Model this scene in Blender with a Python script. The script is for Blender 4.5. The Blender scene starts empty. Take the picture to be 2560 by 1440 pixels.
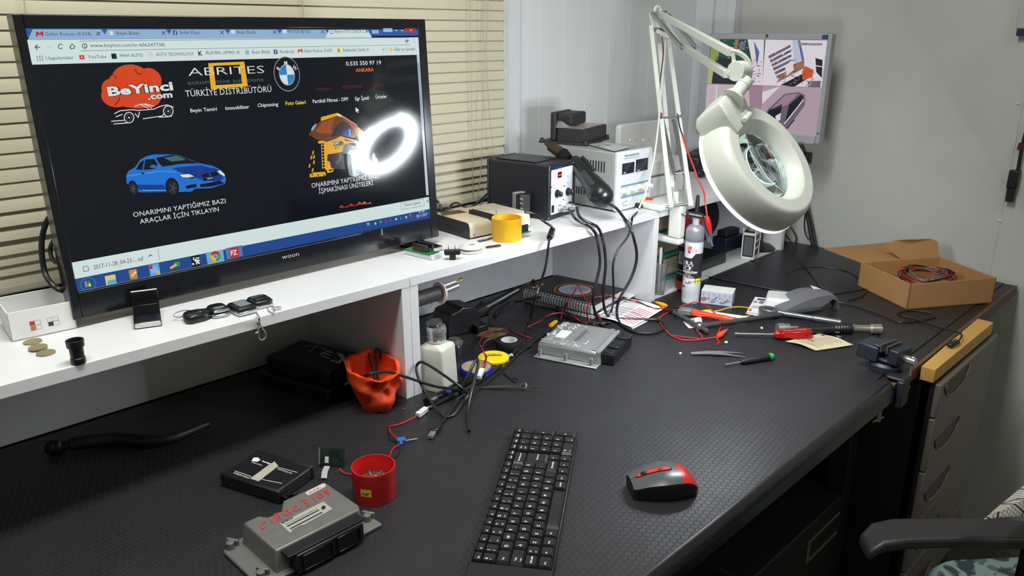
import bpy, math, random
from mathutils import Vector as V, Matrix as M, Euler
random.seed(7)
SC = bpy.context.scene; COL = SC.collection
pi = math.pi; rad = math.radians

# ---------------------------------------------------------------- camera
Z0 = .75                       # height of the bench top
CH = .65                       # camera height above the bench top
FPX = 1950.0                   # focal length in pixels of a 2560 px wide frame
PIT = math.atan(641 / FPX); YAW = rad(45)
CAMP = V((0, 0, Z0 + CH))
F0 = V((math.cos(YAW), math.sin(YAW), 0)); RT = V((math.sin(YAW), -math.cos(YAW), 0))
FW = F0 * math.cos(PIT) + V((0, 0, -math.sin(PIT))); UP = RT.cross(FW)
cam = bpy.data.cameras.new('camera'); cam.sensor_width = 36; cam.lens = 36 * FPX / 2560
cam.clip_start = .02; cam.clip_end = 50
co = bpy.data.objects.new('camera', cam); COL.objects.link(co)
co.matrix_world = M((RT, UP, -FW)).transposed().to_4x4(); co.location = CAMP
SC.camera = co

# ---------------------------------------------------------------- world, lights, exposure
w = bpy.data.worlds.new('world'); SC.world = w; w.use_nodes = True
w.node_tree.nodes['Background'].inputs[0].default_value = (.8, .85, 1, 1)
w.node_tree.nodes['Background'].inputs[1].default_value = .02
def area(name, loc, size, sy, power, col, rx=0, ry=0):
    l = bpy.data.lights.new(name, 'AREA'); l.shape = 'RECTANGLE'; l.size = size; l.size_y = sy
    l.energy = power; l.color = col
    o = bpy.data.objects.new(name, l); COL.objects.link(o); o.location = loc; o.rotation_euler = (rx, ry, 0)
    return o
area('overhead_light', (.40, .66, 2.44), 1.2, .25, 30, (.98, 1, .95))
area('overhead_light', (1.1, -.70, 2.44), 1.2, .25, 8, (1, .98, .93))  # second overhead light, added to lift the right wall and cabinet fronts
LEDS = 270                     # strength of the magnifier lamp's LED ring
vs = SC.view_settings
SC.display_settings.display_device = 'sRGB'
vs.view_transform = 'Standard'; vs.look = 'None'; vs.exposure = 0; vs.gamma = 1; vs.use_curve_mapping = False

# ---------------------------------------------------------------- rays from the photograph's pixels to real planes
def ray(x, y): return (FW * FPX + RT * (x - 1280) - UP * (y - 720)).normalized()
def D(x, y, h=0):
    d = ray(x, y); return CAMP + d * ((Z0 + h - CAMP.z) / d.z)
SH = .235
def S(x, y, h=0): return D(x, y, SH + h)
def PY(x, y, Y): d = ray(x, y); return CAMP + d * (Y / d.y)
def PX(x, y, X): d = ray(x, y); return CAMP + d * (X / d.x)
def PD(x, y, dep): d = ray(x, y); return CAMP + d * (dep / d.dot(F0))
def dep(p): return V((p.x, p.y, 0)).dot(F0)
def hit(Mt, x, y, ax=1, val=0):              # pixel -> local point on a thing's own plane
    I = Mt.inverted(); o = I @ CAMP; d = I.to_3x3() @ ray(x, y)
    return o + d * ((val - o[ax]) / d[ax])

# ---------------------------------------------------------------- materials
def lin(c): return tuple(((v / 255 + .055) / 1.055) ** 2.4 if v > 10 else v / 255 / 12.92 for v in c) + (1,)
MC = {}
def mat(name, rgb, rough=.5, metal=0, em=0, noise=0, nscale=40, bump=0, bscale=200, coat=0, trans=0, alpha=1, spec=.5):
    if name in MC: return MC[name]
    m = bpy.data.materials.new(name); m.use_nodes = True; MC[name] = m
    nt = m.node_tree; b = nt.nodes['Principled BSDF']; c = lin(rgb)
    b.inputs['Base Color'].default_value = c; b.inputs['Roughness'].default_value = rough
    b.inputs['Metallic'].default_value = metal; b.inputs['Coat Weight'].default_value = coat
    b.inputs['Transmission Weight'].default_value = trans; b.inputs['Alpha'].default_value = alpha
    b.inputs['Specular IOR Level'].default_value = spec
    if em: b.inputs['Emission Color'].default_value = c; b.inputs['Emission Strength'].default_value = em
    if noise or bump:
        tc = nt.nodes.new('ShaderNodeTexCoord'); n = nt.nodes.new('ShaderNodeTexNoise')
        n.inputs['Scale'].default_value = nscale; n.inputs['Detail'].default_value = 4
        nt.links.new(tc.outputs['Object'], n.inputs['Vector'])
        if noise:
            mx = nt.nodes.new('ShaderNodeMix'); mx.data_type = 'RGBA'
            mx.inputs[6].default_value = tuple(v * (1 - noise) for v in c[:3]) + (1,)
            mx.inputs[7].default_value = tuple(min(1, v * (1 + noise)) for v in c[:3]) + (1,)
            nt.links.new(n.outputs['Fac'], mx.inputs[0]); nt.links.new(mx.outputs[2], b.inputs['Base Color'])
        if bump:
            n2 = nt.nodes.new('ShaderNodeTexNoise'); n2.inputs['Scale'].default_value = bscale
            nt.links.new(tc.outputs['Object'], n2.inputs['Vector'])
            bp = nt.nodes.new('ShaderNodeBump'); bp.inputs['Strength'].default_value = bump; bp.inputs['Distance'].default_value = .002
            nt.links.new(n2.outputs['Fac'], bp.inputs['Height']); nt.links.new(bp.outputs[0], b.inputs['Normal'])
    return m
def scr(name, rgb, e=.9):                     # lit picture element of a screen
    m = mat('screen_' + name, rgb, .12, em=e * .92); m.node_tree.nodes['Principled BSDF'].inputs['Base Color'].default_value = (.004, .004, .005, 1); return m

BLK = mat('black_plastic', (24, 24, 27), .42, noise=.15)
BLKG = mat('black_gloss', (14, 15, 18), .12)
RUB = mat('black_rubber', (20, 20, 22), .5)
WHT = mat('white_plastic', (222, 224, 220), .4)
WLAM = mat('white_laminate', (226, 226, 228), .35, noise=.03, nscale=15)
PAP = mat('paper', (232, 230, 232), .7)
CHR = mat('chrome', (215, 215, 215), .18, .85)
STL = mat('steel', (172, 172, 170), .34, .75, noise=.08)
DST = mat('dark_steel', (104, 104, 106), .4, .7, noise=.15)
REDW = mat('red_wire', (196, 36, 44), .4)
ORG = mat('orange_plastic', (232, 62, 22), .4)
RED = mat('red_plastic', (206, 30, 26), .35)
YEL = mat('yellow_plastic', (228, 172, 14), .38, noise=.06, nscale=60)
INK = mat('dark_print', (26, 26, 30), .6)
GRY = mat('grey_plastic', (120, 122, 124), .5)
GRN = mat('green_circuit_board', (20, 120, 66), .35)
COP = mat('copper_contacts', (150, 104, 60), .4, .6)
CREAM = mat('cream_plastic', (222, 220, 204), .42)
CARD = mat('cardboard', (172, 128, 80), .8, noise=.1, nscale=30)
GLS = mat('clear_glass', (225, 240, 238), .03, trans=1)
LWH = mat('label_white', (228, 228, 226), .6)

# ---------------------------------------------------------------- mesh builder
TXC = {}
def text_geo(s, bold=0):
    k = (s, bold)
    if k in TXC: return TXC[k]
    c = bpy.data.curves.new('t', 'FONT'); c.body = s; c.resolution_u = 2; c.size = 1; c.offset = bold
    o = bpy.data.objects.new('t', c); me = bpy.data.meshes.new_from_object(o)
    r = ([v.co.copy() for v in me.vertices], [tuple(p.vertices) for p in me.polygons])
    bpy.data.objects.remove(o); bpy.data.curves.remove(c); bpy.data.meshes.remove(me)
    TXC[k] = r; return r
def basis(d):
    d = V(d).normalized(); a = V((0, 0, 1)) if abs(d.z) < .9 else V((1, 0, 0))
    x = d.cross(a).normalized(); return x, d.cross(x).normalized(), d
def cat(pts, k=6):
    P = [V(p) for p in pts]
    if len(P) < 3: return P
    P = [P[0] * 2 - P[1]] + P + [P[-1] * 2 - P[-2]]; out = []
    for i in range(1, len(P) - 2):
        a, b, c, d = P[i - 1:i + 3]
        for j in range(k):
            t = j / k
            out.append(.5 * (2 * b + (c - a) * t + (2 * a - 5 * b + 4 * c - d) * t * t + (3 * b - a - 3 * c + d) * t ** 3))
    return out + [P[-2]]
def rrect(w, h, r, n=4, cx=0, cy=0):
    o = []
    for (sx, sy, a0) in ((1, 1, 0), (-1, 1, 90), (-1, -1, 180), (1, -1, 270)):
        for i in range(n + 1):
            a = rad(a0 + 90 * i / n); o.append((cx + sx * (w / 2 - r) + r * math.cos(a), cy + sy * (h / 2 - r) + r * math.sin(a)))
    return o
def ell(rx, ry, n=32, cx=0, cy=0, a=0):
    return [(cx + rx * math.cos(t) * math.cos(a) - ry * math.sin(t) * math.sin(a), cy + rx * math.cos(t) * math.sin(a) + ry * math.sin(t) * math.cos(a)) for t in (2 * pi * i / n for i in range(n))]
class MB:
    def __init__(s): s.v = []; s.f = []; s.m = []; s.mats = []; s.X = M()
    def add(s, vs, fs, mt):
        b = len(s.v); s.v += [s.X @ V(v) for v in vs]
        if mt not in s.mats: s.mats.append(mt)
        i = s.mats.index(mt)
        for f in fs: s.f.append(tuple(b + k for k in f)); s.m.append(i)
        return s
    def box(s, c, d, mt, R=None):
        vs = [V((x * d[0] / 2, y * d[1] / 2, z * d[2] / 2)) for x in (-1, 1) for y in (-1, 1) for z in (-1, 1)]
        if R is not None: vs = [R @ v for v in vs]
        c = V(c)
        return s.add([c + v for v in vs], [(0, 1, 3, 2), (4, 6, 7, 5), (0, 4, 5, 1), (2, 3, 7, 6), (0, 2, 6, 4), (1, 5, 7, 3)], mt)
    def b2(s, a, b, mt):                       # box from corner to corner
        return s.box([(a[i] + b[i]) / 2 for i in range(3)], [abs(b[i] - a[i]) for i in range(3)], mt)
    def beam(s, p, q, w, t, mt, up=(0, 0, 1)):
        p = V(p); q = V(q); d = (q - p); L = d.length; d.normalize(); x = d.cross(V(up)).normalized(); y = x.cross(d)
        return s.box((p + q) / 2, (w, L, t), mt, M((x, d, y)).transposed())
    def loft(s, rings, mt, cap=True, close=False):
        n = len(rings[0]); vs = [v for r in rings for v in r]; fs = []
        for i in range(len(rings) - (0 if close else 1)):
            j = (i + 1) % len(rings)
            for k in range(n):
                l = (k + 1) % n; fs.append((i * n + k, i * n + l, j * n + l, j * n + k))
        if cap and not close: fs.append(tuple(range(n - 1, -1, -1))); fs.append(tuple((len(rings) - 1) * n + k for k in range(n)))
        return s.add(vs, fs, mt)
    def cyl(s, p, q, r, mt, r2=None, n=20, cap=True):
        p = V(p); q = V(q); x, y, d = basis(q - p); r2 = r if r2 is None else r2
        return s.loft([[c + (x * math.cos(2 * pi * k / n) + y * math.sin(2 * pi * k / n)) * rr for k in range(n)] for c, rr in ((p, r), (q, r2))], mt, cap)
    def tube(s, pts, r, mt, n=8, sm=6, cap=True, closed=False):
        P = cat(pts, sm) if sm else [V(p) for p in pts]
        P = [p for i, p in enumerate(P) if i == 0 or (p - P[i - 1]).length > 1e-6]
        R = []; px = None
        for i, p in enumerate(P):
            d = (P[min(i + 1, len(P) - 1)] - P[max(i - 1, 0)]).normalized()
            x = basis(d)[0] if px is None else (px - d * px.dot(d)).normalized()
            px = x; y = d.cross(x); rr = r[min(len(r) - 1, i * len(r) // len(P))] if isinstance(r, list) else r
            R.append([p + (x * math.cos(2 * pi * k / n) + y * math.sin(2 * pi * k / n)) * rr for k in range(n)])
        return s.loft(R, mt, cap, closed)
    def lathe(s, prof, mt, n=36, o=(0, 0, 0), close=False, ax=None):
        o = V(o); x, y, d = (V((1, 0, 0)), V((0, 1, 0)), V((0, 0, 1))) if ax is None else basis(ax)
        R = [[o + d * z + (x * math.cos(2 * pi * k / n) + y * math.sin(2 * pi * k / n)) * max(r, 1e-5) for k in range(n)] for r, z in prof]
        return s.loft(R, mt, True, close)
    def prism(s, poly, z0, z1, mt):
        return s.loft([[V((x, y, z)) for x, y in poly] for z in (z0, z1)], mt)
    def poly(s, pts, mt): return s.add([V(p) for p in pts], [tuple(range(len(pts)))], mt)
    def sphere(s, c, r, mt, n=16, sc=(1, 1, 1)):
        c = V(c); R = [[c + V((math.cos(2 * pi * k / n) * math.sin(t) * r * sc[0], math.sin(2 * pi * k / n) * math.sin(t) * r * sc[1], -math.cos(t) * r * sc[2])) for k in range(n)] for t in (max(.02, pi * i / (n // 2)) if i < n // 2 else pi - .02 for i in range(n // 2 + 1))]
        return s.loft(R, mt)
    def text(s, t, mt, Mt, w=None, h=.01, bold=0, al='l'):
        """text in the xy plane of Mt; h cap height; w total width (None keeps the proportions)"""
        vs, fs = text_geo(t, bold)
        if not vs: return s
        x0 = min(v.x for v in vs); x1 = max(v.x for v in vs); sy = h / .69; sx = w / (x1 - x0) if w else sy
        off = {'l': 0, 'c': -(x1 - x0) * sx / 2, 'r': -(x1 - x0) * sx}[al]
        return s.add([Mt @ V(((v.x - x0) * sx + off, v.y * sy, 0)) for v in vs], fs, mt)
    def line(s, pts, wd, mt, Mt=M(), z=0):      # a flat pen stroke in Mt's xy plane
        for a, b in zip(pts[:-1], pts[1:]):
            s.k = (getattr(s, 'k', 0) + 1) % 40; zz = z + s.k * 4e-6
            a = V((*a[:2], zz)); b = V((*b[:2], zz)); d = (b - a)
            if d.length < 1e-7: continue
            d.normalize(); p = V((-d.y, d.x, 0)) * wd / 2; e = d * wd * .3
            s.add([Mt @ q for q in (a - e - p, b + e - p, b + e + p, a - e + p)], [(0, 1, 2, 3)], mt)
        return s
    def build(s, name, parent=None, bevel=0, seg=2, sharp=35, loc=None, label=None, origin=False):
        me = bpy.data.meshes.new(name); vs = s.v; o0 = V((0, 0, 0))
        if origin: o0 = V((sum(v.x for v in vs) / len(vs), sum(v.y for v in vs) / len(vs), min(v.z for v in vs))); vs = [v - o0 for v in vs]
        me.from_pydata([tuple(v) for v in vs], [], s.f)
        for m in s.mats: me.materials.append(m)
        me.polygons.foreach_set('material_index', s.m); me.update()
        me.polygons.foreach_set('use_smooth', [True] * len(me.polygons)); me.set_sharp_from_angle(angle=rad(sharp))
        o = bpy.data.objects.new(name, me); COL.objects.link(o)
        if parent: o.parent = parent
        o.location = o0 if loc is None else loc
        if any('glass' in m.name for m in s.mats):
            import bmesh; bm = bmesh.new(); bm.from_mesh(me); bmesh.ops.recalc_face_normals(bm, faces=bm.faces[:]); bm.to_mesh(me); bm.free()
        if bevel:
            b = o.modifiers.new('bevel', 'BEVEL'); b.width = bevel; b.segments = seg; b.limit_method = 'ANGLE'; b.angle_limit = rad(40)
        if label: o['label'] = label
        return o
def tag(o, label, cat, group=None):
    o['label'] = label; o['category'] = cat
    if group: o['group'] = group
    return o
def thing(name, label, cat, loc=(0, 0, 0), rz=0, group=None, rot=None, mtx=None):
    o = bpy.data.objects.new(name, None); COL.objects.link(o); o.empty_display_size = .02
    if mtx is not None: o.matrix_world = mtx
    else: o.location = loc; o.rotation_euler = rot or (0, 0, rz)
    return tag(o, label, cat, group)
def struct(o): o['kind'] = 'structure'; return o
def mtx(loc, rz=0, rx=0, ry=0): return M.Translation(V(loc)) @ Euler((rx, ry, rz)).to_matrix().to_4x4()
def ang(a, b): return math.atan2(b.y - a.y, b.x - a.x)
XZ = M.Rotation(pi / 2, 4, 'X')                # text plane standing up, facing -y
def copy_tree(o, parent=None):
    c = o.copy(); COL.objects.link(c)
    if parent: c.parent = parent
    for ch in list(o.children): copy_tree(ch, c)
    return c

# ================================================================ the room
XR, YB, XL, YF, ZC = 2.40, 1.50, -1.7, -2.0, 2.5
def wallmat(name, rgb, axis, grooves, rough=.55):
    m = bpy.data.materials.new(name); m.use_nodes = True; nt = m.node_tree; b = nt.nodes['Principled BSDF']
    L = nt.links.new; N = nt.nodes.new
    b.inputs['Roughness'].default_value = rough
    tc = N('ShaderNodeTexCoord'); sp = N('ShaderNodeSeparateXYZ'); L(tc.outputs['Object'], sp.inputs[0])
    c = lin(rgb)[:3]
    nz = N('ShaderNodeTexNoise'); mp = N('ShaderNodeMapping'); mp.inputs['Scale'].default_value = (160, 160, .6) if grooves else (9, 9, 9)
    L(tc.outputs['Object'], mp.inputs[0]); L(mp.outputs[0], nz.inputs['Vector']); nz.inputs['Scale'].default_value = 1
    mx = N('ShaderNodeMix'); mx.data_type = 'RGBA'; mx.inputs[6].default_value = tuple(v * .93 for v in c) + (1,); mx.inputs[7].default_value = tuple(min(1, v * 1.07) for v in c) + (1,)
    L(nz.outputs['Fac'], mx.inputs[0]); L(mx.outputs[2], b.inputs['Base Color'])
    if grooves:
        ml = N('ShaderNodeMath'); ml.operation = 'MULTIPLY'; ml.inputs[1].default_value = 10; L(sp.outputs[axis], ml.inputs[0])
        fr = N('ShaderNodeMath'); fr.operation = 'FRACT'; L(ml.outputs[0], fr.inputs[0])
        rp = N('ShaderNodeMapRange'); rp.inputs[1].default_value = 0; rp.inputs[2].default_value = .04; L(fr.outputs[0], rp.inputs[0])
        ad = N('ShaderNodeMath'); ad.operation = 'MULTIPLY_ADD'; ad.inputs[1].default_value = .15; L(nz.outputs['Fac'], ad.inputs[0]); L(rp.outputs[0], ad.inputs[2])
        bp = N('ShaderNodeBump'); bp.inputs['Strength'].default_value = .5; bp.inputs['Distance'].default_value = .0015
        L(ad.outputs[0], bp.inputs['Height']); L(bp.outputs[0], b.inputs['Normal'])
    return m
WP = wallmat('ribbed_panel', (222, 225, 227), 0, True, .4)
WG = wallmat('grey_wall', (196, 197, 191), 0, False)
WF = mat('white_frame', (214, 217, 220), .3)
FLR = mat('floor_tile', (70, 66, 62), .5, noise=.2, nscale=8)
struct(MB().b2((XL, YF, -.05), (XR, YB, 0), FLR).build('floor'))
struct(MB().b2((XL, YF, ZC), (XR, YB, ZC + .05), mat('ceiling_white', (215, 215, 212), .7)).build('ceiling'))
struct(MB().b2((XR, YF, 0), (XR + .1, YB + .1, ZC), WG).build('wall_right'))
struct(MB().b2((XL - .1, YF, 0), (XL, YB + .1, ZC), WG).build('wall_left'))
struct(MB().b2((XL - .1, YF - .1, 0), (XR + .1, YF, ZC), WG).build('wall_front'))
WX = 1.445                                      # right edge of the window opening
b = MB()
b.b2((WX, YB, 0), (XR, YB + .1, ZC), WP); b.b2((XL, YB, 0), (WX, YB + .1, Z0 + .20), WP); b.b2((XL, YB, 2.2), (WX, YB + .1, ZC), WP)
struct(b.build('wall_back'))
b = MB()                                        # window casing on the right, sill below
b.b2((WX, YB - .012, Z0 + .18), (WX + .075, YB, 2.3), WF); b.b2((WX + .002, YB - .024, Z0 + .18), (WX + .014, YB - .012, 2.3), WF)
b.b2((XL, YB - .012, 2.2), (WX, YB, 2.3), WF)
b.b2((XL, YB - .05, Z0 + .20), (WX, YB + .09, Z0 + .232), mat('window_sill_grey', (150, 155, 160), .4))
struct(b.build('trim_1', bevel=.002))
win = struct(MB().b2((XL, YB + .07, Z0 + .23), (WX, YB + .076, 2.2), mat('night_window_glass', (10, 12, 16), .05)).build('window_1'))
b = MB()
b.b2((XL, YB + .06, Z0 + .232), (WX, YB + .09, Z0 + .28), WF); b.b2((XL, YB + .06, 2.15), (WX, YB + .09, 2.2), WF); b.b2((WX - .05, YB + .06, Z0 + .28), (WX, YB + .09, 2.15), WF)
b.build('window_frame', win)
b = MB()                                        # corner trim
b.b2((XR - .03, 1.355, 0), (XR, YB, ZC), WF); b.b2((XR - .045, 1.355, 0), (XR - .03, 1.385, ZC), WF); b.b2((XR - .045, 1.435, 0), (XR - .03, YB, ZC), WF)
struct(b.build('trim_2', bevel=.002))
b = MB()                                        # thin vertical joint of the right wall
zz = [0, .5, .8, .95, 1.15, 1.3, ZC]
for a, c in zip(zz[:-1], zz[1:]): b.b2((XR - .0022, .524 + .002 * (a > .9), a), (XR, .5275 + .002 * (a > .9), c), WG)
b.b2((XR - .004, .522, Z0 + .160), (XR, .532, Z0 + .166), WF); b.b2((XR - .003, .535, Z0 + .47), (XR, .541, Z0 + .476), WF)
struct(b.build('trim_3'))

# ---------------------------------------------------------------- venetian blind
bl = thing('venetian_blind', 'beige horizontal slat blind closed across the window behind the television', 'blind', (0, 1.462, Z0))
SLT = mat('beige_slat', (200, 192, 168), .45, noise=.05, nscale=12)
b = MB(); z = .262; k = 0
while z < 1.45:
    tl = rad(82) if z > .40 else rad(80 - 18 * (.40 - z) / .14 + random.uniform(-5, 5)); dx = random.uniform(-.002, .002)
    pr = []
    for i in range(6):
        t = i / 5 - .5; a = tl; c = .0007 * (1 - 4 * t * t)
        pr.append((-(t * .0255 * math.cos(a)) * -1 - c * math.sin(a), t * .0255 * math.sin(a) - c * math.cos(a) * .5))
    x0, x1 = XL + .05, WX - .012 + dx
    vs = [(x, y, z + zz) for x in (x0, x1) for (y, zz) in pr]; b.add(vs, [(i, i + 1, 7 + i, 6 + i) for i in range(5)], SLT)
    z += .0235 if z > .3 else .017; k += 1
b.build('slats', bl)
b = MB(); b.b2((XL + .05, -.012, .237), (WX - .012, .012, .252), SLT); b.build('bottom_rail', bl, .003)
LC = mat('blind_cord', (178, 170, 146), .7)
for px in (75, 761, 1174):
    X = PY(px, 100, 1.45).x
    b = MB(); pts = []
    for i in range(52): pts.append((X + .0012 * (i % 2), -.0145, .25 + i * .0235))
    b.tube(pts, .0009, LC, 5, 0); b.build('ladder_cord', bl)
for pts in ([(1212, -30), (1208, 60), (1210, 170), (1205, 300), (1203, 420), (1192, 505)], [(1222, -30), (1216, 120), (1222, 260), (1232, 380), (1226, 430), (1210, 480)]):
    b = MB(); b.tube([PY(x, y, 1.438) - V((0, 1.462, Z0)) for x, y in pts], .0011, LC, 6); b.build('pull_cord', bl)

# ---------------------------------------------------------------- bench, mats, shelves
def hexmat(name, rgb, pitch, ht=1.0, scuff=True):
    m = bpy.data.materials.new(name); m.use_nodes = True; nt = m.node_tree; b = nt.nodes['Principled BSDF']
    L = nt.links.new; N = nt.nodes.new
    def vm(op, a, bb=None):
        n = N('ShaderNodeVectorMath'); n.operation = op
        for i, q in enumerate((a, bb)):
            if q is None: continue
            if isinstance(q, tuple): n.inputs[i].default_value = q
            else: L(q, n.inputs[i])
        return n
    def mm(op, a, bb=0.0):
        n = N('ShaderNodeMath'); n.operation = op
        for i, q in enumerate((a, bb)):
            if isinstance(q, (int, float)): n.inputs[i].default_value = q
            else: L(q, n.inputs[i])
        return n.outputs[0]
    tc = N('ShaderNodeTexCoord'); r = (1, 1.7320508, 1e6); h = (.5, .8660254, 5e5)
    mpg = N('ShaderNodeMapping'); mpg.inputs['Rotation'].default_value = (0, 0, rad(-8)); L(tc.outputs['Object'], mpg.inputs[0]); p = vm('ADD', vm('SCALE', mpg.outputs[0]).outputs[0], (200, 200 * 1.7320508, 100)); p.inputs[0].links[0].from_node.inputs['Scale'].default_value = 1 / pitch
    # flatten z
    fl = vm('MULTIPLY', p.outputs[0], (1, 1, 0))
    a = vm('SUBTRACT', vm('MODULO', fl.outputs[0], r).outputs[0], (.5, .8660254, 0))
    c = vm('SUBTRACT', vm('MODULO', vm('SUBTRACT', fl.outputs[0], (.5, .8660254, 0)).outputs[0], r).outputs[0], (.5, .8660254, 0))
    la = vm('LENGTH', a.outputs[0]).outputs['Value']; lc = vm('LENGTH', c.outputs[0]).outputs['Value']
    def ed(q):
        ab = vm('ABSOLUTE', q.outputs[0]); s = N('ShaderNodeSeparateXYZ'); L(ab.outputs[0], s.inputs[0])
        return mm('SUBTRACT', .5, mm('MAXIMUM', vm('DOT_PRODUCT', ab.outputs[0], (.5, .8660254, 0)).outputs['Value'], s.outputs[0]))
    sel = mm('LESS_THAN', la, lc); ea, ec = ed(a), ed(c)
    e = mm('ADD', mm('MULTIPLY', sel, ea), mm('MULTIPLY', mm('SUBTRACT', 1.0, sel), ec))
    rp = N('ShaderNodeMapRange'); rp.interpolation_type = 'SMOOTHSTEP'; rp.inputs[1].default_value = .012; rp.inputs[2].default_value = .062; rp.inputs[3].default_value = 1; rp.inputs[4].default_value = 0
    L(e, rp.inputs[0]); ridge = rp.outputs[0]
    nz = N('ShaderNodeTexNoise'); nz.inputs['Scale'].default_value = 14; nz.inputs['Detail'].default_value = 6; L(tc.outputs['Object'], nz.inputs['Vector'])
    nf = N('ShaderNodeTexNoise'); nf.inputs['Scale'].default_value = 900; L(tc.outputs['Object'], nf.inputs['Vector'])
    hh = mm('ADD', ridge, mm('MULTIPLY', nf.outputs['Fac'], .10))
    bp = N('ShaderNodeBump'); bp.inputs['Strength'].default_value = ht; bp.inputs['Distance'].default_value = .0006
    L(hh, bp.inputs['Height']); L(bp.outputs[0], b.inputs['Normal'])
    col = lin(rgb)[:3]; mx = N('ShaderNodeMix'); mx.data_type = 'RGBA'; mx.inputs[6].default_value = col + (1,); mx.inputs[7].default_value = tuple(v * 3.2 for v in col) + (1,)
    # raised lines: paler everywhere as painted glints, palest in patches of wear
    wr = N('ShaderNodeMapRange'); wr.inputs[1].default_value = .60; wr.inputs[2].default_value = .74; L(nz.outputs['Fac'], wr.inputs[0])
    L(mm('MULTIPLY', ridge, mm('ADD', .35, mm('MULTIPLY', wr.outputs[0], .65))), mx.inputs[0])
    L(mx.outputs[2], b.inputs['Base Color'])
    ro = N('ShaderNodeMapRange'); ro.inputs[3].default_value = .36; ro.inputs[4].default_value = .56; L(nz.outputs['Fac'], ro.inputs[0]); L(ro.outputs[0], b.inputs['Roughness'])
    return m
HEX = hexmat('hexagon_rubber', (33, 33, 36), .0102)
ROLL = mat('rolled_rubber_edge', (22, 22, 24), .3)
MAT2 = mat('smooth_rubber', (32, 33, 38), .42, noise=.15, bump=.15, bscale=500)
DKW = mat('bench_dark_board', (38, 34, 30), .5, noise=.2)
YE = .447
bench = thing('workbench', 'long workbench with dark top and black legs along the back wall', 'workbench', (.7, .9, Z0))
bench_o = V((.7, .9, Z0))
MBX = lambda a, b, m: MB().b2([a[i] - bench_o[i] for i in range(3)], [b[i] - bench_o[i] for i in range(3)], m)
MBX((-.75, YE + .012, Z0 - .032), (2.385, 1.44, Z0 - .0031), DKW).build('bench_top', bench, .003)
MBX((1.50, YE + .004, Z0 - .028), (2.385, YE + .012, Z0 - .003), mat('brown_edge', (92, 70, 48), .6, noise=.2)).build('edge_band', bench)
for x, y in ((-.72, .5), (1.52, .52), (-.72, 1.38), (1.52, 1.38), (2.33, 1.38)):
    MBX((x, y, 0), (x + .04, y + .04, Z0 - .032), BLK).build('leg', bench, .002)
MBX((1.58, .55, .02), (1.60, 1.36, Z0 - .032), mat('black_side_panel', (16, 16, 17), .5)).build('side_panel', bench)
# mat with a rolled front edge
b = MB(); R = .016; prof = []
for i in range(9):
    a = rad(90 + 22.5 * i * .5); prof.append((YE + R + R * math.cos(a), -R + R * math.sin(a)))
prof += [(YE, -.034), (YE + .006, -.034), (YE + .006, -.016), (YE + .02, -.003)]
ys = [1.39] + [p[0] for p in prof] + [1.39]; zs = [0] + [p[1] for p in prof] + [-.003]
rings = [[V((x, y, z)) for y, z in zip(ys, zs)] for x in (-.74, 1.50)]
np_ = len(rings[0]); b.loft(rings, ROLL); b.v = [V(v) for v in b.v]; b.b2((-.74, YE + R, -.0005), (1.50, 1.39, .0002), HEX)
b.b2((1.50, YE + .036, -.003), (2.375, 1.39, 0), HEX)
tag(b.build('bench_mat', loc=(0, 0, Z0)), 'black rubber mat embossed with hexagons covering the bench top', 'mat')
b = MB()                                        # second mat at the far end, laid over the first
pl = [(1.868, .90), (1.885, .83), (1.93, .775), (2.02, .735), (2.15, .70), (2.375, .66), (2.375, 1.09), (1.846, 1.09), (1.855, 1.0)]
b.prism([(x, y) for x, y in pl], 0, .0025, MAT2)
b.tube([(1.846, 1.088, .003), (1.855, 1.0, .004), (1.868, .9, .0035), (1.885, .83, .003)], .0022, MAT2, 6)
tag(b.build('bench_mat', loc=(0, 0, Z0 + .0002)), 'smooth black mat at the far end of the bench under the cardboard box', 'mat')

ZB = SH - .018
UY0, UY1 = 1.066, 1.44
def shelf(label, x0, x1, sides, back=True, floor=None, seam=None):
    o = V((x0, UY0, Z0)); t = thing('shelf_unit', label, 'shelf', o)
    f = lambda a, b: MB().b2((a[0] - x0, a[1] - UY0, a[2]), (b[0] - x0, b[1] - UY0, b[2]), WLAM)
    m = f((x0, UY0, ZB), (x1, UY1, SH))
    m.build('top_board', t, .0008)
    for s in sides: f((s, UY0 + .001, .0005), (s + .018, 1.40, ZB)).build('side_panel', t, .0006)
    if back: f((x0 + .001, 1.40, .0005), (x1 - .001, 1.412, ZB)).build('back_panel', t)
    if floor: f((floor[0], 1.074, .0005), (floor[1], 1.40, .005)).build('bottom_board', t)
    return t
shelf('white desk shelf that carries the television', -.74, .808, (-.73, .790))
shelf('white desk shelf that carries the soldering station and power supply', .809, 1.5785, (.809, 1.560))
shelf('white desk shelf at the far end under the small monitor', 1.579, 2.272, (2.25,), floor=(1.58, 2.249))

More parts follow.
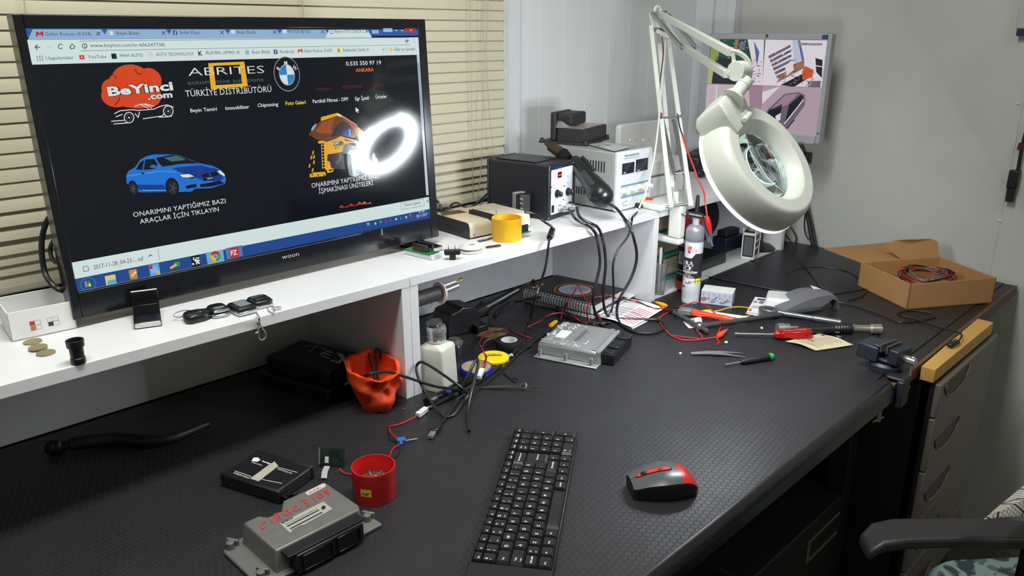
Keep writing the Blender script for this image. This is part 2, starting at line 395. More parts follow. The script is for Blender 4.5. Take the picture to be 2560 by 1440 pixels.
# ================================================================ television
TVM = mtx((.300, 1.205, Z0 + .2455), rad(.2), rad(-3))
tv = thing('television', 'large black flat television showing a web page, standing on the white shelf', 'television', mtx=TVM)
def tvp(x, y): p = hit(TVM, x, y); return p.x, p.z
(ax, az), (bx, bz) = tvp(22, 38), tvp(1058, 45); TW = tvp(1096, 560)[0]; TX0 = (tvp(191, 790)[0] + ax) / 2; TZ1 = (az + bz) / 2
s0 = tvp(64.4, 70.8); s1 = tvp(1041.7, 69.4); s2 = tvp(1079, 541); s3 = tvp(194, 732.8)
SX0, SX1 = (s0[0] + s3[0]) / 2, (s1[0] + s2[0]) / 2; SZ0, SZ1 = (s2[1] + s3[1]) / 2, (s0[1] + s1[1]) / 2
BEZ = mat('tv_bezel_gloss', (20, 22, 27), .16)
b = MB(); T0 = .004
b.b2((TX0, 0, T0), (SX0, .03, TZ1), BEZ); b.b2((SX1, 0, T0), (TW, .03, TZ1), BEZ); b.b2((SX0, 0, SZ1), (SX1, .03, TZ1), BEZ); b.b2((SX0, 0, T0), (SX1, .03, SZ0), BEZ)
b.b2((TX0 + .03, .03, .03), (TW - .03, .055, TZ1 - .03), BLK)
bez = b.build('bezel', tv, .0015)
b = MB(); b.text('woon', mat('silver_print', (190, 192, 196), .3), M.Translation((tvp(705, 648)[0], -.0006, tvp(705, 648)[1])) @ XZ, tvp(747, 636)[0] - tvp(705, 648)[0], .0075); b.build('logo', bez)
b = MB(); p = tvp(955, 580); b.b2((p[0] - .002, -.0006, p[1] - .006), (p[0] + .001, -.0002, p[1] + .006), GRY); b.b2((SX0, -.0005, SZ0 - .0035), (SX1 * .75, 0, SZ0 - .0028), mat('bezel_shine_strip', (120, 122, 128), .2)); b.build('scuff_and_shine', bez)  # small grey scuff, and a painted shine line below the screen
scn = MB().b2((SX0, .001, SZ0), (SX1, .004, SZ1), mat('tv_panel', (5, 6, 10), .08, em=1.0)).build('screen', tv)
scn.data.materials[0].node_tree.nodes['Principled BSDF'].inputs['Emission Color'].default_value = lin((13, 16, 24))
def foot(px, rz, ln, back):                     # px: middle of the foot's front end on the shelf
    o = S(*px, .0004); Fm = mtx(o, rz); I = TVM.inverted() @ Fm; b = MB(); b.X = I; hw = .0185
    pr = [(0, 0, .0095), (ln * .5, 0, .012), (ln - .006, 0, .020), (ln - .002, 0, .038), (ln + .002, .004, .042), (ln + .004, .004, .012), (ln + back, 0, .006)]
    b.loft([[V((-hw, y, z0)), V((hw, y, z0)), V((hw, y, z1)), V((-hw, y, z1))] for y, z0, z1 in pr], BLKG); f = b.build('foot', tv, .0012)
    b = MB(); b.X = I; b.b2((-hw + .001, -.0012, .0012), (hw - .001, -.0001, .0085), CHR); b.build('chrome_tip', f, .0008)
foot((371, 819), rad(-20), .055, .05); foot((1090, 630), rad(6), .118, .03)
# ---- the picture on the screen: flat coloured shapes lying on the panel
g = MB()
def R_(x0, y0, x1, y1, m, l=1, b=None):         # rectangle between two photo points, upright on the panel
    a = tvp(x0, y0); c = tvp(x1, y1); y = .001 - .00012 * l
    (b or g).poly([(a[0], y, c[1]), (c[0], y, c[1]), (c[0], y, a[1]), (a[0], y, a[1])], m)
def P_(pts, m, l=1, b=None): (b or g).poly([(tvp(*p)[0], .001 - .00012 * l, tvp(*p)[1]) for p in pts], m)
def O_(x, y, rx, ry, m, l=1, n=24, b=None):
    c = tvp(x, y); k = .000345; (b or g).poly([(c[0] + u, .001 - .00012 * l, c[1] + v) for u, v in ell(rx * k * 2, ry * k * 2, n)], m)
def T_(s, x, y, x1, h, m, l=4, bold=0, rot=0, b=None):
    a = tvp(x, y); c = tvp(x1, y - (x1 - x) * .12); k = a[1] - tvp(x, y + h)[1]
    MB().text(s, m, M.Translation((a[0], .001 - .00012 * l, a[1])) @ M.Rotation(-rot, 4, 'Y') @ XZ, c[0] - a[0], k, bold).build('text_line', scn)
def L_(pts, wd, m, l=2, b=None):
    q = [tvp(*p) for p in pts]; (b or g).line(q, wd, m, M.Translation((0, .001 - .00012 * l, 0)) @ XZ)
sw = scr('white', (222, 240, 238)); sb = scr('tab_blue', (150, 190, 222)); sdb = scr('frame_blue', (42, 96, 178)); stx = scr('text_grey', (70, 80, 90))
swt = scr('page_white', (232, 236, 238)); sor = scr('orange_red', (226, 74, 34)); syl = scr('amber', (246, 186, 30)); sgr = scr('dim_grey', (96, 104, 116))
sbk = scr('page_black', (12, 14, 20)); srd = scr('red', (206, 40, 40)); sye = scr('yellow', (250, 236, 40)); so2 = scr('orange', (238, 120, 40)); sdr = scr('dark_red', (110, 44, 34))
sfb = scr('link_blue', (40, 80, 150)); stb = scr('taskbar_blue', (32, 76, 150)); sgn = scr('green', (60, 160, 70)); scb = scr('car_blue', (30, 120, 220)); scd = scr('car_dark_blue', (16, 60, 150)); scl = scr('car_light_blue', (90, 180, 250))
R_(64.5, 71, 1046, 89, sdb); V1 = lambda x: 99 - (x - 68) * .0097
ty0, ty1 = tvp(64, 73)[1], tvp(68, 99)[1]
tabs = [(75, 262, sb), (262, 423, sb), (423, 570, sb), (570, 700, sb), (700, 820, sb), (818, 925, sw)]
for x0, x1, m in tabs:
    a, c = tvp(x0, 90)[0], tvp(x1, 82)[0]; y = .001 - .00012 * (2 + (m is sw))
    g.poly([(a - .003, y, ty1), (c + .004, y, ty1), (c - .004, y, ty0), (a + .005, y, ty0)], m)
R_(930, 75, 948, 84, sb, 2); R_(958, 70, 982, 80, sb, 2); R_(1012, 69, 1040, 80, srd, 2)
for x in (988, 1003): R_(x, 75, x + 6, 77, sw, 3)
R_(68, 99.5, 1055, 133, sw); 
a = PT = tvp(83, 161.5)[1]; c = tvp(68, 99.5)[1]
g.poly([(SX0, .0009, a), (SX1, .0009, a), (SX1, .0009, c), (SX0, .0009, c)], sw)
R_(200, 102, 1026, 94, swt, 2); L_([(203, 127), (1026, 112)], .0006, sgr, 2); L_([(199, 103), (1023, 94)], .0006, sgr, 2)
L_([(90, 118), (100, 118)], .0012, stx, 3); L_([(94, 112), (88, 118), (94, 124)], .0012, stx, 3); L_([(120, 117), (129, 117)], .0008, sb, 3)
for (x, y) in ((152, 116), (212, 115)):
    L_([(x + 6 * math.cos(t * .7), y + 6 * math.sin(t * .7)) for t in range(1, 9 if x < 200 else 11)], .001, stx, 3)
L_([(174, 118), (181, 110), (188, 117)], .001, stx, 3); L_([(176, 117), (177, 122), (186, 121), (186, 116)], .001, stx, 3); L_([(212, 113), (213, 119)], .001, stx, 3)
T_('Gelen Kutusu (4.634)', 114, 89, 226, 9, stx); T_('Beyin Bizde', 292, 87, 348, 9, stx); T_('Sedat Kaya', 450, 85, 499, 9, stx); T_('Beyin Bizde', 593, 84, 639, 8, stx); T_('MOTOR BEYİN', 721, 83, 775, 8, stx, 4); T_('Beyinci OTO CHECK (', 838, 82, 908, 8, stx, 5)
for x, y in ((246, 84), (409, 82), (555, 81), (687, 80), (807, 79), (917, 78)): L_([(x - 4, y - 4), (x + 4, y + 4)], .0011, stx, 5); L_([(x + 4, y - 4), (x - 4, y + 4)], .0011, stx, 5)
L_([(92, 90), (93, 81), (100, 86), (106, 80), (107, 89)], .0022, srd, 4); R_(432, 76, 444, 87, sfb, 4); T_('f', 437, 87, 442, 9, sw, 5)
for x, y in ((274, 78), (578, 75), (707, 74)): R_(x, y, x + 10, y + 9, swt, 4)
L_([(826, 74), (826, 84), (833, 84), (833, 77), (830, 74), (826, 74)], .0008, stx, 5); T_('Sedat', 961, 78, 979, 5, sw, 4); T_('x', 1025, 77, 1031, 5, sw, 4)
T_('www.beyinci.com/tr-606247738/', 226, 118, 411, 9, stx, 3)
L_([(1018, 98), (1020, 106), (1013, 101), (1023, 101), (1016, 106), (1018, 98)], .0008, stx, 3)
for i in range(3): O_(1035.5, 98 + 4 * i, 1, 1, stx, 3, 8)
for i in range(3):
    for j in range(3): R_(92 + 6 * i + j * .7, 140 + 5 * j - i * .5, 95 + 6 * i + j * .7, 143 + 5 * j - i * .5, (srd, sgr, sgn)[(i + j) % 3], 3)
for s, x, y, x1 in (('Uygulamalar', 116, 149, 184), ('YouTube', 221, 146, 266), ('MHH AUTO', 301, 143, 357), ('AUTO TECHNOLOGY', 391, 140, 484), ('IRLR7843, LR7843, IR', 515, 136, 599), ('Beyin Bizde', 631, 134, 675), ('Facebook', 701, 133, 736), ('Gelen Kutusu (3.630', 761, 131, 830), ('Sahibinden Satılık, K', 858, 129, 923), ('Diğer yer işaretleri', 987, 127, 1038)): T_(s, x, y, x1, 8, stx, 3)
R_(198, 138, 212, 148, srd, 3); P_([(203, 140), (203, 146), (208, 143)], sw, 4); R_(278, 134, 293, 147, scr('navy', (24, 34, 60)), 3)
for i in range(6): O_(377 + 6 * math.cos(i), 137 + 6 * math.sin(i), .8, .8, srd, 3, 8)
O_(377, 137, 1.1, 1.1, srd, 3, 8); T_('K', 497, 139, 507, 11, sbk, 3, .03); R_(613, 126, 624, 136, sb, 3); R_(684, 124, 695, 135, sfb, 3); T_('f', 688, 134, 693, 9, sw, 4); L_([(746, 132), (747, 124), (751, 128), (755, 123), (756, 131)], .0018, srd, 3)
R_(843, 121, 853, 131, sye, 3); T_('S', 845, 130, 850, 7, sbk, 4, .02); T_('»', 956, 126, 962, 6, stx, 3); R_(974, 119, 982, 128, scr('folder', (240, 214, 120)), 3); L_([(967, 118), (968, 129)], .0005, sgr, 3)
# page
T_('ABRITES', 472, 190, 660, 20, swt, 3, -.012)
for x, y in ((497, 180), (529, 178), (562, 177), (580, 176), (607, 175), (633, 173)): O_(x, y, .9, .9, sgr, 4, 8)
T_('automotive solutions', 470, 212, 658, 11, sgr, 2)
P_([(521, 158), (611, 154), (612, 161), (522, 165)], syl, 3); P_([(527, 214), (619, 208), (620, 216), (528, 223)], syl, 3); P_([(521, 158), (533, 158), (541, 222), (528, 223)], syl, 3); P_([(599, 155), (611, 154), (620, 216), (607, 217)], syl, 3)
T_('TÜRKİYE DİSTRİBÜTÖRÜ', 465, 242, 678, 16, swt)
O_(718, 185, 35, 41, scr('badge_ring', (150, 170, 190)), 2, 40); O_(718, 185, 33.5, 39, sbk, 3, 40); O_(718, 187, 21, 25, scr('badge_ring2', (170, 185, 200)), 4, 36)
for q in range(4):
    c = tvp(718, 187); k = .00069; (g).poly([(c[0], .0004, c[1])] + [(c[0] + 19.5 * k * math.cos(q * pi / 2 + i * pi / 16), .0004, c[1] + 23 * k * math.sin(q * pi / 2 + i * pi / 16)) for i in range(9)], (sw, scr('badge_blue', (50, 140, 205)))[q % 2])
for s, dx, dz, r in (('B', -19, 17, .8), ('M', 0, 28, 0), ('W', 20, 17, -.8)):
    c = tvp(718, 187); MB().text(s, swt, M.Translation((c[0] + dx * .00069, .0003, c[1] + dz * .00069 - .003)) @ M.Rotation(-r, 4, 'Y') @ XZ, None, .0058, .015, 'c').build('badge_letter', scn)
T_('0.535 550 97 19', 866, 164, 953, 10, swt, 2, .012); T_('ANKARA', 890, 180, 935, 9, so2, 2, .02)
T_('ANA SAYFA', 790, 227, 828, 7, sdr); T_('HİZMETLERİMİZ', 857, 222, 907, 7, sdr); T_('İLETİŞİM', 933, 218, 959, 7, sdr)
for s, x, y, x1, m in (('Beyin Tamiri', 477, 281, 543, swt), ('Immobilizer', 565, 275, 624, swt), ('Chiptuning', 645, 268, 696, swt), ('Foto Galeri', 715, 263, 765, sye), ('Partikül Filtresi - DPF', 783, 258, 871, swt), ('Egr İptali', 889, 251, 923, swt), ('Ürünler', 940, 247, 968, swt)): T_(s, x, y, x1, 9, m, 2, .012)
P_([(889, 268), (890, 281), (893, 278), (895, 283), (897, 282), (895, 277), (899, 276)], swt, 3)
for y, x0, x1, s in ((543, 334, 566, 'ONARIMINI YAPTIĞIMIZ BAZI'), (560, 351, 549, 'ARAÇLAR İÇİN TIKLAYIN'), (470, 780, 947, 'ONARIMINI YAPTIĞIMIZ BAZI'), (484, 798, 934, 'İŞMAKİNASI ÜNİTELERİ')): T_(s, x0, y, x1, 12, swt, 3)
# cloud logo with a line drawing of a car below it
for x, y, rx, ry in ((330, 200, 42, 33), (285, 222, 25, 22), (290, 240, 30, 24), (375, 200, 26, 26), (345, 232, 48, 34), (300, 205, 22, 20), (372, 238, 28, 26), (330, 255, 26, 12)): O_(x, y, rx * .96, ry * .96, sor, 2, 28)
L_([(282, 186), (290, 192), (291, 196)], .001, sbk, 3); L_([(338, 173), (345, 185), (354, 185)], .001, sbk, 3); L_([(299, 244), (296, 254), (288, 262)], .001, sbk, 3)
for dx, m, bd, l in ((0, sbk, .07, 3), (0, swt, .035, 4)): T_('BeYinci', 272, 240, 434, 22, m, l, bd, rad(2.5)); T_('.com', 371, 249, 432, 15, m, l, bd, rad(2.5))
for x, y, r in ((323, 294, 12), (421, 278, 12)): L_([(x + r * math.cos(t * .3), y + r * 1.1 * math.sin(t * .3)) for t in range(-8, 14)], .0012, swt, 3); O_(x, y, 1.6, 2, swt, 3, 10); L_([(x + 7 * math.cos(t * .5), y + 8 * math.sin(t * .5)) for t in range(14)], .0006, sgr, 3)
for pts in ([(287, 284), (300, 277), (330, 274), (345, 276), (385, 273), (400, 266), (418, 262), (434, 268)], [(338, 266), (350, 261), (366, 260), (385, 266)], [(352, 262), (372, 271)], [(362, 261), (380, 270)], [(338, 284), (346, 294), (349, 280)], [(358, 297), (405, 290), (412, 284)], [(290, 292), (306, 286)], [(279, 303), (310, 301)], [(285, 310), (322, 307)], [(398, 293), (420, 292), (430, 290)]): L_(pts, .0012, swt, 3)
# blue coupe
P_([(316, 441), (321, 428), (338, 418), (350, 400), (365, 391), (385, 386), (430, 386), (455, 390), (475, 399), (500, 408), (530, 414), (548, 422), (560, 434), (566, 448), (563, 459), (530, 470), (487, 472), (480, 479), (452, 480), (440, 480), (350, 481), (330, 470), (317, 458)], scb, 2)
P_([(390, 395), (430, 387), (455, 391), (480, 402), (500, 408), (450, 410), (407, 417), (398, 408)], sbk, 3); P_([(410, 395), (440, 389), (456, 394), (465, 400), (430, 404)], scr('glass_sheen', (70, 110, 110)), 4)
P_([(340, 424), (350, 407), (362, 399), (386, 397), (394, 410), (390, 422), (360, 425)], sbk, 3); L_([(358, 425), (362, 399)], .0016, scb, 4); P_([(373, 418), (380, 412), (390, 413), (391, 421)], scb, 5)
P_([(430, 420), (500, 413), (545, 423), (560, 445), (548, 455), (500, 448), (450, 430)], scd, 3); P_([(446, 436), (470, 434), (492, 440), (485, 446), (455, 444)], sbk, 4); P_([(449, 437), (472, 435), (487, 441), (470, 444), (456, 443)], swt, 5)
P_([(503, 437), (522, 432), (524, 442), (508, 444)], sbk, 4); P_([(526, 432), (540, 428), (548, 438), (530, 442)], sbk, 4); P_([(543, 428), (552, 426), (562, 436), (563, 441), (552, 436)], swt, 4)
P_([(465, 465), (490, 459), (492, 468), (466, 472)], sbk, 4); P_([(500, 461), (550, 452), (562, 458), (530, 466), (502, 468)], sbk, 4); P_([(508, 446), (534, 443), (535, 450), (509, 453)], sbk, 4); T_('BMW', 519, 449, 533, 4, swt, 5)
P_([(340, 462), (410, 462), (418, 480), (355, 479), (345, 470)], scd, 3); L_([(356, 476), (415, 476)], .0016, scl, 4); L_([(318, 440), (400, 428), (440, 430)], .001, scl, 4); L_([(354, 433), (360, 434)], .002, sbk, 5)
for x, y, rx, ry in ((333, 471, 10, 17), (431, 468, 15, 21)): O_(x, y, rx, ry, sbk, 5); O_(x, y + 1, rx * .75, ry * .78, scr('rim', (34, 36, 42)), 6)
for k in range(5):
    for x, y, r in ((333, 472, 10), (433, 470, 14)): L_([(x, y), (x + r * .7 * math.cos(k * 1.256), y + r * math.sin(k * 1.256))], .0008, sgr, 7)
P_([(317, 434), (319, 441), (317, 442)], srd, 4)
# yellow mine truck, traced in a 4.55x enlargement of this part of the screen
yl2 = scr('truck_yellow', (240, 176, 24)); br = scr('truck_brown', (112, 58, 24)); tdk = scr('truck_dark', (40, 36, 38)); tor = scr('truck_orange', (216, 124, 44)); brl = scr('truck_rust', (160, 78, 34)); tpl = scr('truck_pale', (246, 210, 110)); tbl = scr('truck_blue', (40, 60, 140)); ttl = scr('truck_teal', (70, 100, 112)); sty = scr('tyre_pale', (186, 208, 212))
def Q_(pts, m, l): P_([(740 + x / 4.55, 270 + y / 4.55) for x, y in pts], m, l)
def QL(pts, w_, m, l): L_([(740 + x / 4.55, 270 + y / 4.55) for x, y in pts], w_, m, l)
Q_([(285, 145), (470, 88), (545, 105), (690, 200), (690, 330), (640, 340), (520, 315), (380, 380), (250, 365), (145, 305), (180, 250)], br, 2); Q_([(300, 165), (450, 110), (400, 230), (420, 290), (300, 290), (220, 270)], brl, 3); Q_([(440, 230), (520, 150), (600, 170), (650, 290), (520, 310), (400, 330)], tdk, 3); Q_([(520, 110), (560, 100), (690, 205), (670, 250), (590, 170)], brl, 4)
Q_([(285, 105), (470, 55), (545, 95), (520, 108), (470, 88), (285, 150)], yl2, 5); Q_([(470, 57), (520, 80), (505, 95), (472, 86)], swt, 6); QL([(540, 100), (695, 195)], .0012, tpl, 5)
Q_([(172, 250), (190, 210), (235, 172), (225, 215), (185, 262)], sb, 5); Q_([(195, 235), (222, 195), (215, 215)], tbl, 6)
Q_([(670, 255), (690, 200), (760, 260), (890, 350), (880, 390), (820, 480), (770, 490), (740, 400), (715, 370)], tor, 5); Q_([(700, 215), (755, 262), (755, 330), (720, 320)], yl2, 6); Q_([(765, 285), (885, 358), (862, 372), (770, 320)], yl2, 6); Q_([(720, 380), (840, 420), (790, 470), (755, 440)], tpl, 6); Q_([(785, 325), (805, 335), (800, 360), (785, 350)], tdk, 7)
Q_([(690, 370), (740, 400), (775, 490), (740, 530), (700, 480), (680, 420)], br, 4); Q_([(590, 235), (625, 240), (635, 330), (560, 320), (520, 300), (530, 270)], tbl, 5); Q_([(600, 240), (618, 240), (625, 320), (610, 320)], scl, 6)
Q_([(250, 380), (300, 370), (350, 385), (430, 360), (510, 320), (690, 370), (690, 400), (600, 400), (545, 430), (530, 500), (420, 520), (360, 530), (350, 700), (330, 700), (320, 400), (255, 405)], yl2, 6); Q_([(545, 345), (690, 385), (690, 410), (560, 375)], br, 7); Q_([(530, 400), (600, 405), (680, 440), (650, 470), (580, 520), (530, 520)], ttl, 6)
Q_([(422, 380), (520, 375), (545, 395), (525, 425), (425, 435)], ttl, 7); T_('CAT', 834, 362, 848, 6.5, swt, 8, .03); Q_([(440, 447), (498, 443), (495, 462), (450, 465)], sbk, 7); Q_([(455, 450), (468, 450), (468, 462), (456, 462)], swt, 8); Q_([(478, 448), (492, 447), (490, 460), (478, 460)], swt, 8)
QL([(290, 400), (302, 690)], .0011, yl2, 7); QL([(320, 400), (332, 690)], .0011, yl2, 7)
for i in range(8): QL([(291 + i * 1.6, 425 + i * 36), (322 + i * 1.6, 424 + i * 36)], .0011, tpl, 7)
Q_([(360, 540), (500, 505), (540, 520), (560, 700), (370, 690)], tdk, 4); Q_([(490, 515), (520, 500), (530, 570), (470, 650), (455, 620), (490, 570)], ttl, 5); Q_([(350, 600), (385, 610), (400, 680), (430, 690), (425, 725), (360, 740), (345, 700)], yl2, 6); Q_([(375, 700), (425, 695), (410, 715), (375, 720)], tdk, 7)
Q_([(155, 755), (200, 735), (330, 725), (345, 760), (320, 775), (160, 790)], yl2, 6)
for x in (180, 245, 310): Q_([(x, 755), (x + 14, 753), (x + 14, 768), (x, 770)], tdk, 7)
for x, y in ((190, 490), (170, 545), (200, 600), (150, 640), (185, 690), (200, 540)): Q_([(x, y), (x + 16, y - 6), (x + 12, y + 34), (x - 6, y + 40)], yl2, 6)
Q_([(580, 520), (610, 480), (680, 472), (700, 560), (725, 760), (680, 780), (605, 770), (585, 640)], sty, 7)
for i in range(11): QL([(580 + i * 2.4, 520 + i * 24), (620 + i * 2.4, 540 + i * 24)], .0022, sbk, 8); QL([(650 + i * 4, 490 + i * 24), (690 + i * 4, 515 + i * 24)], .0022, sbk, 8)
Q_([(700, 500), (735, 500), (740, 690), (715, 700), (705, 600)], tor, 6); O_(936, 401, 7, 20, tdk, 3); O_(943, 405, 3, 11, yl2, 4)
for a, m in (((848, 520), srd), ((872, 516), srd), ((893, 512), sor), ((905, 511), so2)): P_([(a[0], a[1]), (a[0] + 6, a[1] - 8), (a[0] + 14, a[1] - 2), (a[0] + 22, a[1] - 6), (a[0] + 24, a[1] - 2)], m, 3)
# scroll bar, download bar, task bar
a = tvp(1041, 133)[0]; c0 = tvp(1074, 487)[1]; g.poly([(SX1 - .0065, .0009, c0), (SX1, .0009, c0), (SX1, .0009, PT), (SX1 - .0065, .0009, PT)], scr('scroll_track', (200, 216, 226))); g.poly([(SX1 - .006, .0008, SZ1 - .19), (SX1 - .001, .0008, SZ1 - .19), (SX1 - .001, .0008, SZ1 - .062), (SX1 - .006, .0008, SZ1 - .062)], scr('scroll_thumb', (150, 170, 200)))
d0 = tvp(184, 656)[1]; d1 = tvp(192, 697)[1]
g.poly([(SX0, .0009, d1), (SX1, .0009, d1), (SX1, .0009, d0), (SX0, .0009, d0)], sw); g.poly([(SX0, .0009, SZ0), (SX1, .0009, SZ0), (SX1, .0009, d1), (SX0, .0009, d1)], stb)
T_('2017-11-28_04-23-....sql', 235, 674, 360, 11, stx, 3); L_([(208, 667), (210, 679), (222, 677), (221, 668), (217, 665), (208, 667)], .0008, stx, 3); L_([(372, 642), (376, 637), (381, 640)], .0012, stx, 3); L_([(395, 622), (399, 649)], .0006, sgr, 3)
L_([(1002, 507), (1004, 524), (1061, 514), (1059, 497), (1002, 507)], .0006, sgr, 3); T_('Tümünü göster', 1010, 517, 1053, 8, stx, 3); L_([(1067, 500), (1073, 506)], .001, stx, 3); L_([(1073, 499), (1067, 506)], .001, stx, 3)
T_('TR', 917, 565, 925, 7, swt, 3); T_('01:28', 1047, 533, 1062, 7, swt, 3); T_('28.11.2017', 1042, 544, 1069, 7, swt, 3)
for x, y, m in ((939, 559, sye), (952, 556, sgn), (965, 554, srd), (977, 551, srd), (991, 548, swt), (1003, 546, sgn), (1016, 543, swt), (1028, 541, srd)): O_(x, y, 3, 3.3, m, 3, 10)
O_(939, 559, 1, 1, sbk, 4, 8); O_(952, 553, 1.5, 1.5, swt, 4, 8); O_(1026, 537, 1.5, 1.5, swt, 4, 8)
O_(221, 711, 16, 16, scr('orb', (50, 110, 170)), 3); O_(221, 711, 13, 13, scr('orb2', (30, 80, 140)), 4)
for dx, dy, m in ((-6, -3, so2), (2, -4, sgn), (-4, 4, scl), (4, 3, sye)): R_(217 + dx, 707 + dy, 224 + dx, 713 + dy, m, 5)
R_(262, 691, 293, 712, scr('folder', (240, 214, 120)), 3); R_(268, 702, 293, 711, scl, 4); R_(322, 676, 345, 695, scr('key_tile', (210, 150, 60)), 3); L_([(330, 690), (340, 679)], .0018, sw, 4); O_(339, 681, 2.5, 2.5, sw, 4, 10)
R_(372, 663, 402, 688, scl, 3); O_(386, 675, 8, 7, sb, 4); R_(373, 664, 382, 672, srd, 5); R_(392, 678, 401, 687, syl, 4); R_(436, 656, 451, 665, sgn, 3); L_([(428, 670), (440, 662)], .004, syl, 4)
R_(478, 641, 503, 665, sbk, 3)
for i in range(22): x, y = random.uniform(480, 497), random.uniform(642, 660); R_(x, y, x + random.uniform(2, 6), y + random.uniform(2, 4), swt, 4)
R_(515, 632, 562, 653, scr('task_light', (130, 176, 210)), 3); R_(564, 621, 608, 640, scr('task_light2', (80, 130, 190)), 3)
for k, m in enumerate((srd, syl, sgn)):
    c = tvp(539, 641); g.poly([(c[0], .0005, c[1])] + [(c[0] + .0085 * math.cos(.52 + (k * 2.094) + i * .262), .0005, c[1] + .0085 * math.sin(.52 + k * 2.094 + i * .262)) for i in range(9)], m)
O_(539, 641, 5.3, 5.3, swt, 6, 16); O_(539, 641, 4.2, 4.2, scr('chrome_blue', (60, 130, 230)), 7, 16)
R_(573, 621, 599, 641, srd, 5); T_('FZ', 578, 639, 594, 12, sw, 6, .03)
g.build('page_graphics', scn)
# cable behind the left edge
b = MB(); b.tube([TVM.inverted() @ p for p in (PY(150, 520, 1.265), PY(118, 552, 1.28), PY(104, 610, 1.28), PY(112, 680, 1.27), PY(135, 715, 1.25), PY(160, 728, 1.25), S(190, 735, .01))], .0042, BLK, 8)
b.tube([TVM.inverted() @ p for p in (PY(140, 590, 1.26), PY(126, 620, 1.27), PY(132, 650, 1.26), PY(150, 660, 1.25))], .003, BLK, 8); b.build('power_cable', tv)

# ================================================================ small monitor at the far end
mc = [PX(x, y, 2.2) for x, y in ((1755, 80), (2087, 87), (2042, 360), (1742, 335))]
MOM = mtx(((mc[0] + mc[1] + mc[2] + mc[3]) / 4), rad(-90) + rad(5), 0)
mon = thing('monitor', 'small silver monitor showing four security camera views above the far end of the bench', 'monitor', mtx=MOM)
mp_ = lambda x, y: (hit(MOM, x, y).x, hit(MOM, x, y).z)
q = [mp_(x, y) for x, y in ((1755, 80), (2087, 87), (2042, 360), (1742, 335))]
X0, X1, Z0m, Z1m = (q[0][0] + q[3][0]) / 2, (q[1][0] + q[2][0]) / 2, (q[2][1] + q[3][1]) / 2, (q[0][1] + q[1][1]) / 2
q = [mp_(x, y) for x, y in ((1776, 97), (2067, 102), (2040, 337), (1760, 317))]
U0, U1, W0, W1 = (q[0][0] + q[3][0]) / 2, (q[1][0] + q[2][0]) / 2, (q[2][1] + q[3][1]) / 2, (q[0][1] + q[1][1]) / 2
SIL = mat('silver_plastic', (158, 162, 168), .35)
b = MB(); b.b2((X0, 0, Z0m), (U0, .035, Z1m), SIL); b.b2((U1, 0, Z0m), (X1, .035, Z1m), SIL); b.b2((U0, 0, W1), (U1, .035, Z1m), SIL); b.b2((U0, 0, Z0m), (U1, .035, W0), SIL); b.b2((X0 + .03, .035, Z0m + .03), (X1 - .03, .06, Z1m - .03), BLK)
mb = b.build('bezel', mon, .003)
b = MB(); p = mp_(1917, 90); 
b.poly([(p[0] + u, -.0005, p[1] + v) for u, v in ell(.0045, .0045, 20)], INK); b.build('logo', mb); b = MB(); b.text('hp', SIL, M.Translation((p[0] - .0025, -.0008, p[1] - .0015)) @ XZ, .005, .004)
b.build('logo_letters', mb); b = MB(); p = mp_(2063, 93); b.b2((p[0] - .008, -.0008, p[1] - .005), (p[0] + .007, 0, p[1] + .006), mat('blue_badge', (40, 60, 110), .4)); b.build('badge', mb); b = MB(); p = mp_(1755, 334); b.text('HP L1750', INK, M.Translation((p[0], -.0005, p[1])) @ XZ, .022, .004); b.build('model_text', mb)
for x in (1985, 2023): p = mp_(x, 354 if x < 2000 else 356); MB().b2((p[0] - .016, -.002, p[1] - .004), (p[0] + .012, .004, p[1] + .003), SIL).build('button', mon, .001)
p = mp_(2045, 334); MB().cyl((p[0], -.001, p[1]), (p[0], .003, p[1]), .003, mat('red_power_lamp', (150, 50, 40), .4)).build('power_lamp', mon)
ms = MB().b2((U0, .002, W0), (U1, .005, W1), scr('cctv_pale', (214, 190, 205), .75)).build('screen', mon)
g = MB(); K = mp_
def MQ(pts, m, l=1): g.poly([(K(*p)[0], .002 - .00015 * l, K(*p)[1]) for p in pts], m)
def ML(pts, w_, m, l=3): g.line([K(*p) for p in pts], w_, m, M.Translation((0, .002 - .00015 * l, 0)) @ XZ)
e = .8
c1 = scr('cctv_white', (240, 232, 240), e); c2 = scr('cctv_dark', (26, 34, 44), e); c3 = scr('cctv_green', (20, 80, 60), e); c4 = scr('cctv_lilac', (170, 140, 160), e); c5 = scr('cctv_brown', (160, 120, 90), e); c6 = scr('cctv_red', (220, 90, 50), e); c7 = scr('cctv_blue', (90, 110, 170), e); c8 = scr('cctv_grey', (118, 104, 118), e); c9 = scr('cctv_olive', (150, 160, 90), e)
MQ([(1776, 97), (1913, 99), (1905, 213), (1766, 209)], c3); MQ([(1778, 97), (1800, 97), (1795, 150), (1772, 160)], c9, 2); MQ([(1772, 150), (1786, 152), (1778, 209), (1766, 209)], scr('cctv_olive2', (190, 190, 120), e), 2)
MQ([(1790, 140), (1830, 150), (1838, 209), (1780, 208), (1784, 165)], c2, 2); MQ([(1868, 98), (1910, 99), (1905, 213), (1878, 212), (1880, 160)], c1, 2); MQ([(1838, 100), (1846, 98), (1842, 130), (1834, 128)], c5, 2); MQ([(1884, 102), (1898, 130), (1892, 165), (1886, 120)], c7, 3); MQ([(1850, 105), (1865, 100), (1862, 125), (1845, 125)], c8, 2)
for i in range(46): x, y = random.uniform(1805, 1866), random.uniform(100, 145); ML([(x, y), (x + random.uniform(-5, 5), y + random.uniform(-3, 3))], .0012, random.choice((c1, c2, c7)), 3)
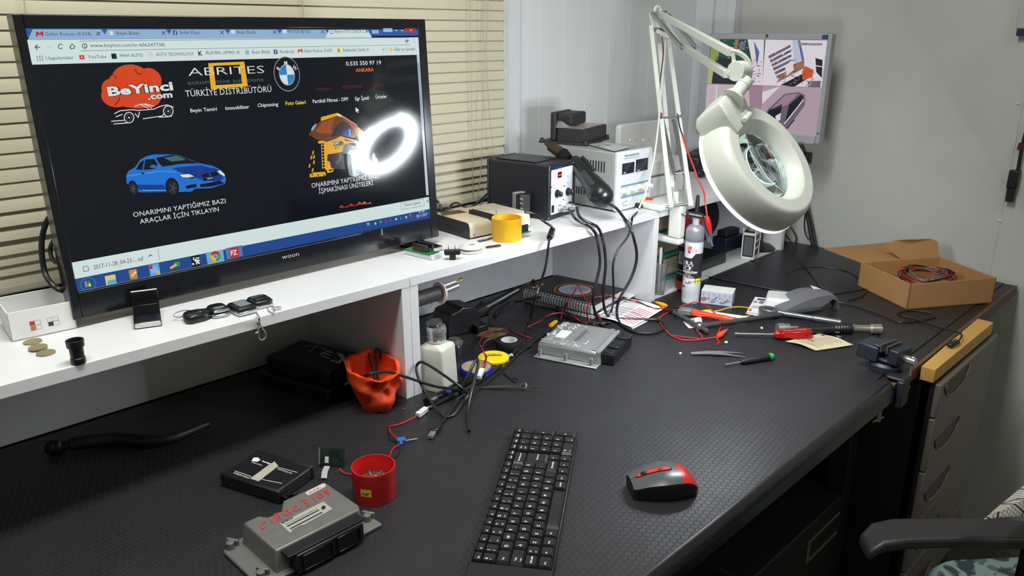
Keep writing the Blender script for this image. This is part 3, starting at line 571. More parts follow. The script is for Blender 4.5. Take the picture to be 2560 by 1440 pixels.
for i in range(40): x, y = random.uniform(1878, 1900), random.uniform(150, 205); ML([(x, y), (x + 4, y + random.uniform(-3, 3))], .0015, random.choice((c4, c2, c5)), 4)
MQ([(1913, 99), (2067, 102), (2053, 220), (1905, 213)], c1); MQ([(1994, 101), (2000, 101), (2010, 150), (2004, 152)], c7, 2); MQ([(1980, 101), (1994, 101), (2003, 152), (1985, 160)], scr('cctv_pale_blue', (200, 206, 230), e), 2); MQ([(1985, 160), (2010, 150), (2010, 170), (1940, 208), (1950, 190)], c5, 2)
for i in range(6): MQ([(1920 + i * 4, 140 + i * 10), (1975 + i * 1, 112 + i * 12), (1976 + i, 118 + i * 12), (1922 + i * 4, 147 + i * 10)], c8, 2); 
for i in range(60): t = random.random(); r_ = random.randint(0, 5); x = 1921 + r_ * 4 + t * 54; y = 142 + r_ * 10 - t * (28 - 2 * r_); ML([(x, y), (x + 2, y - 3)], .002, random.choice((c2, c7, c1)), 4)
MQ([(1962, 165), (1980, 150), (1984, 175), (1966, 190)], c1, 5); MQ([(1950, 213), (2015, 180), (2030, 190), (1985, 217)], c2, 3); MQ([(2005, 178), (2012, 165), (2034, 175), (2030, 195), (2006, 200)], c6, 4); MQ([(2038, 145), (2056, 150), (2054, 195), (2040, 180)], c2, 3); MQ([(2040, 163), (2056, 166), (2055, 168), (2040, 166)], c1, 4); MQ([(2018, 203), (2052, 202), (2050, 219), (2020, 218)], c8, 4)
for i in range(60): x = random.uniform(1955, 2035); y = random.uniform(178, 214); ML([(x, y), (x + random.uniform(-4, 4), y + random.uniform(-2, 2))], .0018, random.choice((c1, c2, c5, c6, c8)), 5)
MQ([(1995, 107), (2055, 108), (2054, 114), (1994, 113)], c8, 3); g.text('2017-11-28 07:47:23 Sal', c1, M.Translation((K(1996, 113)[0], .0012, K(1996, 113)[1])) @ XZ, K(2052, 113)[0] - K(1996, 113)[0], .006)
MQ([(1766, 210), (1905, 214), (1898, 327), (1760, 317)], scr('cctv_rose', (216, 190, 200), e)); MQ([(1872, 213), (1905, 214), (1898, 327), (1875, 325)], c4, 2); MQ([(1790, 212), (1793, 212), (1790, 260), (1787, 260)], c1, 2)
MQ([(1905, 214), (2053, 220), (2040, 337), (1898, 327)], scr('cctv_floor', (190, 168, 182), e)); MQ([(1905, 230), (1950, 216), (1905, 260)], c1, 2)
MQ([(1905, 300), (1918, 275), (1960, 235), (1995, 230), (2012, 238), (2012, 262), (1985, 300), (1958, 333), (1920, 330), (1908, 318)], c8, 2); MQ([(1912, 296), (1922, 275), (1955, 260), (1950, 290), (1930, 318)], c2, 3); MQ([(1924, 276), (1962, 238), (1996, 234), (1968, 262)], c4, 3); MQ([(1972, 262), (2003, 236), (2008, 244), (1985, 278), (1962, 306)], c2, 3); MQ([(1938, 290), (1952, 282), (1950, 300), (1940, 305)], c1, 4); ML([(1960, 310), (2008, 250)], .003, c1, 4); ML([(1915, 318), (1958, 333), (1985, 300)], .003, c2, 4)
ML([(1905, 213), (1898, 327)], .001, c8, 3); ML([(1766, 209.5), (2053, 219)], .001, c8, 3)
g.build('camera_views', ms)
I = MOM.inverted(); b = MB(); bz = I @ V((0, 0, Z0 + SH)); zb = bz.z - .024
b.beam((0.02, .075, Z0m + .12), (.02, .095, zb + .05), .07, .03, BLK); b.build('stand_column', mon, .004)
b = MB(); b.lathe([(.001, zb + .0255), (.105, zb + .0255), (.104, zb + .033), (.06, zb + .045), (.02, zb + .055), (.001, zb + .056)], BLK, 40, (.02, .09, -.02)); b.build('stand_base', mon)

# ================================================================ magnifier lamp
vr = ray(1905, 425); r_v = (RT - vr * RT.dot(vr)).normalized(); u_v = r_v.cross(vr)
n_ = (math.sin(rad(60)) * (.82 * r_v + .57 * u_v) - .5 * vr).normalized()
LC0 = PD(1897, 418, .985 * 1.393)
ex = (V((0, 0, 1)).cross(n_)).normalized(); ey = n_.cross(ex)
LM = M((ex, ey, n_)).transposed().to_4x4(); LM.translation = LC0
BASEP = PD(1700, 512, 1.885); lamp = thing('magnifier_lamp', 'white magnifier lamp on jointed arms clamped to the shelf, its ring of lights lit', 'lamp', BASEP)
LI = M.Translation(-BASEP); W_ = lambda *p: LI @ PD(*p)
LW = mat('lamp_white', (222, 226, 218), .38)
hd = MB(); hd.X = LI @ LM
hd.lathe([(.1165, -.024), (.1175, -.018), (.1155, .004), (.112, .019), (.108, .026), (.105, .0295), (.101, .031), (.0995, .031), (.082, .031), (.0805, .031), (.0785, .030), (.068, .010), (.066, .006), (.0655, -.012), (.067, -.014), (.072, -.018), (.0735, -.012), (.098, -.012), (.108, -.022)], LW, 72, close=True)
HD = hd.build('lamp_head', lamp, sharp=60)
em = MB(); em.X = LI @ LM
em.lathe([(.0775, -.0165), (.0835, -.0165), (.0835, -.0215), (.0775, -.0215)], mat('led_ring', (240, 246, 255), .5, em=LEDS), 48, close=True); em.build('led_ring', HD)
ri = MB(); ri.X = LI @ LM; ri.lathe([(.1167, -.0245), (.1182, -.0245), (.1182, -.0175), (.1176, -.0175)], mat('lit_rim', (250, 252, 255), .5, em=1.1), 72, close=True); ri.build('rim', HD)
le = MB(); le.X = LI @ LM; le.lathe([(.001, .020), (.03, .0175), (.05, .0125), (.0655, .006), (.0655, .003), (.05, -.0035), (.03, -.0085), (.001, -.010)], mat('lens_glass', (215, 240, 236), .01, trans=1), 48)
le.build('lens', HD)
# housing and joint on the rim: direction from the ring's centre towards the hinge
hu = (hit(LM, 1840, 290, 2, .03)); hu.z = 0; hd_ = hu.normalized(); hp = V((-hd_.y, hd_.x, 0))
b = MB(); b.X = LI @ LM
def HQ(r, s, z): return hd_ * r + hp * s + V((0, 0, z))
b.loft([[HQ(r, -w1, z0), HQ(r, w1, z0), HQ(r, w1 * .96, z1), HQ(r, -w1 * .96, z1)] for r, w1, z0, z1 in ((.075, .040, -.018, .033), (.108, .044, -.022, .042), (.128, .041, -.02, .045), (.138, .034, -.012, .041))], LW)
b.build('housing', HD, .003)
R3 = M((hd_, hp, V((0, 0, 1)))).transposed()
b = MB(); b.X = LI @ LM; b.box(HQ(.116, -.020, .0455), (.016, .014, .004), BLK, R3); b.build('switch', HD, .001)
b = MB(); b.X = LI @ LM; b.box(HQ(.088, -.004, .040), (.014, .018, .012), LW, R3); b.cyl(HQ(.084, -.016, .042), HQ(.084, .010, .042), .006, LW); b.build('latch', HD, .002)
J0 = LM @ HQ(.124, .000, .046); J1 = PD(1868, 200, dep(J0) + .02)
b = MB(); b.cyl(LI @ J0, LI @ (J0 + (J1 - J0) * .16), .021, LW, .017); b.cyl(LI @ (J0 + (J1 - J0) * .1), LI @ (J0 + (J1 - J0) * .75), .0115, LW); b.cyl(LI @ (J0 + (J1 - J0) * .7), LI @ J1, .0125, LW, .0115); b.build('neck', lamp)
# arms
E0 = PD(1648, 40, 2.20); dE = 2.20; dH = dep(J1)
def arm(a, c, w_, t, nm, up=RT):
    b = MB(); b.beam(LI @ a, LI @ c, w_, t, LW, up); b.build(nm, lamp, .0006)
side = RT.copy()
arm(PD(1627, 66, 2.17), PD(1677, 520, 1.862), .011, .011, 'lower_arm_bar')
arm(PD(1667, 72, 2.21), PD(1727, 517, 1.862), .011, .011, 'lower_arm_bar')
arm(PD(1645, 80, 2.24), PD(1680, 470, 1.93), .011, .011, 'lower_arm_bar')
for a, c in (((1649, 34), (1826, 131)), ((1700, 112), (1818, 186))):
    arm(PD(*a, 2.2), PD(*c, dH + .03), .011, .013, 'upper_arm_bar', UP)
b = MB()
for a, c in (((1630, 34), (1706, 120)), ((1672, 38), (1739, 118))):
    b.cyl(W_(*a, 2.18), W_(*c, 2.04), .0055, STL); b.cyl(W_(c[0], c[1] - 3, 2.04), W_(c[0] + 12, c[1] + 3, 2.03), .003, CHR)
b.build('spring_tubes', lamp)
b = MB(); b.tube([W_(x, y, 2.2) for x, y in ((1640, 34), (1637, 24), (1644, 16), (1651, 22), (1653, 36))], .004, LW); b.cyl(W_(1627, 34, 2.18), W_(1667, 29, 2.2), .0035, CHR)
b.cyl(W_(1625, 74, 2.17), W_(1672, 76, 2.21), .005, GRY)
b.beam(W_(1632, 32, 2.2), W_(1640, 78, 2.19), .006, .02, LW, RT); b.beam(W_(1650, 34, 2.2), W_(1700, 112, 2.14), .004, .012, LW, RT); b.beam(W_(1640, 76, 2.18), W_(1672, 92, 2.18), .012, .01, LW, RT); b.build('elbow_joint', lamp)
b = MB()
for s in (-.012, .012): b.loft([[W_(x, y, dH + .02 + s + k) for x, y in ((1828, 126), (1836, 132), (1843, 168), (1844, 188), (1838, 193), (1822, 191), (1815, 183), (1830, 172))] for k in (-.0015, .0015)], LW)
b.cyl(W_(1838, 178, dH), W_(1862, 176, dH + .02), .017, LW); b.build('head_bracket', lamp, .0008)
b = MB(); b.tube([W_(x, y, dH + .01) for x, y in ((1826, 127), (1845, 131), (1862, 142), (1873, 158), (1874, 172), (1870, 190), (1866, 206))], .0042, LW); b.build('supply_cable', lamp)
for a, c in (((1656, 301), (1686, 436)), ((1684, 300), (1711, 436))):
    A, B_ = W_(*a, 2.02), W_(*c, 1.92); d = B_ - A; x, y, _ = basis(d); N = 26
    b = MB(); b.tube([A + d * (i / (N * 6)) + (x * math.cos(2 * pi * i / 6) + y * math.sin(2 * pi * i / 6)) * .0048 for i in range(N * 6 + 1)], .0016, STL, 5, 0); b.cyl(A, B_, .0036, DST)
    o = b.build('spring', lamp)
    hk = MB(); hk.tube([W_(*c, 1.92), W_(c[0] + 1, c[1] + 20, 1.9), W_(c[0] - 4 if c[0] < 1700 else c[0] + 3, 480, 1.89), W_(c[0] + 2 if c[0] < 1700 else c[0] - 6, 495, 1.88), W_(c[0] + 4 if c[0] < 1700 else c[0] - 4, 512, 1.87)], .0011, STL, 6); hk.build('hook', o)
for a, c, r in ((W_(1648, 296, 2.0), W_(1704, 290, 2.02), .0028), (W_(1651, 519, 1.86), W_(1731, 508, 1.87), .004), (W_(1680, 435, 1.92), W_(1716, 430, 1.92), .0018)): MB().cyl(a, c, r, CHR).build('cross_pin', lamp)
b = MB(); b.cyl(W_(1652, 282, 2.0), W_(1652, 292, 2.0), .0042, mat('red_cap', (150, 30, 36), .4)); b.build('red_cap', lamp)
b = MB(); b.tube([W_(x, y, 2.1) for x, y in ((1655, 92), (1658, 130), (1652, 190), (1646, 230), (1650, 285))], .0016, mat('dark_red_wire', (90, 30, 32), .5), 6); b.build('thin_wire', lamp)
b = MB(); b.tube([W_(x, y, d) for x, y, d in ((1664, 100, 2.15), (1660, 160, 2.1), (1653, 230, 2.03), (1645, 320, 1.95), (1634, 400, 1.89), (1618, 470, 1.85), (1598, 520, 1.82))], .0022, LW, 6); b.build('white_cord', lamp)
# clamp: block on the shelf, spine down the front, jaw and screw below
o = BASEP; b = MB(); cx = 1.612; bl_ = lambda p: V(p) - o
b.loft([[bl_((x, y, Z0 + SH + z)) for x, y in ((cx - .055, 1.05), (cx + .03, 1.05), (cx + .04, 1.12), (cx - .045, 1.12))] for z in (.0005, .016)], LW); b.b2(bl_((cx - .004, 1.026, Z0 + SH - .072)), bl_((cx + .022, 1.062, Z0 + SH + .016)), LW)
b.b2(bl_((cx - .004, 1.026, Z0 + SH - .088)), bl_((cx + .022, 1.120, Z0 + SH - .072)), LW); b.build('clamp', lamp, .005)
b = MB(); b.cyl(bl_((cx + .009, 1.105, Z0 + SH - .12)), bl_((cx + .009, 1.105, Z0 + SH - .023)), .0055, CHR); b.cyl(bl_((cx + .009, 1.105, Z0 + SH - .024)), bl_((cx + .009, 1.105, Z0 + SH - .0185)), .011, CHR); b.build('clamp_screw', lamp)
b = MB(); b.cyl(bl_((cx + .02, 1.06, Z0 + SH + .012)), bl_((cx + .02, 1.06, Z0 + SH + .04)), .008, LW); b.build('pivot', lamp)

# ================================================================ on the shelf, from the left
# white open carton
bl = S(43, 853); br = S(188, 822); BXM = mtx((bl.x, bl.y, bl.z + .0005), ang(bl, br)); Lb = (br - bl).length
t = thing('box', 'open white cardboard box with small colour squares, left of the television', 'box', mtx=BXM)
H_ = .042; DP = .075; q = MB(); tk = .002
q.b2((-.006, 0, 0), (Lb + .003, tk, H_), LWH); q.b2((-.006, DP - tk, 0), (Lb + .003, DP, H_ + .004), LWH); q.b2((-.006, 0, 0), (-.006 + tk, DP, H_), LWH); q.b2((Lb + .001, 0, 0), (Lb + .003, DP, H_), LWH); q.b2((-.006, 0, 0), (Lb + .003, DP, tk), LWH)
q.build('carton', t, .0005)
q = MB()
for (x, y, m) in ((74, 808, (190, 50, 44)), (77, 820, (196, 116, 60)), (118, 799, None), (121, 809, (40, 46, 48))):
    c = hit(BXM, x, y, 1, 0); k = .0105
    if m: q.poly([(c.x, -.0003, c.z - .004), (c.x + k * .6, -.0003, c.z - .004), (c.x + k * .6, -.0003, c.z + .002), (c.x, -.0003, c.z + .002)], mat('print%s' % m[0], m, .6))
    q.line([(c.x, c.z - .004), (c.x + k * 1.3, c.z - .004), (c.x + k * 1.3, c.z + .002), (c.x, c.z + .002), (c.x, c.z - .004)], .0003, GRY, M.Translation((0, -.0003, 0)) @ XZ); q.line([(c.x + k * .6, c.z - .004), (c.x + k * .6, c.z + .002)], .0003, GRY, M.Translation((0, -.0003, 0)) @ XZ)
q.build('colour_marks', t)
tag(MB().box((0, 0, 0), (.028, .014, .006), BLK).build('remote_part', loc=BXM @ V((.02, .028, .0062)), bevel=.002), 'black plastic piece lying inside the open white box', 'plastic piece')
# coins
CO = mat('coin_brass', (150, 136, 100), .4, .35, noise=.15, nscale=300)
for (x, y, h, lb) in ((82, 856, .0, 'brass coin nearest the white box'), (95, 870, .0021, 'brass coin overlapping in the middle of three coins'), (115, 884, .0, 'brass coin nearest the shelf edge, beside the black cap')):
    c = S(x, y, h); b = MB(); b.lathe([(.001, .0002), (.0118, .0002), (.0118, .0018), (.0110, .0022), (.0104, .0019), (.001, .0019)], CO, 36); tag(b.build('coin', loc=c), lb, 'coin', 'coins on the shelf')
# black stepped cap
c = S(197, 908); b = MB(); k = .0092
b.lathe([(.001, .0002), (k * .92, .0002), (k, .002), (k * .98, .0085), (k * .9, .0092), (k * .93, .018), (k * .93, .0235), (k * 1.16, .024), (k * 1.2, .033), (k * 1.1, .0335), (k * .95, .033), (k * .9, .026), (.001, .026)], BLK, 32)
tag(b.build('bottle_cap', loc=c), 'black stepped plastic cap standing near the shelf edge', 'cap')
# key fobs
def fob(nm, label, a, c, ln, wd, h, build):
    P = S(*a); Q = S(*c); t = thing(nm, label, 'key fob', P + V((0, 0, .0004)), ang(P, Q), 'car alarm key fobs in a row'); build(t); return t
def plate(out, z0, z1, m, top=None):
    b = MB(); n = len(out); cx = sum(p[0] for p in out) / n; cy = sum(p[1] for p in out) / n
    sc = lambda f, z: [V((cx + (x - cx) * f, cy + (y - cy) * f, z)) for x, y in out]
    b.loft([sc(.9, z0), sc(1, z0 + (z1 - z0) * .3), sc(1, z0 + (z1 - z0) * .65), sc(.86, z1)], m); return b
FB = mat('fob_black', (20, 21, 26), .3); LCD = mat('lcd_grey', (120, 136, 134), .25)
def f1(t):
    plate([(-.020, -.008), (-.014, -.015), (.006, -.016), (.021, -.010), (.022, .006), (.008, .014), (-.008, .017), (-.016, .012)], 0, .0125, FB).build('case', t, sharp=60)
    for i in range(3): MB().box((-.008 + i * .006, .004 - i * .003, .0126), (.0022, .014 - i * .003, .0012), BLK).build('button', t, .0004)
    b = MB(); b.cyl((.004, -.004, .0122), (.004, -.004, .0132), .0025, STL, n=14); b.build('emblem', t); b = MB(); b.tube([(-.012 + .014 * math.cos(a * .6), .020 + .004 * math.sin(a * .6), .008 + .003 * math.sin(a * .6)) for a in range(11)], .0008, STL, 6); b.build('key_ring', t)
def f2(t):
    o = rrect(.030, .036, .010); plate(o, 0, .006, CHR).build('chrome_rim', t, sharp=60); plate([(x * .92, y * .92 + .001) for x, y in o], .0055, .0135, FB).build('case', t, sharp=60)
    plate([(x * .55, y * .22 - .006) for x, y in o], .0134, .0139, LCD).build('display', t); plate([(x * .8, y * .18 - .014) for x, y in o], .009, .012, CHR).build('chrome_front', t, sharp=60)
def f3(t):
    o = rrect(.032, .042, .004); plate(o, 0, .008, CHR).build('chrome_rim', t, sharp=60); plate([(x * .99, y * .97 + .0005) for x, y in o], .0045, .013, FB).build('case', t, sharp=60)
    MB().prism(rrect(.019, .026, .001, cx=.0015, cy=.002), .0128, .0134, LCD).build('display', t)
    b = MB(); b.b2((-.01, -.0225, .004), (.011, -.019, .007), CHR); b.build('bar', t, .001)
def f4(t):
    o = rrect(.034, .038, .009); plate(o, 0, .006, CHR).build('chrome_rim', t, sharp=60); plate([(x * .98, y * .98) for x, y in o], .004, .0125, FB).build('case', t, sharp=60)
    plate([(x * .6, y * .25 + .009) for x, y in o], .0122, .013, mat('blue_grey_window', (70, 84, 110), .15)).build('window', t); plate([(x * .7, y * .35 - .006) for x, y in o], .0122, .015, FB).build('flip_lid', t, sharp=60)
fob('key_fob', 'black rubber-button car key fob with a key ring, leftmost in the row', (492, 800), (530, 790), 0, 0, 0, f1)
fob('key_fob', 'rounded key fob with curved grey display and chrome front, second in the row', (546, 787), (576, 780), 0, 0, 0, f2)
k3 = fob('key_fob', 'square key fob with a large grey display and hanging chrome clip', (606, 780), (640, 771), 0, 0, 0, f3)
k4 = fob('key_fob', 'black key fob with a sliding lid, at the back right of the row', (650, 764), (684, 756), 0, 0, 0, f4)
def links(nm, P, par, r=.0011):
    I = M.Translation(-par.location); Iz = Euler(par.rotation_euler).to_matrix().to_4x4().inverted()
    b = MB(); b.tube([Iz @ I @ p for p in P], r, CHR, 8); return b
pts = [S(640, 783, .006), S(646, 790, .006), S(648, 797, .004), PY(648, 805, 1.062), PY(650, 813, 1.060)]
links('chain', pts, k3, .0016).build('chain', k3)
I3 = (M.Translation(k3.location) @ Euler(k3.rotation_euler).to_matrix().to_4x4()).inverted()
b = MB(); c = I3 @ PY(646, 806, 1.061); b.sphere(c, .0042, CHR, 14); b.build('swivel_ball', k3)
b = MB(); b.tube([I3 @ PY(x, y, 1.062) for x, y in ((650, 812), (646, 818), (646, 836), (649, 847), (656, 850), (663, 844), (664, 834), (657, 822), (652, 814))], .0013, CHR, 8); b.cyl(I3 @ PY(639, 834, 1.062), I3 @ PY(646, 829, 1.062), .0012, CHR); b.build('clip_hook', k3)
I4 = (M.Translation(k4.location) @ Euler(k4.rotation_euler).to_matrix().to_4x4()).inverted()
b = MB(); b.tube([I4 @ S(x, y, h) for x, y, h in ((668, 770, .003), (674, 779, .002), (682, 781, .002), (686, 773, .004), (678, 767, .004), (690, 768, .005), (701, 767, .004), (698, 772, .003), (684, 775, .002))], .0009, CHR, 6); b.build('key_ring', k4)

# SOIC test adapter on foam
P = S(1012, 636); Q = S(1080, 652); am = mtx(P + V((0, 0, .0004)), ang(P, Q)); L = (Q - P).length
t = thing('chip_adapter', 'green chip test adapter on a white foam block', 'circuit board', mtx=am)
MB().b2((0, 0, 0), (L, .030, .009), mat('foam_white', (224, 228, 226), .9, bump=.6, bscale=900)).build('foam_block', t, .001)
MB().b2((-.001, -.001, .009), (L * .93, .027, .0106), GRN).build('board', t)
b = MB(); b.b2((L * .2, .0065, .0106), (L * .72, .012, .0235), BLK); b.b2((L * .22, .0205, .0106), (L * .75, .0255, .025), BLK); b.b2((L * .2, .012, .0106), (L * .74, .0205, .017), BLK); b.build('socket', t, .0006)
b = MB()
for i in range(14): x = L * (.22 + .036 * i); b.b2((x, .0056, .0108), (x + .0008, .0066, .0175), COP)
b.build('contacts', t)
# black clip connector with two pins
P = S(1131, 649); am = mtx(P + V((0, 0, .0004)), rad(-38)); t = thing('connector_plug', 'small black connector block with two upright pins', 'connector', mtx=am)
MB().b2((-.0055, -.005, 0), (.0065, .005, .0095), BLK).build('foot_block', t, .0008)
b = MB(); b.b2((-.0145, -.0045, .0095), (.0148, .0055, .0135), BLK); b.b2((-.0155, -.0065, .0125), (.0155, .006, .019), BLK); b.build('body', t, .0008)
for x in (-.007, .0055): b = MB(); b.cyl((x, 0, .018), (x, 0, .0285), .0012, DST, .0003, 8); b.build('pin', t)
# white reel
c = S(1176, 628); t = thing('wire_reel', 'low white plastic reel wound with thin white wire', 'reel', c + V((0, 0, .0005)))
b = MB(); b.lathe([(.008, 0), (.024, 0), (.026, .001), (.026, .0022), (.017, .003)], WHT, 40); b.lathe([(.017, .003), (.0185, .0055), (.017, .0078)], mat('wound_wire', (205, 196, 190), .5, bump=.8, bscale=1500), 40)
b.lathe([(.017, .0078), (.0235, .008), (.0225, .0095), (.013, .0135), (.0095, .0138), (.0085, .013), (.008, .006), (.001, .006)], WHT, 40); b.build('spool', t)
b = MB(); b.tube([(.02, -.012, .005), (.012, -.021, .003), (.004, -.023, .0015), (-.006, -.026, .001)], .0004, WHT, 5); b.build('loose_end', t)
# loose chips
for (a, c, w_, hh, lb, dn) in (((1216, 621), (1251, 616), .007, .0032, 'long black chip lying in front of the yellow cup', 1), ((1197, 605), (1214, 601), .009, .002, 'square black chip with pale marks, beside the cream programmer', 0), ((1214, 602), (1229, 596), .006, .002, 'thin black chip half behind the yellow cup', 0)):
    P = S(*a); Q = S(*c); L = (Q - P).length; b = MB(); b.b2((0, -w_ / 2, .0006), (L, w_ / 2, hh), BLK)
    if dn:
        for i in range(12): b.b2((L * (i + .5) / 12 - .0004, -w_ / 2 - .0012, 0), (L * (i + .5) / 12 + .0004, -w_ / 2, .002), STL)
    else:
        for i in range(5): b.b2((L * (i + .3) / 5, -w_ * .3, hh), (L * (i + .7) / 5, w_ * .3, hh + .0001), mat('pale_print', (150, 150, 150), .6))
    tag(b.build('chip', loc=P + V((0, 0, .0004)), bevel=.0002), lb, 'chip', 'loose chips on the shelf').rotation_euler = (0, 0, ang(P, Q))
# programmer
pn = S(1173, 600); pr = S(1322, 569); pl_ = S(1093, 560); rz = ang(pn, pr); am = mtx(pn + V((0, 0, .0005)), rz); W = (pr - pn).length * 1.02; DPT = .140; Hh = .034
t = thing('chip_programmer', 'flat cream chip programmer with black side and a long black socket', 'electronic device', mtx=am)
b = MB(); pf = [(0, .003)] + [(.011 - .011 * math.cos(a), Hh - .011 + .011 * math.sin(a)) for a in (0, .4, .8, 1.2, 1.571)] + [(DPT - .01, Hh), (DPT, Hh - .006), (DPT, .003)]
b.loft([[V((x, y, z)) for y, z in pf] for x in (.0022, W)], mat('programmer_cream', (206, 196, 172), .4)); b.build('cover', t, .0006)
b = MB(); b.loft([[V((x, y, z + .0004)) for y, z in pf] for x in (0, .0022)], mat('programmer_side', (40, 44, 50), .4)); b.b2((.002, .004, 0), (W - .002, DPT - .004, .0035), BLK); b.build('side_plate', t)
b = MB()
for i in range(13): b.b2((-.0003, .022 + i * .0048, .008), (0, .0235 + i * .0048, .018 + .004 * (i % 2)), BLKG)
b.build('vent_slots', t)
b = MB(); b.cyl((.012, .001, .009), (.012, -.0015, .009), .0022, CHR, n=12); b.build('screw', t)
I = am.inverted(); z1 = Hh
ka = hit(am, 1180, 527, 2, z1 + .006); kb = hit(am, 1236, 542, 2, z1 + .006); d = (kb - ka); an = math.atan2(d.y, d.x); R = M.Rotation(an, 3, 'Z')
b = MB(); b.box((ka + kb) / 2 + V((0, 0, -.0035)), (d.length * 1.1, .013, .005), BLK, R); b.box((ka + kb) / 2 + R @ V((0, .004, .001)), (d.length * 1.1, .004, .004), BLK, R); b.box((ka + kb) / 2 + R @ V((0, -.004, .001)), (d.length * 1.1, .004, .004), BLK, R); b.build('zif_socket', t, .0006)
lv = kb + R @ V((.002, .004, 0)); b = MB(); b.cyl(lv, lv + V((0, 0, .012)), .0007, STL, n=8); b.sphere(lv + V((0, 0, .013)), .002, STL, 10); b.build('lever', t)
p = hit(am, 1264, 539, 2, z1); b = MB(); b.b2((p.x, p.y, z1), (p.x + .006, p.y + .004, z1 + .002), BLK); b.build('button', t); b = MB(); p = hit(am, 1272, 538, 2, z1); b.text('run', INK, M.Translation((p.x, p.y, z1 + .0003)), .008, .002); b.build('button_text', t)
b = MB(); p = hit(am, 1190, 523, 2, z1); b.text('TNM5000', INK, M.Translation((p.x, p.y, z1 + .0003)) @ M.Rotation(rad(-58), 4, 'Z'), .03, .0045); b.build('model_text', t)
b = MB(); a1 = hit(am, 1105, 540, 2, z1); a2 = hit(am, 1168, 531, 2, z1); a3 = hit(am, 1148, 525, 2, z1); a4 = hit(am, 1100, 530, 2, z1)
b.poly([(q.x, q.y, z1 + .0003) for q in (a1, a2, a3, a4)], mat('sticker_fire', (70, 34, 26), .4, noise=.5, nscale=150)); b.line([(q.x, q.y) for q in (a1, (a1 + a2) / 2 + V((0, .003, 0)), a2, a3)], .0016, mat('sticker_orange', (230, 120, 40), .4), z=z1 + .0005); b.build('flame_sticker', t)
# yellow cup
def cup(nm, label, P, r, h, m, wall=.0014, fillz=None):
    b = MB(); b.lathe([(.001, .0004), (r * .985, .0004), (r, .002), (r, h - .006), (r * 1.005, h - .0055), (r * 1.005, h), (r * .955, h), (r * .95, h - .007), (r * .94, h - .008), (r * .93, .002), (.001, .002)], m, 48)
    return tag(b.build(nm, loc=P, sharp=40), label, 'cup')
c = (S(1229, 600) + S(1303, 604)) / 2 + V((.010, .009, 0)); cup('plastic_cup', 'open yellow plastic cup on the shelf edge', c, .0315, .0475, YEL)
# board with pins behind the yellow cup
P = S(1302, 598); am = mtx(P + V((0, 0, .0004)), ang(P, S(1336, 590))); t = thing('pin_adapter', 'small green board on metal pins with a black socket, behind the yellow cup', 'circuit board', mtx=am)
MB().b2((-.005, 0, .010), (.030, .022, .0116), GRN).build('board', t)
b = MB(); b.b2((-.005, .006, .0116), (.026, .016, .022), BLK); b.b2((-.005, .004, .022), (.026, .008, .027), BLK); b.b2((.023, .005, .012), (.027, .018, .019), BLK); b.build('socket', t, .0006)
b = MB()
for i in range(10):
    for y in (.002, .018): b.cyl((-.003 + i * .0032, y, 0), (-.003 + i * .0032, y, .0101), .0005, STL, n=5)
b.build('pins', t)
# USB hub leaning on the station
P = S(1279, 545); am = mtx(P + V((0, 0, .0005)), ang(P, S(1317, 563)) + rad(6)); t = thing('usb_hub', 'black and grey upright USB hub against the black soldering station', 'usb hub', mtx=am)
b = MB(); b.b2((0, .0, 0), (.018, .03, .062), mat('hub_grey', (140, 144, 148), .35)); b.build('grey_shell', t, .004)
b = MB(); b.b2((.0175, -.0004, 0), (.037, .03, .061), BLK); b.build('port_face', t, .003)
for i, (x, y) in enumerate(((1304, 498), (1304, 509), (1304, 522), (1304, 481))):
    p = hit(am, x, y, 1, -.0004); b = MB(); b.b2((p.x - .006, -.001, p.z - .002), (p.x + .006, -.0003, p.z + .0025), STL); b.b2((p.x - .005, -.0013, p.z + .0002), (p.x + .005, -.0009, p.z + .0018), WHT); b.build('usb_port', t)

# ---------------------------------------------------------------- soldering station
pc = S(1371, 553); pr = S(1437, 531); SSM = mtx(pc + V((0, 0, .0006)), ang(pc, pr)); SW = (pr - pc).length; SHT = .128; SD = .18
ss = thing('soldering_station', 'black soldering station with a white control panel and red digits', 'soldering station', mtx=SSM)
SBK = mat('station_black', (30, 32, 40), .4)
b = MB(); b.b2((.001, .006, .001), (SW - .001, SD - .006, SHT - .001), SBK); b.build('housing', ss, .004)
b = MB(); b.b2((0, 0, 0), (SW, .0065, SHT), SBK); b.build('front_frame', ss, .003); b = MB(); b.b2((0, SD - .0065, 0), (SW, SD, SHT), SBK); b.build('rear_frame', ss, .003)
b = MB(); b.loft([[V((x, y, z)) for x, y in ((.012, .045), (SW - .012, .045), (SW - .012, SD - .02), (.012, SD - .02))] for z in (SHT - .001, SHT + .002)], SBK); b.build('top_plate', ss, .0012)
sp = lambda x, y: (hit(SSM, x, y, 1, -.0006).x, hit(SSM, x, y, 1, -.0006).z)
u0, w0 = sp(1377, 538); u1, w1 = sp(1432, 413)
pan = MB().prism(rrect(u1 - u0, w1 - w0, .003, cx=(u0 + u1) / 2, cy=(w0 + w1) / 2), 0, .0008, mat('panel_white', (232, 236, 244), .35))
pan.v = [V((v.x, -v.z, v.y)) for v in pan.v]; pan.build('control_panel', ss)
FT = lambda x, y, o=.0011: M.Translation((sp(x, y)[0], -o, sp(x, y)[1])) @ XZ
def ptext(par, s, x, y, wd, h, m, bold=0, nm='panel_text', f=None): MB().text(s, m, (f or FT)(x, y), wd, h, bold).build(nm, par)
SBL = mat('print_blue', (40, 60, 130), .5)
ptext(ss, 'CLASS 968', 1380, 426, .041, .0058, SBL, .03); ptext(ss, 'HOT AIR REWORK STATION', 1380, 430, .042, .0016, SBL)
x, z = sp(1394, 445); dsp = MB().b2((x, -.0018, z), (x + .0155, -.0005, z + .013), mat('display_red', (74, 8, 6), .2)).build('display', ss)
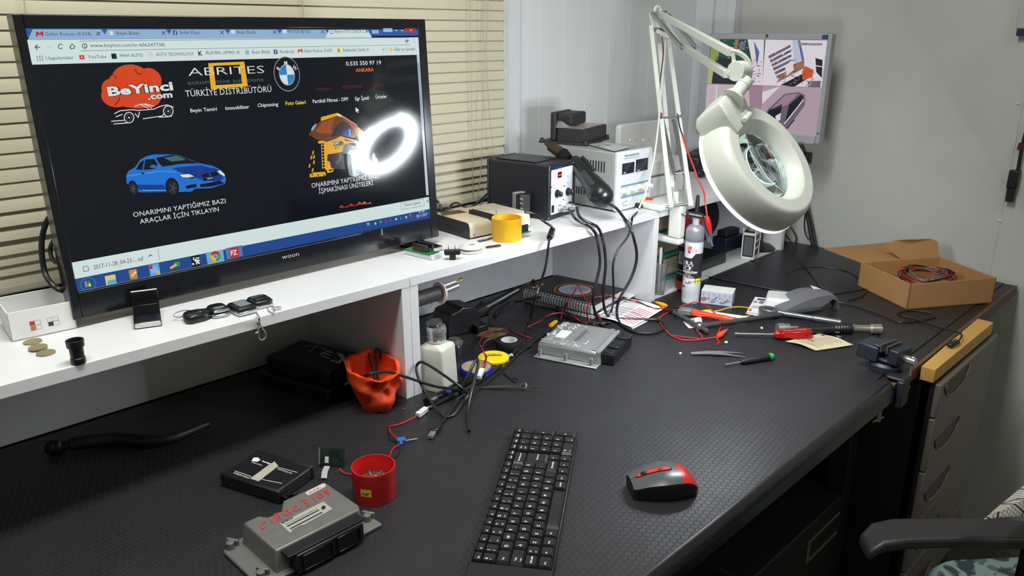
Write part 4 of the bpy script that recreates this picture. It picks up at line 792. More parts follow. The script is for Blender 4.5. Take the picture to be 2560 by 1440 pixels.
MB().text('---', mat('digit_red', (255, 70, 20), .4, em=3), M.Translation((x + .0015, -.0021, z + .0032)) @ XZ, .0125, .009, .05).build('digits', dsp)
for (px, py, s) in ((1417, 444, 1), (1417, 459, -1)):
    x, z = sp(px, py); q = MB(); q.line([(x, z - .003), (x + .008, z - .003), (x + .008, z + .006), (x, z + .006), (x, z - .003)], .0004, SBL, M.Translation((0, -.001, 0)) @ XZ); q.poly([(x + .002, -.001, z + .0015 - s * .0015), (x + .006, -.001, z + .0015 - s * .0015), (x + .004, -.001, z + .0015 + s * .002)], SBL); q.build('key', ss)
for px, py in ((1392, 484), (1419, 479)):
    x, z = sp(px, py); b = MB(); b.cyl((x, -.0006, z), (x, -.004, z), .0098, BLK, .009); b.cyl((x, -.004, z), (x, -.014, z), .0072, BLK, .0062); b.b2((x - .0006, -.0142, z), (x + .0006, -.0138, z + .006), WHT); b.build('knob', ss)
q = MB()
for px, py in ((1386, 497), (1392, 496), (1398, 495), (1412, 491), (1419, 490), (1427, 488), (1377, 482), (1388, 508), (1400, 505), (1412, 502), (1384, 472), (1396, 470), (1412, 466)): x, z = sp(px, py); q.b2((x, -.0009, z), (x + .005, -.0007, z + .0009), SBL)
q.build('panel_marks', ss)
for px, py in ((1378, 468), (1410, 465), (1408, 499)): x, z = sp(px, py); MB().cyl((x, -.0006, z), (x, -.0016, z), .0018, INK, n=12).build('indicator', ss)
x, z = sp(1381, 523); MB().b2((x - .0045, -.003, z - .008), (x + .0045, -.0005, z + .009), BLKG).build('power_switch', ss, .0008)
x, z = sp(1424, 508); MB().b2((x - .007, -.0025, z - .003), (x + .007, -.0005, z + .004), BLKG).build('rocker', ss, .0008)
for px, py in ((1397, 520), (1417, 515)):
    x, z = sp(px, py); b = MB(); b.lathe([(.001, 0), (.0085, 0), (.0085, .003), (.0065, .0035), (.0065, .010), (.0075, .0105), (.0075, .017), (.0055, .018), (.0055, .027), (.004, .028), (.001, .028)], CHR, 20, (x, -.0006, z), ax=(0, -1, 0)); b.build('socket_nut', ss)
for px, py in ((1374, 418), (1434, 407), (1371, 546), (1432, 530)): x, z = sp(px, py); MB().cyl((x, 0, z), (x, -.0014, z), .002, STL, n=10).build('screw', ss)
# hot air gun resting in its holder on the station's right side
ga = PD(1366, 358, 1.93); gb = PD(1430, 402, 1.86); gc = PD(1450, 420, 1.84); gd = PD(1512, 500, 1.75); gun = thing('hot_air_gun', 'black hot air gun with a brown metal nozzle leaning against the grey power supply', 'heat gun', gc)
G = lambda p: p - gc
b = MB(); d = (gb - ga).normalized(); b.lathe([(.001, 0), (.006, 0), (.0062, .012), (.0125, .018), (.0135, .045), (.0145, .062), (.001, .062)], mat('burnt_steel', (92, 74, 62), .35, .8, noise=.5, nscale=60), 24, G(ga), ax=d); b.build('nozzle', gun)
d2 = (gd - gc).normalized(); st = G(ga + (gb - ga) * .62)
b = MB()
for i in range(6): b.lathe([(.001, i * .0045), (.0155, i * .0045), (.0168, i * .0045 + .001), (.0168, i * .0045 + .003), (.001, i * .0045 + .0035)], BLK, 24, st, ax=d2)
b.build('ribbed_collar', gun)
LN = (gd - gc).length; b = MB(); b.lathe([(.001, -.030), (.014, -.03), (.0165, -.02), (.0185, 0), (.020, LN * .3), (.026, LN * .62), (.0285, LN * .82), (.026, LN * .97), (.018, LN * 1.05), (.009, LN * 1.08), (.001, LN * 1.08)], mat('gun_black', (26, 28, 31), .28), 32, (0, 0, 0), ax=d2); b.build('handle', gun)
x_, y_, _ = basis(d2); vw = (CAMP - gc).normalized(); vw = (vw - d2 * vw.dot(d2)).normalized()
b = MB(); b.beam(d2 * LN * .25 + vw * .022, d2 * LN * .7 + vw * .0275, .012, .003, mat('gun_label', (52, 54, 56), .3, noise=.4, nscale=300), vw); b.build('grip_label', gun, .001)
sd = d2.cross(vw); b = MB(); b.beam(sd * -.020 + d2 * -.02, sd * -.022 + d2 * .03, .008, .014, BLK, vw); b.build('hanger', gun, .002)

# ---------------------------------------------------------------- power supply with a control unit on top
pn = S(1540, 533); pr = S(1626, 511); pf_ = S(1440, 509); PSM = mtx(pn + V((0, 0, .0006)), ang(pn, pr)); PW = (pr - pn).length; PH = .144; PDp = .215
ps = thing('power_supply', 'grey bench power supply with two dark meters and four white knobs', 'power supply', mtx=PSM)
PG = mat('supply_grey', (160, 162, 160), .45, noise=.04)
b = MB(); b.b2((.001, .012, .004), (PW - .001, PDp, PH - .002), PG); b.build('case', ps, .002)
FWH = mat('supply_front', (214, 218, 222), .4)
b = MB(); b.b2((0, 0, .002), (PW, .013, PH), FWH); b.build('front_frame', ps, .004)
for px, py in ((.012, .03), (PW - .012, .03), (.012, .19), (PW - .012, .19)): MB().cyl((px, py, 0), (px, py, .0045), .007, RUB, n=14).build('rubber_foot', ps)
q = MB()
for row, z0 in ((0, .092), (1, .030)):
    for i in range(15): q.b2((.0008, .040 + i * .0085, z0), (.0012, .0435 + i * .0085, z0 + (.026 if row == 0 else .018)), INK)
q.build('vent_slots', ps)
pp = lambda x, y: (hit(PSM, x, y, 1, -.0006).x, hit(PSM, x, y, 1, -.0006).z)
PT = lambda x, y, o=.0008: M.Translation((pp(x, y)[0], -o, pp(x, y)[1])) @ XZ
x0, z0 = pp(1552, 436); x1, z1 = pp(1589, 395)
for a, c in (((1555, 437), (1586, 404)), ((1589, 430), (1620, 394))):
    xa, za = pp(*a); xb, zb2 = pp(*c); m_ = MB().b2((xa, -.0012, za), (xb, -.0002, zb2), mat('meter_dark', (26, 28, 44), .1)).build('meter', ps)
    MB().line([(xa + .006, za + .012), (xa + .013, za + .020), (xa + .016, za + .026)], .0004, mat('needle_grey', (120, 124, 140), .3), M.Translation((0, -.0014, 0)) @ XZ).build('needle', m_); q = MB(); q.b2((xa + .006, -.0014, za + .002), (xa + .014, -.0012, za + .0045), mat('meter_mark', (200, 205, 215), .4)); q.build('scale_mark', m_)
MB().text('YIZHAN DC POWER SUPPLY PS-305D', mat('print_olive', (96, 92, 40), .5), PT(1561, 393), .058, .0042, .02).build('title_text', ps)
xa, za = pp(1551, 497); xb, zb2 = pp(1622, 451)
pn_ = MB().b2((xa, -.001, za), (xb, -.0002, zb2 + .002), mat('panel_tan', (206, 200, 168), .45)).build('control_panel', ps)
for z_ in (za, zb2 - .003): MB().b2((xa, -.0013, z_), (xb, -.0009, z_ + .0048), mat('panel_blue', (96, 146, 178), .45)).build('blue_stripe', pn_)
xa, za = pp(1560, 398); MB().b2((xa, -.0008, za), (xa + .06, -.0002, za + .001), mat('panel_blue', (96, 146, 178), .45)).build('title_rule', ps)
for s, px, py in (('CURRENT', 1565, 464), ('VOLTAGE', 1602, 456), ('FINE', 1556, 490), ('COARSE', 1570, 486), ('FINE', 1591, 482), ('COARSE', 1605, 478)): MB().text(s, INK, PT(px, py, .0013), .009 if len(s) > 5 else .005, .0018).build('panel_text', pn_)
for px, py in ((1557, 478), (1576, 472), (1597, 467), (1615, 462)):
    x, z = pp(px, py); b = MB(); b.lathe([(.001, 0), (.0078, 0), (.0078, .003), (.0062, .004), (.0055, .018), (.001, .0185)], WHT, 18, (x, -.001, z), ax=(0, -1, 0)); b.build('knob', ps)
for px, py, m in ((1591, 513, BLK), (1604, 503, YEL), (1617, 499, RED)):
    x, z = pp(px, py); b = MB(); b.lathe([(.001, 0), (.0065, 0), (.0065, .009), (.005, .010), (.005, .0155), (.002, .016), (.001, .0135)], m, 18, (x, -.0006, z), ax=(0, -1, 0)); b.build('binding_post', ps, label={'yellow_plastic': 'yellow binding post', 'red_plastic': 'red binding post'}.get(m.name, 'black binding post'))
x, z = pp(1560, 510); b = MB(); b.tube([(x + .012, -.0006, z + .006), (x, -.0006, z + .005), (x - .005, -.0006, z), (x, -.0006, z - .005), (x + .012, -.0006, z - .004)], .0007, GRY, 6); b.build('switch_outline', ps)
x, z = pp(1584, 519); b = MB(); b.tube([(x, -.006, z), (x + .006, -.014, z - .006), (x + .012, -.016, z - .012), (x + .018, -.012, z - .016)], .0018, CHR, 8); b.build('clip_leads', ps)
# card lying on the supply
top = PH + .0008; a = [hit(PSM, x, y, 2, top) for x, y in ((1468, 361), (1535, 378), (1577, 368), (1512, 356))]; CM = mat('card_sleeve', (190, 200, 200), .25)
t = thing('card', 'clear sleeve card with round red stamps lying on the power supply', 'card', mtx=PSM)
b = MB(); b.loft([[V((q.x, q.y, top + k)) for q in a] for k in (0, .0008)], CM); b.build('sleeve', t)
for px, py, rx in ((1496, 365, .007), (1520, 362, .009)): c = hit(PSM, px, py, 2, top + .001); MB().poly([(c.x + u, c.y + v, top + .001) for u, v in ell(rx, rx * .8, 20)], mat('stamp_red', (190, 70, 74), .6, noise=.3, nscale=400)).build('stamp', t)
# black control unit
o_ = hit(PSM, 1463, 362, 2, top); e1 = hit(PSM, 1505, 350, 2, top); e0 = hit(PSM, 1358, 352, 2, top); UM = PSM @ mtx((o_.x, o_.y, PH - .0015), math.atan2(e1.y - o_.y, e1.x - o_.x))
u = thing('engine_control_unit', 'dusty black engine control unit with an upright connector, on top of the power supply', 'control unit', mtx=UM)
DK = mat('unit_black', (38, 38, 42), .6, noise=.3, nscale=30, bump=.4, bscale=60)
Iu = lambda x, y, ax=1, v=0: hit(UM, x, y, ax, v)
UW = max(.06, Iu(1506, 348, 2, .0).x); UL = max(.08, Iu(1358, 354, 2, 0).y)
b = MB(); b.b2((-.008, -.006, 0), (UW + .006, UL, .006), DK)
for x, y in ((-.006, -.004), (UW + .002, 0), (-.006, UL - .008), (UW - .004, UL - .01)): b.cyl((x, y, .002), (x, y, .013), .005, DK, n=12)
b.build('base_flange', u, .001)
b = MB(); b.b2((0, .002, .006), (UW, UL * .62, .040), DK); 
for i in range(6): b.b2((-.0012, .012 + i * .014, .008), (0, .0135 + i * .014, .038), DK)
b.b2((.006, .0005, .012), (UW * .45, .002, .036), DK); b.b2((UW * .55, .0005, .012), (UW - .006, .002, .036), DK); b.build('housing', u, .0015)
b = MB(); b.b2((.004, .008, .040), (UW - .004, UL * .5, .0415), mat('gel_fill', (150, 140, 124), .3, noise=.5, nscale=120, bump=1, bscale=150)); b.build('gel_fill', u)
b = MB(); b.b2((-.001, UL * .66, .006), (UW * .70, UL * .78, .078), DK); b.build('connector_tower', u, .004)
b = MB(); P = [V((UW * .08 + x, 0, .060 + z)) for x, z in rrect(UW * .66, .031, .009, cx=UW * .33, cy=0)]
b.loft([[p + V((0, y, 0)) for p in P] for y in (UL * .66, UL * .36)], DK); b.build('connector_shroud', u, .002)
b = MB(); b.lathe([(.001, 0), (.03, 0), (.026, .006), (.02, .016), (.001, .016)], mat('grey_sealant', (120, 118, 114), .7, noise=.3), 20, (.03, UL * .6, .0395)); b.build('sealant', u)

# ---------------------------------------------------------------- behind and right of the power supply
# white router standing at the wall
a = PY(1551, 330, 1.40); c = PY(1692, 330, 1.40); t = thing('router', 'white router standing on edge against the wall with a row of small lights', 'router', (a.x, 1.40, Z0 + SH))
hh = PY(1551, 314, 1.40).z - Z0 - SH; ww = c.x - a.x
b = MB(); pr = rrect(ww, hh, .012, cx=ww / 2, cy=hh / 2); b.loft([[V((x, y, z + .0006)) for x, z in pr] for y in (0, .018)], WHT); b.build('case', t, .002)
q = MB()
for i in range(8): px = 1574 + i * 16.5; p = PY(px, 349, 1.40) - V((a.x, 1.40, Z0 + SH)); q.sphere((p.x, -.0005, p.z), .0016, mat('small_lamp', (250, 252, 250), .4, em=1.2) if i % 2 == 0 and i < 6 else GRY, 8)
q.build('status_lights', t)
# white device right of the power supply
a = S(1629, 512); P2 = S(1740, 480); t = thing('paper_tray', 'white two-layer tray behind the lamp arms beside the power supply', 'tray', (a.x + .012, a.y + .05, Z0 + SH + .0004), rad(-1))
b = MB(); b.b2((0, 0, 0), (.20, .22, .052), WHT); b.build('lower_body', t, .004); b = MB(); b.b2((.004, .006, .0545), (.196, .214, .095), WHT); b.build('upper_body', t, .004)
b = MB(); b.b2((.003, .003, .052), (.197, .217, .0545), GRY); b.build('gap', t)
# dark things left of the monitor
b = MB(); b.b2((-.09, -.03, 0), (.09, .03, .05), BLK); tag(b.build('black_case', loc=S(1755, 420, .0005) + V((0, .02, 0)), bevel=.012), 'black soft case at the back of the shelf under the small monitor', 'case').rotation_euler = (0, 0, rad(20))
b = MB(); b.sphere((0, 0, .013), .02, BLK, 16, (1.2, .8, .62)); b.tube([(-.01, -.005, .018), (0, -.012, .024), (.012, -.006, .02)], .002, WHT, 6); tag(b.build('crumpled_pouch', loc=S(1752, 443, .0008)), 'small black pouch with a pale edge behind the lamp head', 'pouch')
# cables along the window sill
for pts, r, lb in (([(1090, 500), (1100, 512), (1104, 525), (1098, 531), (1112, 526)], .0035, 'black cable looping out from behind the television'), ([(1118, 528), (1128, 512), (1142, 507), (1158, 516), (1178, 517), (1205, 497), (1228, 478), (1262, 470)], .0026, 'black cable arching along the back of the shelf to the soldering station'), ([(1165, 522), (1190, 512), (1215, 496), (1232, 490), (1258, 500), (1270, 498)], .002, 'thin black cable lying behind the cream programmer')):
    b = MB(); b.tube([S(x, y, .012 if i % 2 else .028) for i, (x, y) in enumerate(pts)], r, BLK, 8); tag(b.build('cable', origin=True), lb, 'cable')
b = MB(); b.tube([S(x, y, h) for x, y, h in ((1215, 515, .006), (1232, 503, .006), (1252, 489, .010), (1262, 484, .008))], .0055, WHT, 8); tag(b.build('cable_plug', origin=True), 'white cable plug among black cables behind the programmer', 'plug')
# cables falling from the shelf to the bench
def cable(label, pts, r=.0026, m=None, nm='cable', grp=None, par=None, n=8):
    b = MB(); b.tube(pts, r, m or BLK, n); return tag(b.build(nm, origin=True), label, 'cable' if 'wire' not in nm else 'wire', grp)
YC = 1.045
t = cable('black usb cable with a ferrite bead, hanging from the hub down over the notebook', [S(1312, 530, .066), S(1335, 535, .060), S(1362, 555, .048), S(1380, 568, .020), S(1380, 580, .006), PY(1374, 598, 1.052), PY(1371, 615, YC), PY(1368, 640, YC), PY(1362, 675, YC), PY(1348, 715, YC + .01), PY(1338, 745, YC + .015), D(1328, 785, .030), D(1324, 808, .004), D(1312, 845, .004), D(1298, 878, .004)], .0026)
a_, c_ = S(1381, 574, .009) - t.location, S(1374, 594, .007) - t.location; b = MB(); b.lathe([(.001, 0), (.005, 0), (.0065, .002), (.0065, (c_ - a_).length - .002), (.005, (c_ - a_).length), (.001, (c_ - a_).length)], BLK, 16, a_, ax=c_ - a_); b.build('ferrite_bead', t)
SO = lambda px, py: SSM @ V((*sp(px, py)[:1], -.028, sp(px, py)[1]))
cable('thick black cable from the left metal socket of the station to the bench', [SO(1397, 520), S(1440, 548, .018), S(1466, 562, .006), S(1480, 572, .005), PY(1490, 588, 1.055), PY(1497, 620, YC), PY(1500, 660, YC), PY(1492, 700, YC), PY(1484, 735, YC), PY(1484, 765, 1.062), D(1494, 797, .006), D(1505, 812, .005), D(1520, 806, .005)], .0032)
cable('thick black cable from the right metal socket of the station curling onto the papers', [SO(1417, 515), S(1450, 543, .020), S(1480, 560, .006), S(1494, 568, .005), PY(1503, 586, 1.055), PY(1511, 620, YC), PY(1514, 665, YC), PY(1509, 720, YC), PY(1510, 765, 1.055), D(1522, 792, .006), D(1550, 798, .006), D(1590, 798, .006), D(1640, 800, .004), D(1662, 812, .004), D(1655, 825, .004), D(1620, 834, .004), D(1580, 828, .004), D(1550, 808, .005), PY(1542, 780, 1.055), PY(1550, 745, YC), PY(1580, 690, YC), PY(1592, 640, YC), PY(1583, 590, YC), PY(1573, 562, 1.055), S(1560, 545, .006), S(1540, 520, .035), gd + d2 * .012], .0034)
cable('black test lead from the power supply hanging in front of the side panel', [PSM @ V((pp(1586, 520)[0], -.014, pp(1586, 520)[1] - .006)), S(1582, 542, .006), PY(1579, 556, 1.055), PY(1570, 590, YC), PY(1545, 625, YC), PY(1533, 660, YC), PY(1533, 705, YC), PY(1534, 745, 1.055), D(1528, 778, .008), D(1518, 790, .006)], .0026)

# ================================================================ on the bench under the shelf
def FR(p0, p1, p2, h, base=0.0004, f=D):        # frame fitted to a top face seen at three pixels, h above the bench
    a, b_, c = f(*p0, h), f(*p1, h), f(*p2, h); rz = ang(a, b_); Mt = mtx((a.x, a.y, a.z - h + base), rz)
    q = Mt.inverted() @ c; return Mt, (b_ - a).length, q.y
def kit(o): return lambda mb, nm, **k: mb.build(nm, o, **k)
# black interface box stacked on a wider one
Mt, Lx, Ly = FR((820, 930), (905, 884), (692, 877), .058)
t = thing('interface_box', 'black diagnostic box with a pale check mark, in the dark corner under the shelf', 'electronic device', mtx=Mt)
MB().b2((-.012, -.006, 0), (Lx + .001, Ly + .012, .026), BLK).build('lower_case', t, .003); MB().b2((0, 0, .027), (Lx, Ly, .0575), BLK).build('upper_case', t, .003)
KM = mat('faded_print', (150, 152, 154), .5); b = MB()
def onf(Mt, px, z): q = hit(Mt, *px, 2, z); return (q.x, q.y)
for pts in ([(757, 868), (797, 862)], [(773, 880), (790, 866), (815, 873)], [(800, 887), (818, 878), (830, 882)], [(806, 890), (822, 896)], [(812, 884), (824, 888)], [(830, 902), (848, 907), (852, 900)]): b.line([onf(Mt, p, .058) for p in pts], .0045, KM, z=.0583)
b.build('lettering', t); b = MB(); b.poly([V((*onf(Mt, p, .058), .0583)) for p in ((841, 882), (855, 884), (878, 915), (870, 919))], KM); b.build('check_mark', t)
for x in (.02, .045): MB().cyl((Lx * .4 + x, -.006, .013), (Lx * .4 + x, -.009, .013), .004, mat('brass_socket', (120, 104, 60), .35, .9), n=12).build('socket', t)
# orange skull pot
c = D(955, 1010); sk = thing('skull_pot', 'orange printed skull pot with an open crown and ridged layers', 'pot', (c.x - .008, c.y + .008, Z0 + .0004), rad(-100)); sk.scale = (1.08, 1.08, .88)
OR = bpy.data.materials.new('orange_layers'); MC['orange_layers'] = OR; OR.use_nodes = True; nt = OR.node_tree; pb = nt.nodes['Principled BSDF']; pb.inputs['Base Color'].default_value = lin((236, 70, 20)); pb.inputs['Roughness'].default_value = .5
wv = nt.nodes.new('ShaderNodeTexWave'); wv.bands_direction = 'Z'; wv.inputs['Scale'].default_value = 115; tc = nt.nodes.new('ShaderNodeTexCoord'); bp = nt.nodes.new('ShaderNodeBump'); bp.inputs['Strength'].default_value = .6; bp.inputs['Distance'].default_value = .001
nt.links.new(tc.outputs['Object'], wv.inputs['Vector']); nt.links.new(wv.outputs['Fac'], bp.inputs['Height']); nt.links.new(bp.outputs[0], pb.inputs['Normal'])
def skr(a, z):                                  # outer radius of the skull at angle a (0 = face) and height z
    t = z / .085; cx = math.cos(a)
    r = .030 + .020 * min(1, max(0, (t - .05) / .65)) ** .9
    if cx < 0: r += .006 * -cx * t - .010 * (-cx) * (1 - t)
    g = lambda da, zz, w, hgt, d: d * math.exp(-((a - da) / w) ** 2 - ((z - zz) / hgt) ** 2)
    r += g(0, .016, .75, .018, .010) + g(0, .030, .5, .012, .004)
    for s in (-1, 1): r -= g(s * .42, .062, .21, .012, .024); r += g(s * .95, .050, .28, .012, .006); r += g(s * .40, .078, .35, .006, .005); r -= g(s * .95, .030, .3, .012, .006)
    r -= g(0, .046, .11, .008, .010); r += g(0, .060, .13, .010, .003)
    return r
def rim(a): return .080 + .014 * (1 - math.cos(a)) / 2 + .0025 * math.sin(5 * a) + .002 * math.sin(9 * a + 1)
b = MB(); n = 72; R = []
for i in range(34):
    f = i / 33; R.append([V((skr(a, rim(a) * f) * math.cos(a), skr(a, rim(a) * f) * math.sin(a) * .86, rim(a) * f)) for a in (-pi + 2 * pi * k / n for k in range(n))])
for i in range(6):
    f = 1 - i / 5; R.append([V(((skr(a, rim(a) * max(f, .06)) * .86) * math.cos(a), (skr(a, rim(a) * max(f, .06)) * .86) * math.sin(a) * .86, max(.004, rim(a) * f - .0005))) for a in (-pi + 2 * pi * k / n for k in range(n))])
b.loft(R, OR); b.build('pot', sk, sharp=70)
for (px, py, h, lb) in ((924, 884, .105, 'slim black pen standing in the orange skull pot'), (942, 873, .112, 'black looped tool handle standing in the orange skull pot')):
    b = MB(); top = PD(px, py, dep(c) + .045); o = V((c.x, c.y + .006, Z0 + .012)); b.tube([o, o.lerp(top, .5), top] if px < 930 else [o, top - V((.003, 0, .012)), top, top + V((.005, -.003, -.004)), top + V((.005, -.003, -.02))], .0032 if px < 930 else .0022, BLK, 10); tag(b.build('pen' if px < 930 else 'tool', origin=True), lb, 'pen' if px < 930 else 'tool')
# black cloth-wrapped cable by the back board
b = MB(); b.tube([D(130, 1116, .012), D(165, 1114, .012), D(200, 1106, .014), D(300, 1096, .012), D(410, 1100, .01), D(520, 1060, .010)], [.0115, .008, .012, .012, .011, .009, .007], RUB, 12); b.sphere(D(131, 1117, .012), .0125, RUB, 16)
tag(b.build('cable_end', origin=True), 'thick black cable with a rounded end lying along the back board at far left', 'cable')

# dispenser bottle
P0, P1, P2 = D(1110, 985), D(1156, 948), D(1068, 968); rz = ang(P0, P1); bw = ((P1 - P0).length + (P2 - P0).length) / 2 * .98
BM = mtx((P0.x, P0.y, Z0 + .0006), rz) @ M.Translation((bw / 2, bw / 2, 0)); t = thing('dispenser_bottle', 'cloudy square plastic dispenser bottle with a steel pump cap and raised lid', 'bottle', mtx=BM)
BT = mat('cloudy_plastic', (206, 206, 194), .35, noise=.04); b = MB()
rg = lambda s, z, r: [V((x, y, z)) for x, y in rrect(s, s, r)]
b.loft([rg(bw, 0, .006), rg(bw, .004, .006), rg(bw * .93, .06, .006), rg(bw * .90, .080, .006), rg(bw * .86, .085, .008), rg(bw * .62, .0885, bw * .3), rg(bw * .56, .092, bw * .279)], BT); b.build('bottle', t, sharp=60)
b = MB(); k = bw * .31; b.lathe([(k * .92, .0915), (k, .093), (k, .099), (k * 1.03, .1), (k * 1.03, .103), (k, .104), (k * 1.04, .106), (k * 1.05, .118), (k * .95, .1225), (k * .6, .1235), (.001, .1235)], CHR, 36); b.build('pump_cap', t, sharp=50)
b = MB(); b.cyl((0, 0, .123), (0, 0, .128), .003, STL); b.lathe([(.001, 0), (k * .8, .0005), (k * .86, .0015), (k * .84, .003), (k * .7, .002), (.001, .0018)], DST, 36, (-.003, .003, .1285), ax=(-.12, .1, 1)); b.build('lid', t)
# glass jars behind the bottle
for (x, y, h, lb) in ((1146, 868, .022, 'small round glass jar with metal clasp behind the dispenser bottle'),):
    p = D(x, 888); t = thing('glass_jar', lb, 'jar', p + V((0, .012, .0004))); b = MB(); b.lathe([(.001, 0), (.017, .0), (.0175, .003), (.0175, .020), (.016, .022), (.001, .022)], mat('smoky_jar', (50, 54, 56), .08), 28); b.build('jar', t)
    b = MB(); b.lathe([(.016, .0225), (.018, .0235), (.018, .028), (.012, .031), (.012, .034), (.001, .034)], STL, 28); b.build('lid', t)
    b = MB(); b.tube([(.018, -.006, .024), (.023, -.002, .020), (.022, .004, .014), (.018, .006, .010)], .0012, CHR, 6); b.build('clasp', t)
# spool on a chrome rod, fixed under the shelf end
fl_ = PY(1102, 731, 1.092); s0 = V((.8322, 1.092, fl_.z)); ax = V((1, 0, 0)); t = thing('solder_spool', 'spool of solder wire on a chrome rod fixed to the white panel under the shelf', 'spool', s0)
L1 = fl_.x - .8322; RT_ = .0185
b = MB(); b.lathe([(.001, 0), (RT_ * .8, 0), (RT_ * .8, .003), (.001, .003)], WHT, 32, ax=ax); b.build('flange', t); b = MB(); b.lathe([(.001, L1 - .004), (RT_ * 1.12, L1 - .004), (RT_ * 1.15, L1 - .002), (RT_ * 1.1, L1), (.001, L1)], mat('clear_flange', (222, 206, 202), .3), 36, ax=ax); b.build('flange', t)
b = MB(); b.lathe([(.001, -.0008), (RT_ * .6, -.0008), (RT_ * .6, 0), (.001, 0)], RED, 24, ax=ax); b.build('red_label', t)
b = MB(); pr = [(.001, .003)]
for i in range(16): pr += [(RT_ * .74, .003 + (L1 - .007) * (i + .1) / 16), (RT_ * .78, .003 + (L1 - .007) * (i + .5) / 16)]
b.lathe(pr + [(.001, L1 - .004)], mat('solder_wire', (120, 120, 122), .35, .8), 32, ax=ax); b.build('wound_solder', t)
b = MB(); b.cyl((L1, 0, 0), (L1 + .042, 0, .004), .0062, CHR); b.cyl((-.0005, 0, 0), (L1, 0, 0), .004, CHR); b.build('rod', t)
b = MB(); b.tube([(.01, -.012, -.010), (.016, -.010, -.018), (.026, -.012, -.0205), (.034, -.013, -.014), (.036, -.012, -.006)], .0005, DST, 6); b.build('loose_wire', t)
for i, m in enumerate((YEL, mat('blue_bead', (30, 60, 140), .3))):
    b = MB(); z = .0105; y = -.003 + i * .005; b.cyl((L1 + .004, y, z), (L1 + .042 + i * .006, y, z + .003), .0009, CHR if i else DST, n=8); b.lathe([(.0012, 0), (.0036, .004), (.0034, .007), (.001, .0085)], m, 14, (L1 + .042 + i * .006, y, z + .003), ax=ax); b.build('bead_pin', t, label='pin with a %s bead' % ('blue' if i else 'yellow'))
# soldering iron stand and iron
o = D(1179, 838); SM = mtx((o.x + .006, o.y + .055, Z0 + .0005), rad(-8)); t = thing('iron_stand', 'black soldering iron stand with a funnel holder, against the back panel', 'soldering iron stand', mtx=SM)
b = MB()
def sect(y): pass
out = [(-.052, 0), (.040, 0), (.040, .012), (.034, .045), (.022, .058), (-.012, .064), (-.018, .058), (-.042, .054), (-.050, .040)]
b.loft([[V((x, y, z)) for x, z in out] for y in (-.040, .026)], BLK); b.build('body', t, .003)
b = MB(); b.b2((.014, -.062, 0), (.044, -.03, .018), BLK); b.build('sponge_tray', t, .002)
ia, ib, ic = PD(1196, 779, dep(o) + .055), PD(1295, 724, dep(o) + .115), PD(1335, 712, dep(o) + .15); SI = SM.inverted()
d = (ib - ia).normalized(); b = MB(); b.lathe([(.010, -.012), (.0135, -.010), (.0195, .016), (.0165, .0165), (.010, -.008)], BLK, 24, SI @ ia, close=True, ax=SI.to_3x3() @ d); b.build('funnel', t)
t = thing('soldering_iron', 'black soldering iron resting in its stand with a ribbed cable end', 'soldering iron', ia); LI_ = (ib - ia).length
b = MB(); b.lathe([(.001, -.03), (.003, -.03), (.004, .0), (.0105, .014), (.0105, .03), (.0085, .036), (.0095, .06), (.0085, LI_ * .8), (.0075, LI_), (.001, LI_)], BLK, 24, ax=d); b.build('handle', t)
b = MB(); b.lathe([(.001, LI_)] + [q for i in range(9) for q in ((.006 - i * .0003, LI_ + i * .0038), (.0046 - i * .0002, LI_ + i * .0038 + .0025))] + [(.001, LI_ + .035)], BLK, 16, ax=d); b.build('strain_relief', t)
b = MB(); b.tube([d * (LI_ + .034), ic - ia, PD(1345, 709, dep(o) + .16) - ia, PD(1336, 715, dep(o) + .13) - ia], .0026, BLK, 8); b.build('cord_end', t)
b = MB(); b.sphere((0, 0, 0), .0042, BLK, 12, (1, 1, 1.3)); tag(b.build('rubber_tip', loc=PY(1334, 702, 1.394)), 'tiny black rubber stop on the back panel above the notebook', 'stop')
# cork scrap, tape roll, tins
b = MB(); pl = [D(x, y) for x, y in ((1190, 843), (1222, 822), (1256, 824), (1270, 833), (1250, 846), (1228, 848))]
b.loft([[V((p.x, p.y, p.z + z)) for p in pl] for z in (.0006, .004)], mat('cork', (120, 88, 58), .9, noise=.35, nscale=200, bump=.6, bscale=300)); tag(b.build('cork_scrap', origin=True), 'torn brown cork scrap lying between the iron stand and the tape roll', 'cork')
c = D(1279, 872); t = thing('tape_roll', 'roll of black insulating tape with a white core lying flat', 'tape', c + V((0, .008, .0005)))
b = MB(); b.lathe([(.0175, 0), (.0285, 0), (.029, .001), (.029, .0175), (.0285, .0185), (.0175, .0185)], RUB, 40, close=True); b.build('tape', t)
b = MB(); b.lathe([(.0158, 0), (.0176, 0), (.0176, .0186), (.0158, .0186)], WHT, 36, close=True); b.build('core', t)
def tin(label, px, r, h, side, top, text=None):
    c = D(*px); t = thing('tin', label, 'tin', c + V((0, 0, .0005)), group=None); b = MB(); b.lathe([(.001, 0), (r * .98, 0), (r, .001), (r, h - .001), (r * .97, h), (r * .93, h), (r * .92, h - .0012), (.001, h - .0012)], side, 44); b.build('can', t)
    b = MB(); b.lathe([(.001, h - .001), (r * .915, h - .001), (r * .915, h - .0004), (.001, h - .0004)], top, 40); b.build('contents' if not text else 'lid_print', t); return t
t = tin('yellow tin lid with dark lettering, leaning open beside the blue tin', (1234, 906), .032, .013, mat('tin_yellow', (240, 206, 24), .4), mat('tin_yellow', (240, 206, 24), .4), 1)
for s, y, h, w_ in (('FLUSSMITTEL', .012, .003, .030), ('Lötfett', .003, .0075, .036), ('Kolophonium 25 g', -.004, .002, .03)): MB().text(s, INK, M.Rotation(rad(-42), 4, 'Z') @ M.Translation((0, y, .0133)), w_, h, .02 if h > .005 else 0, 'c').build('lettering', t)
b = MB(); 
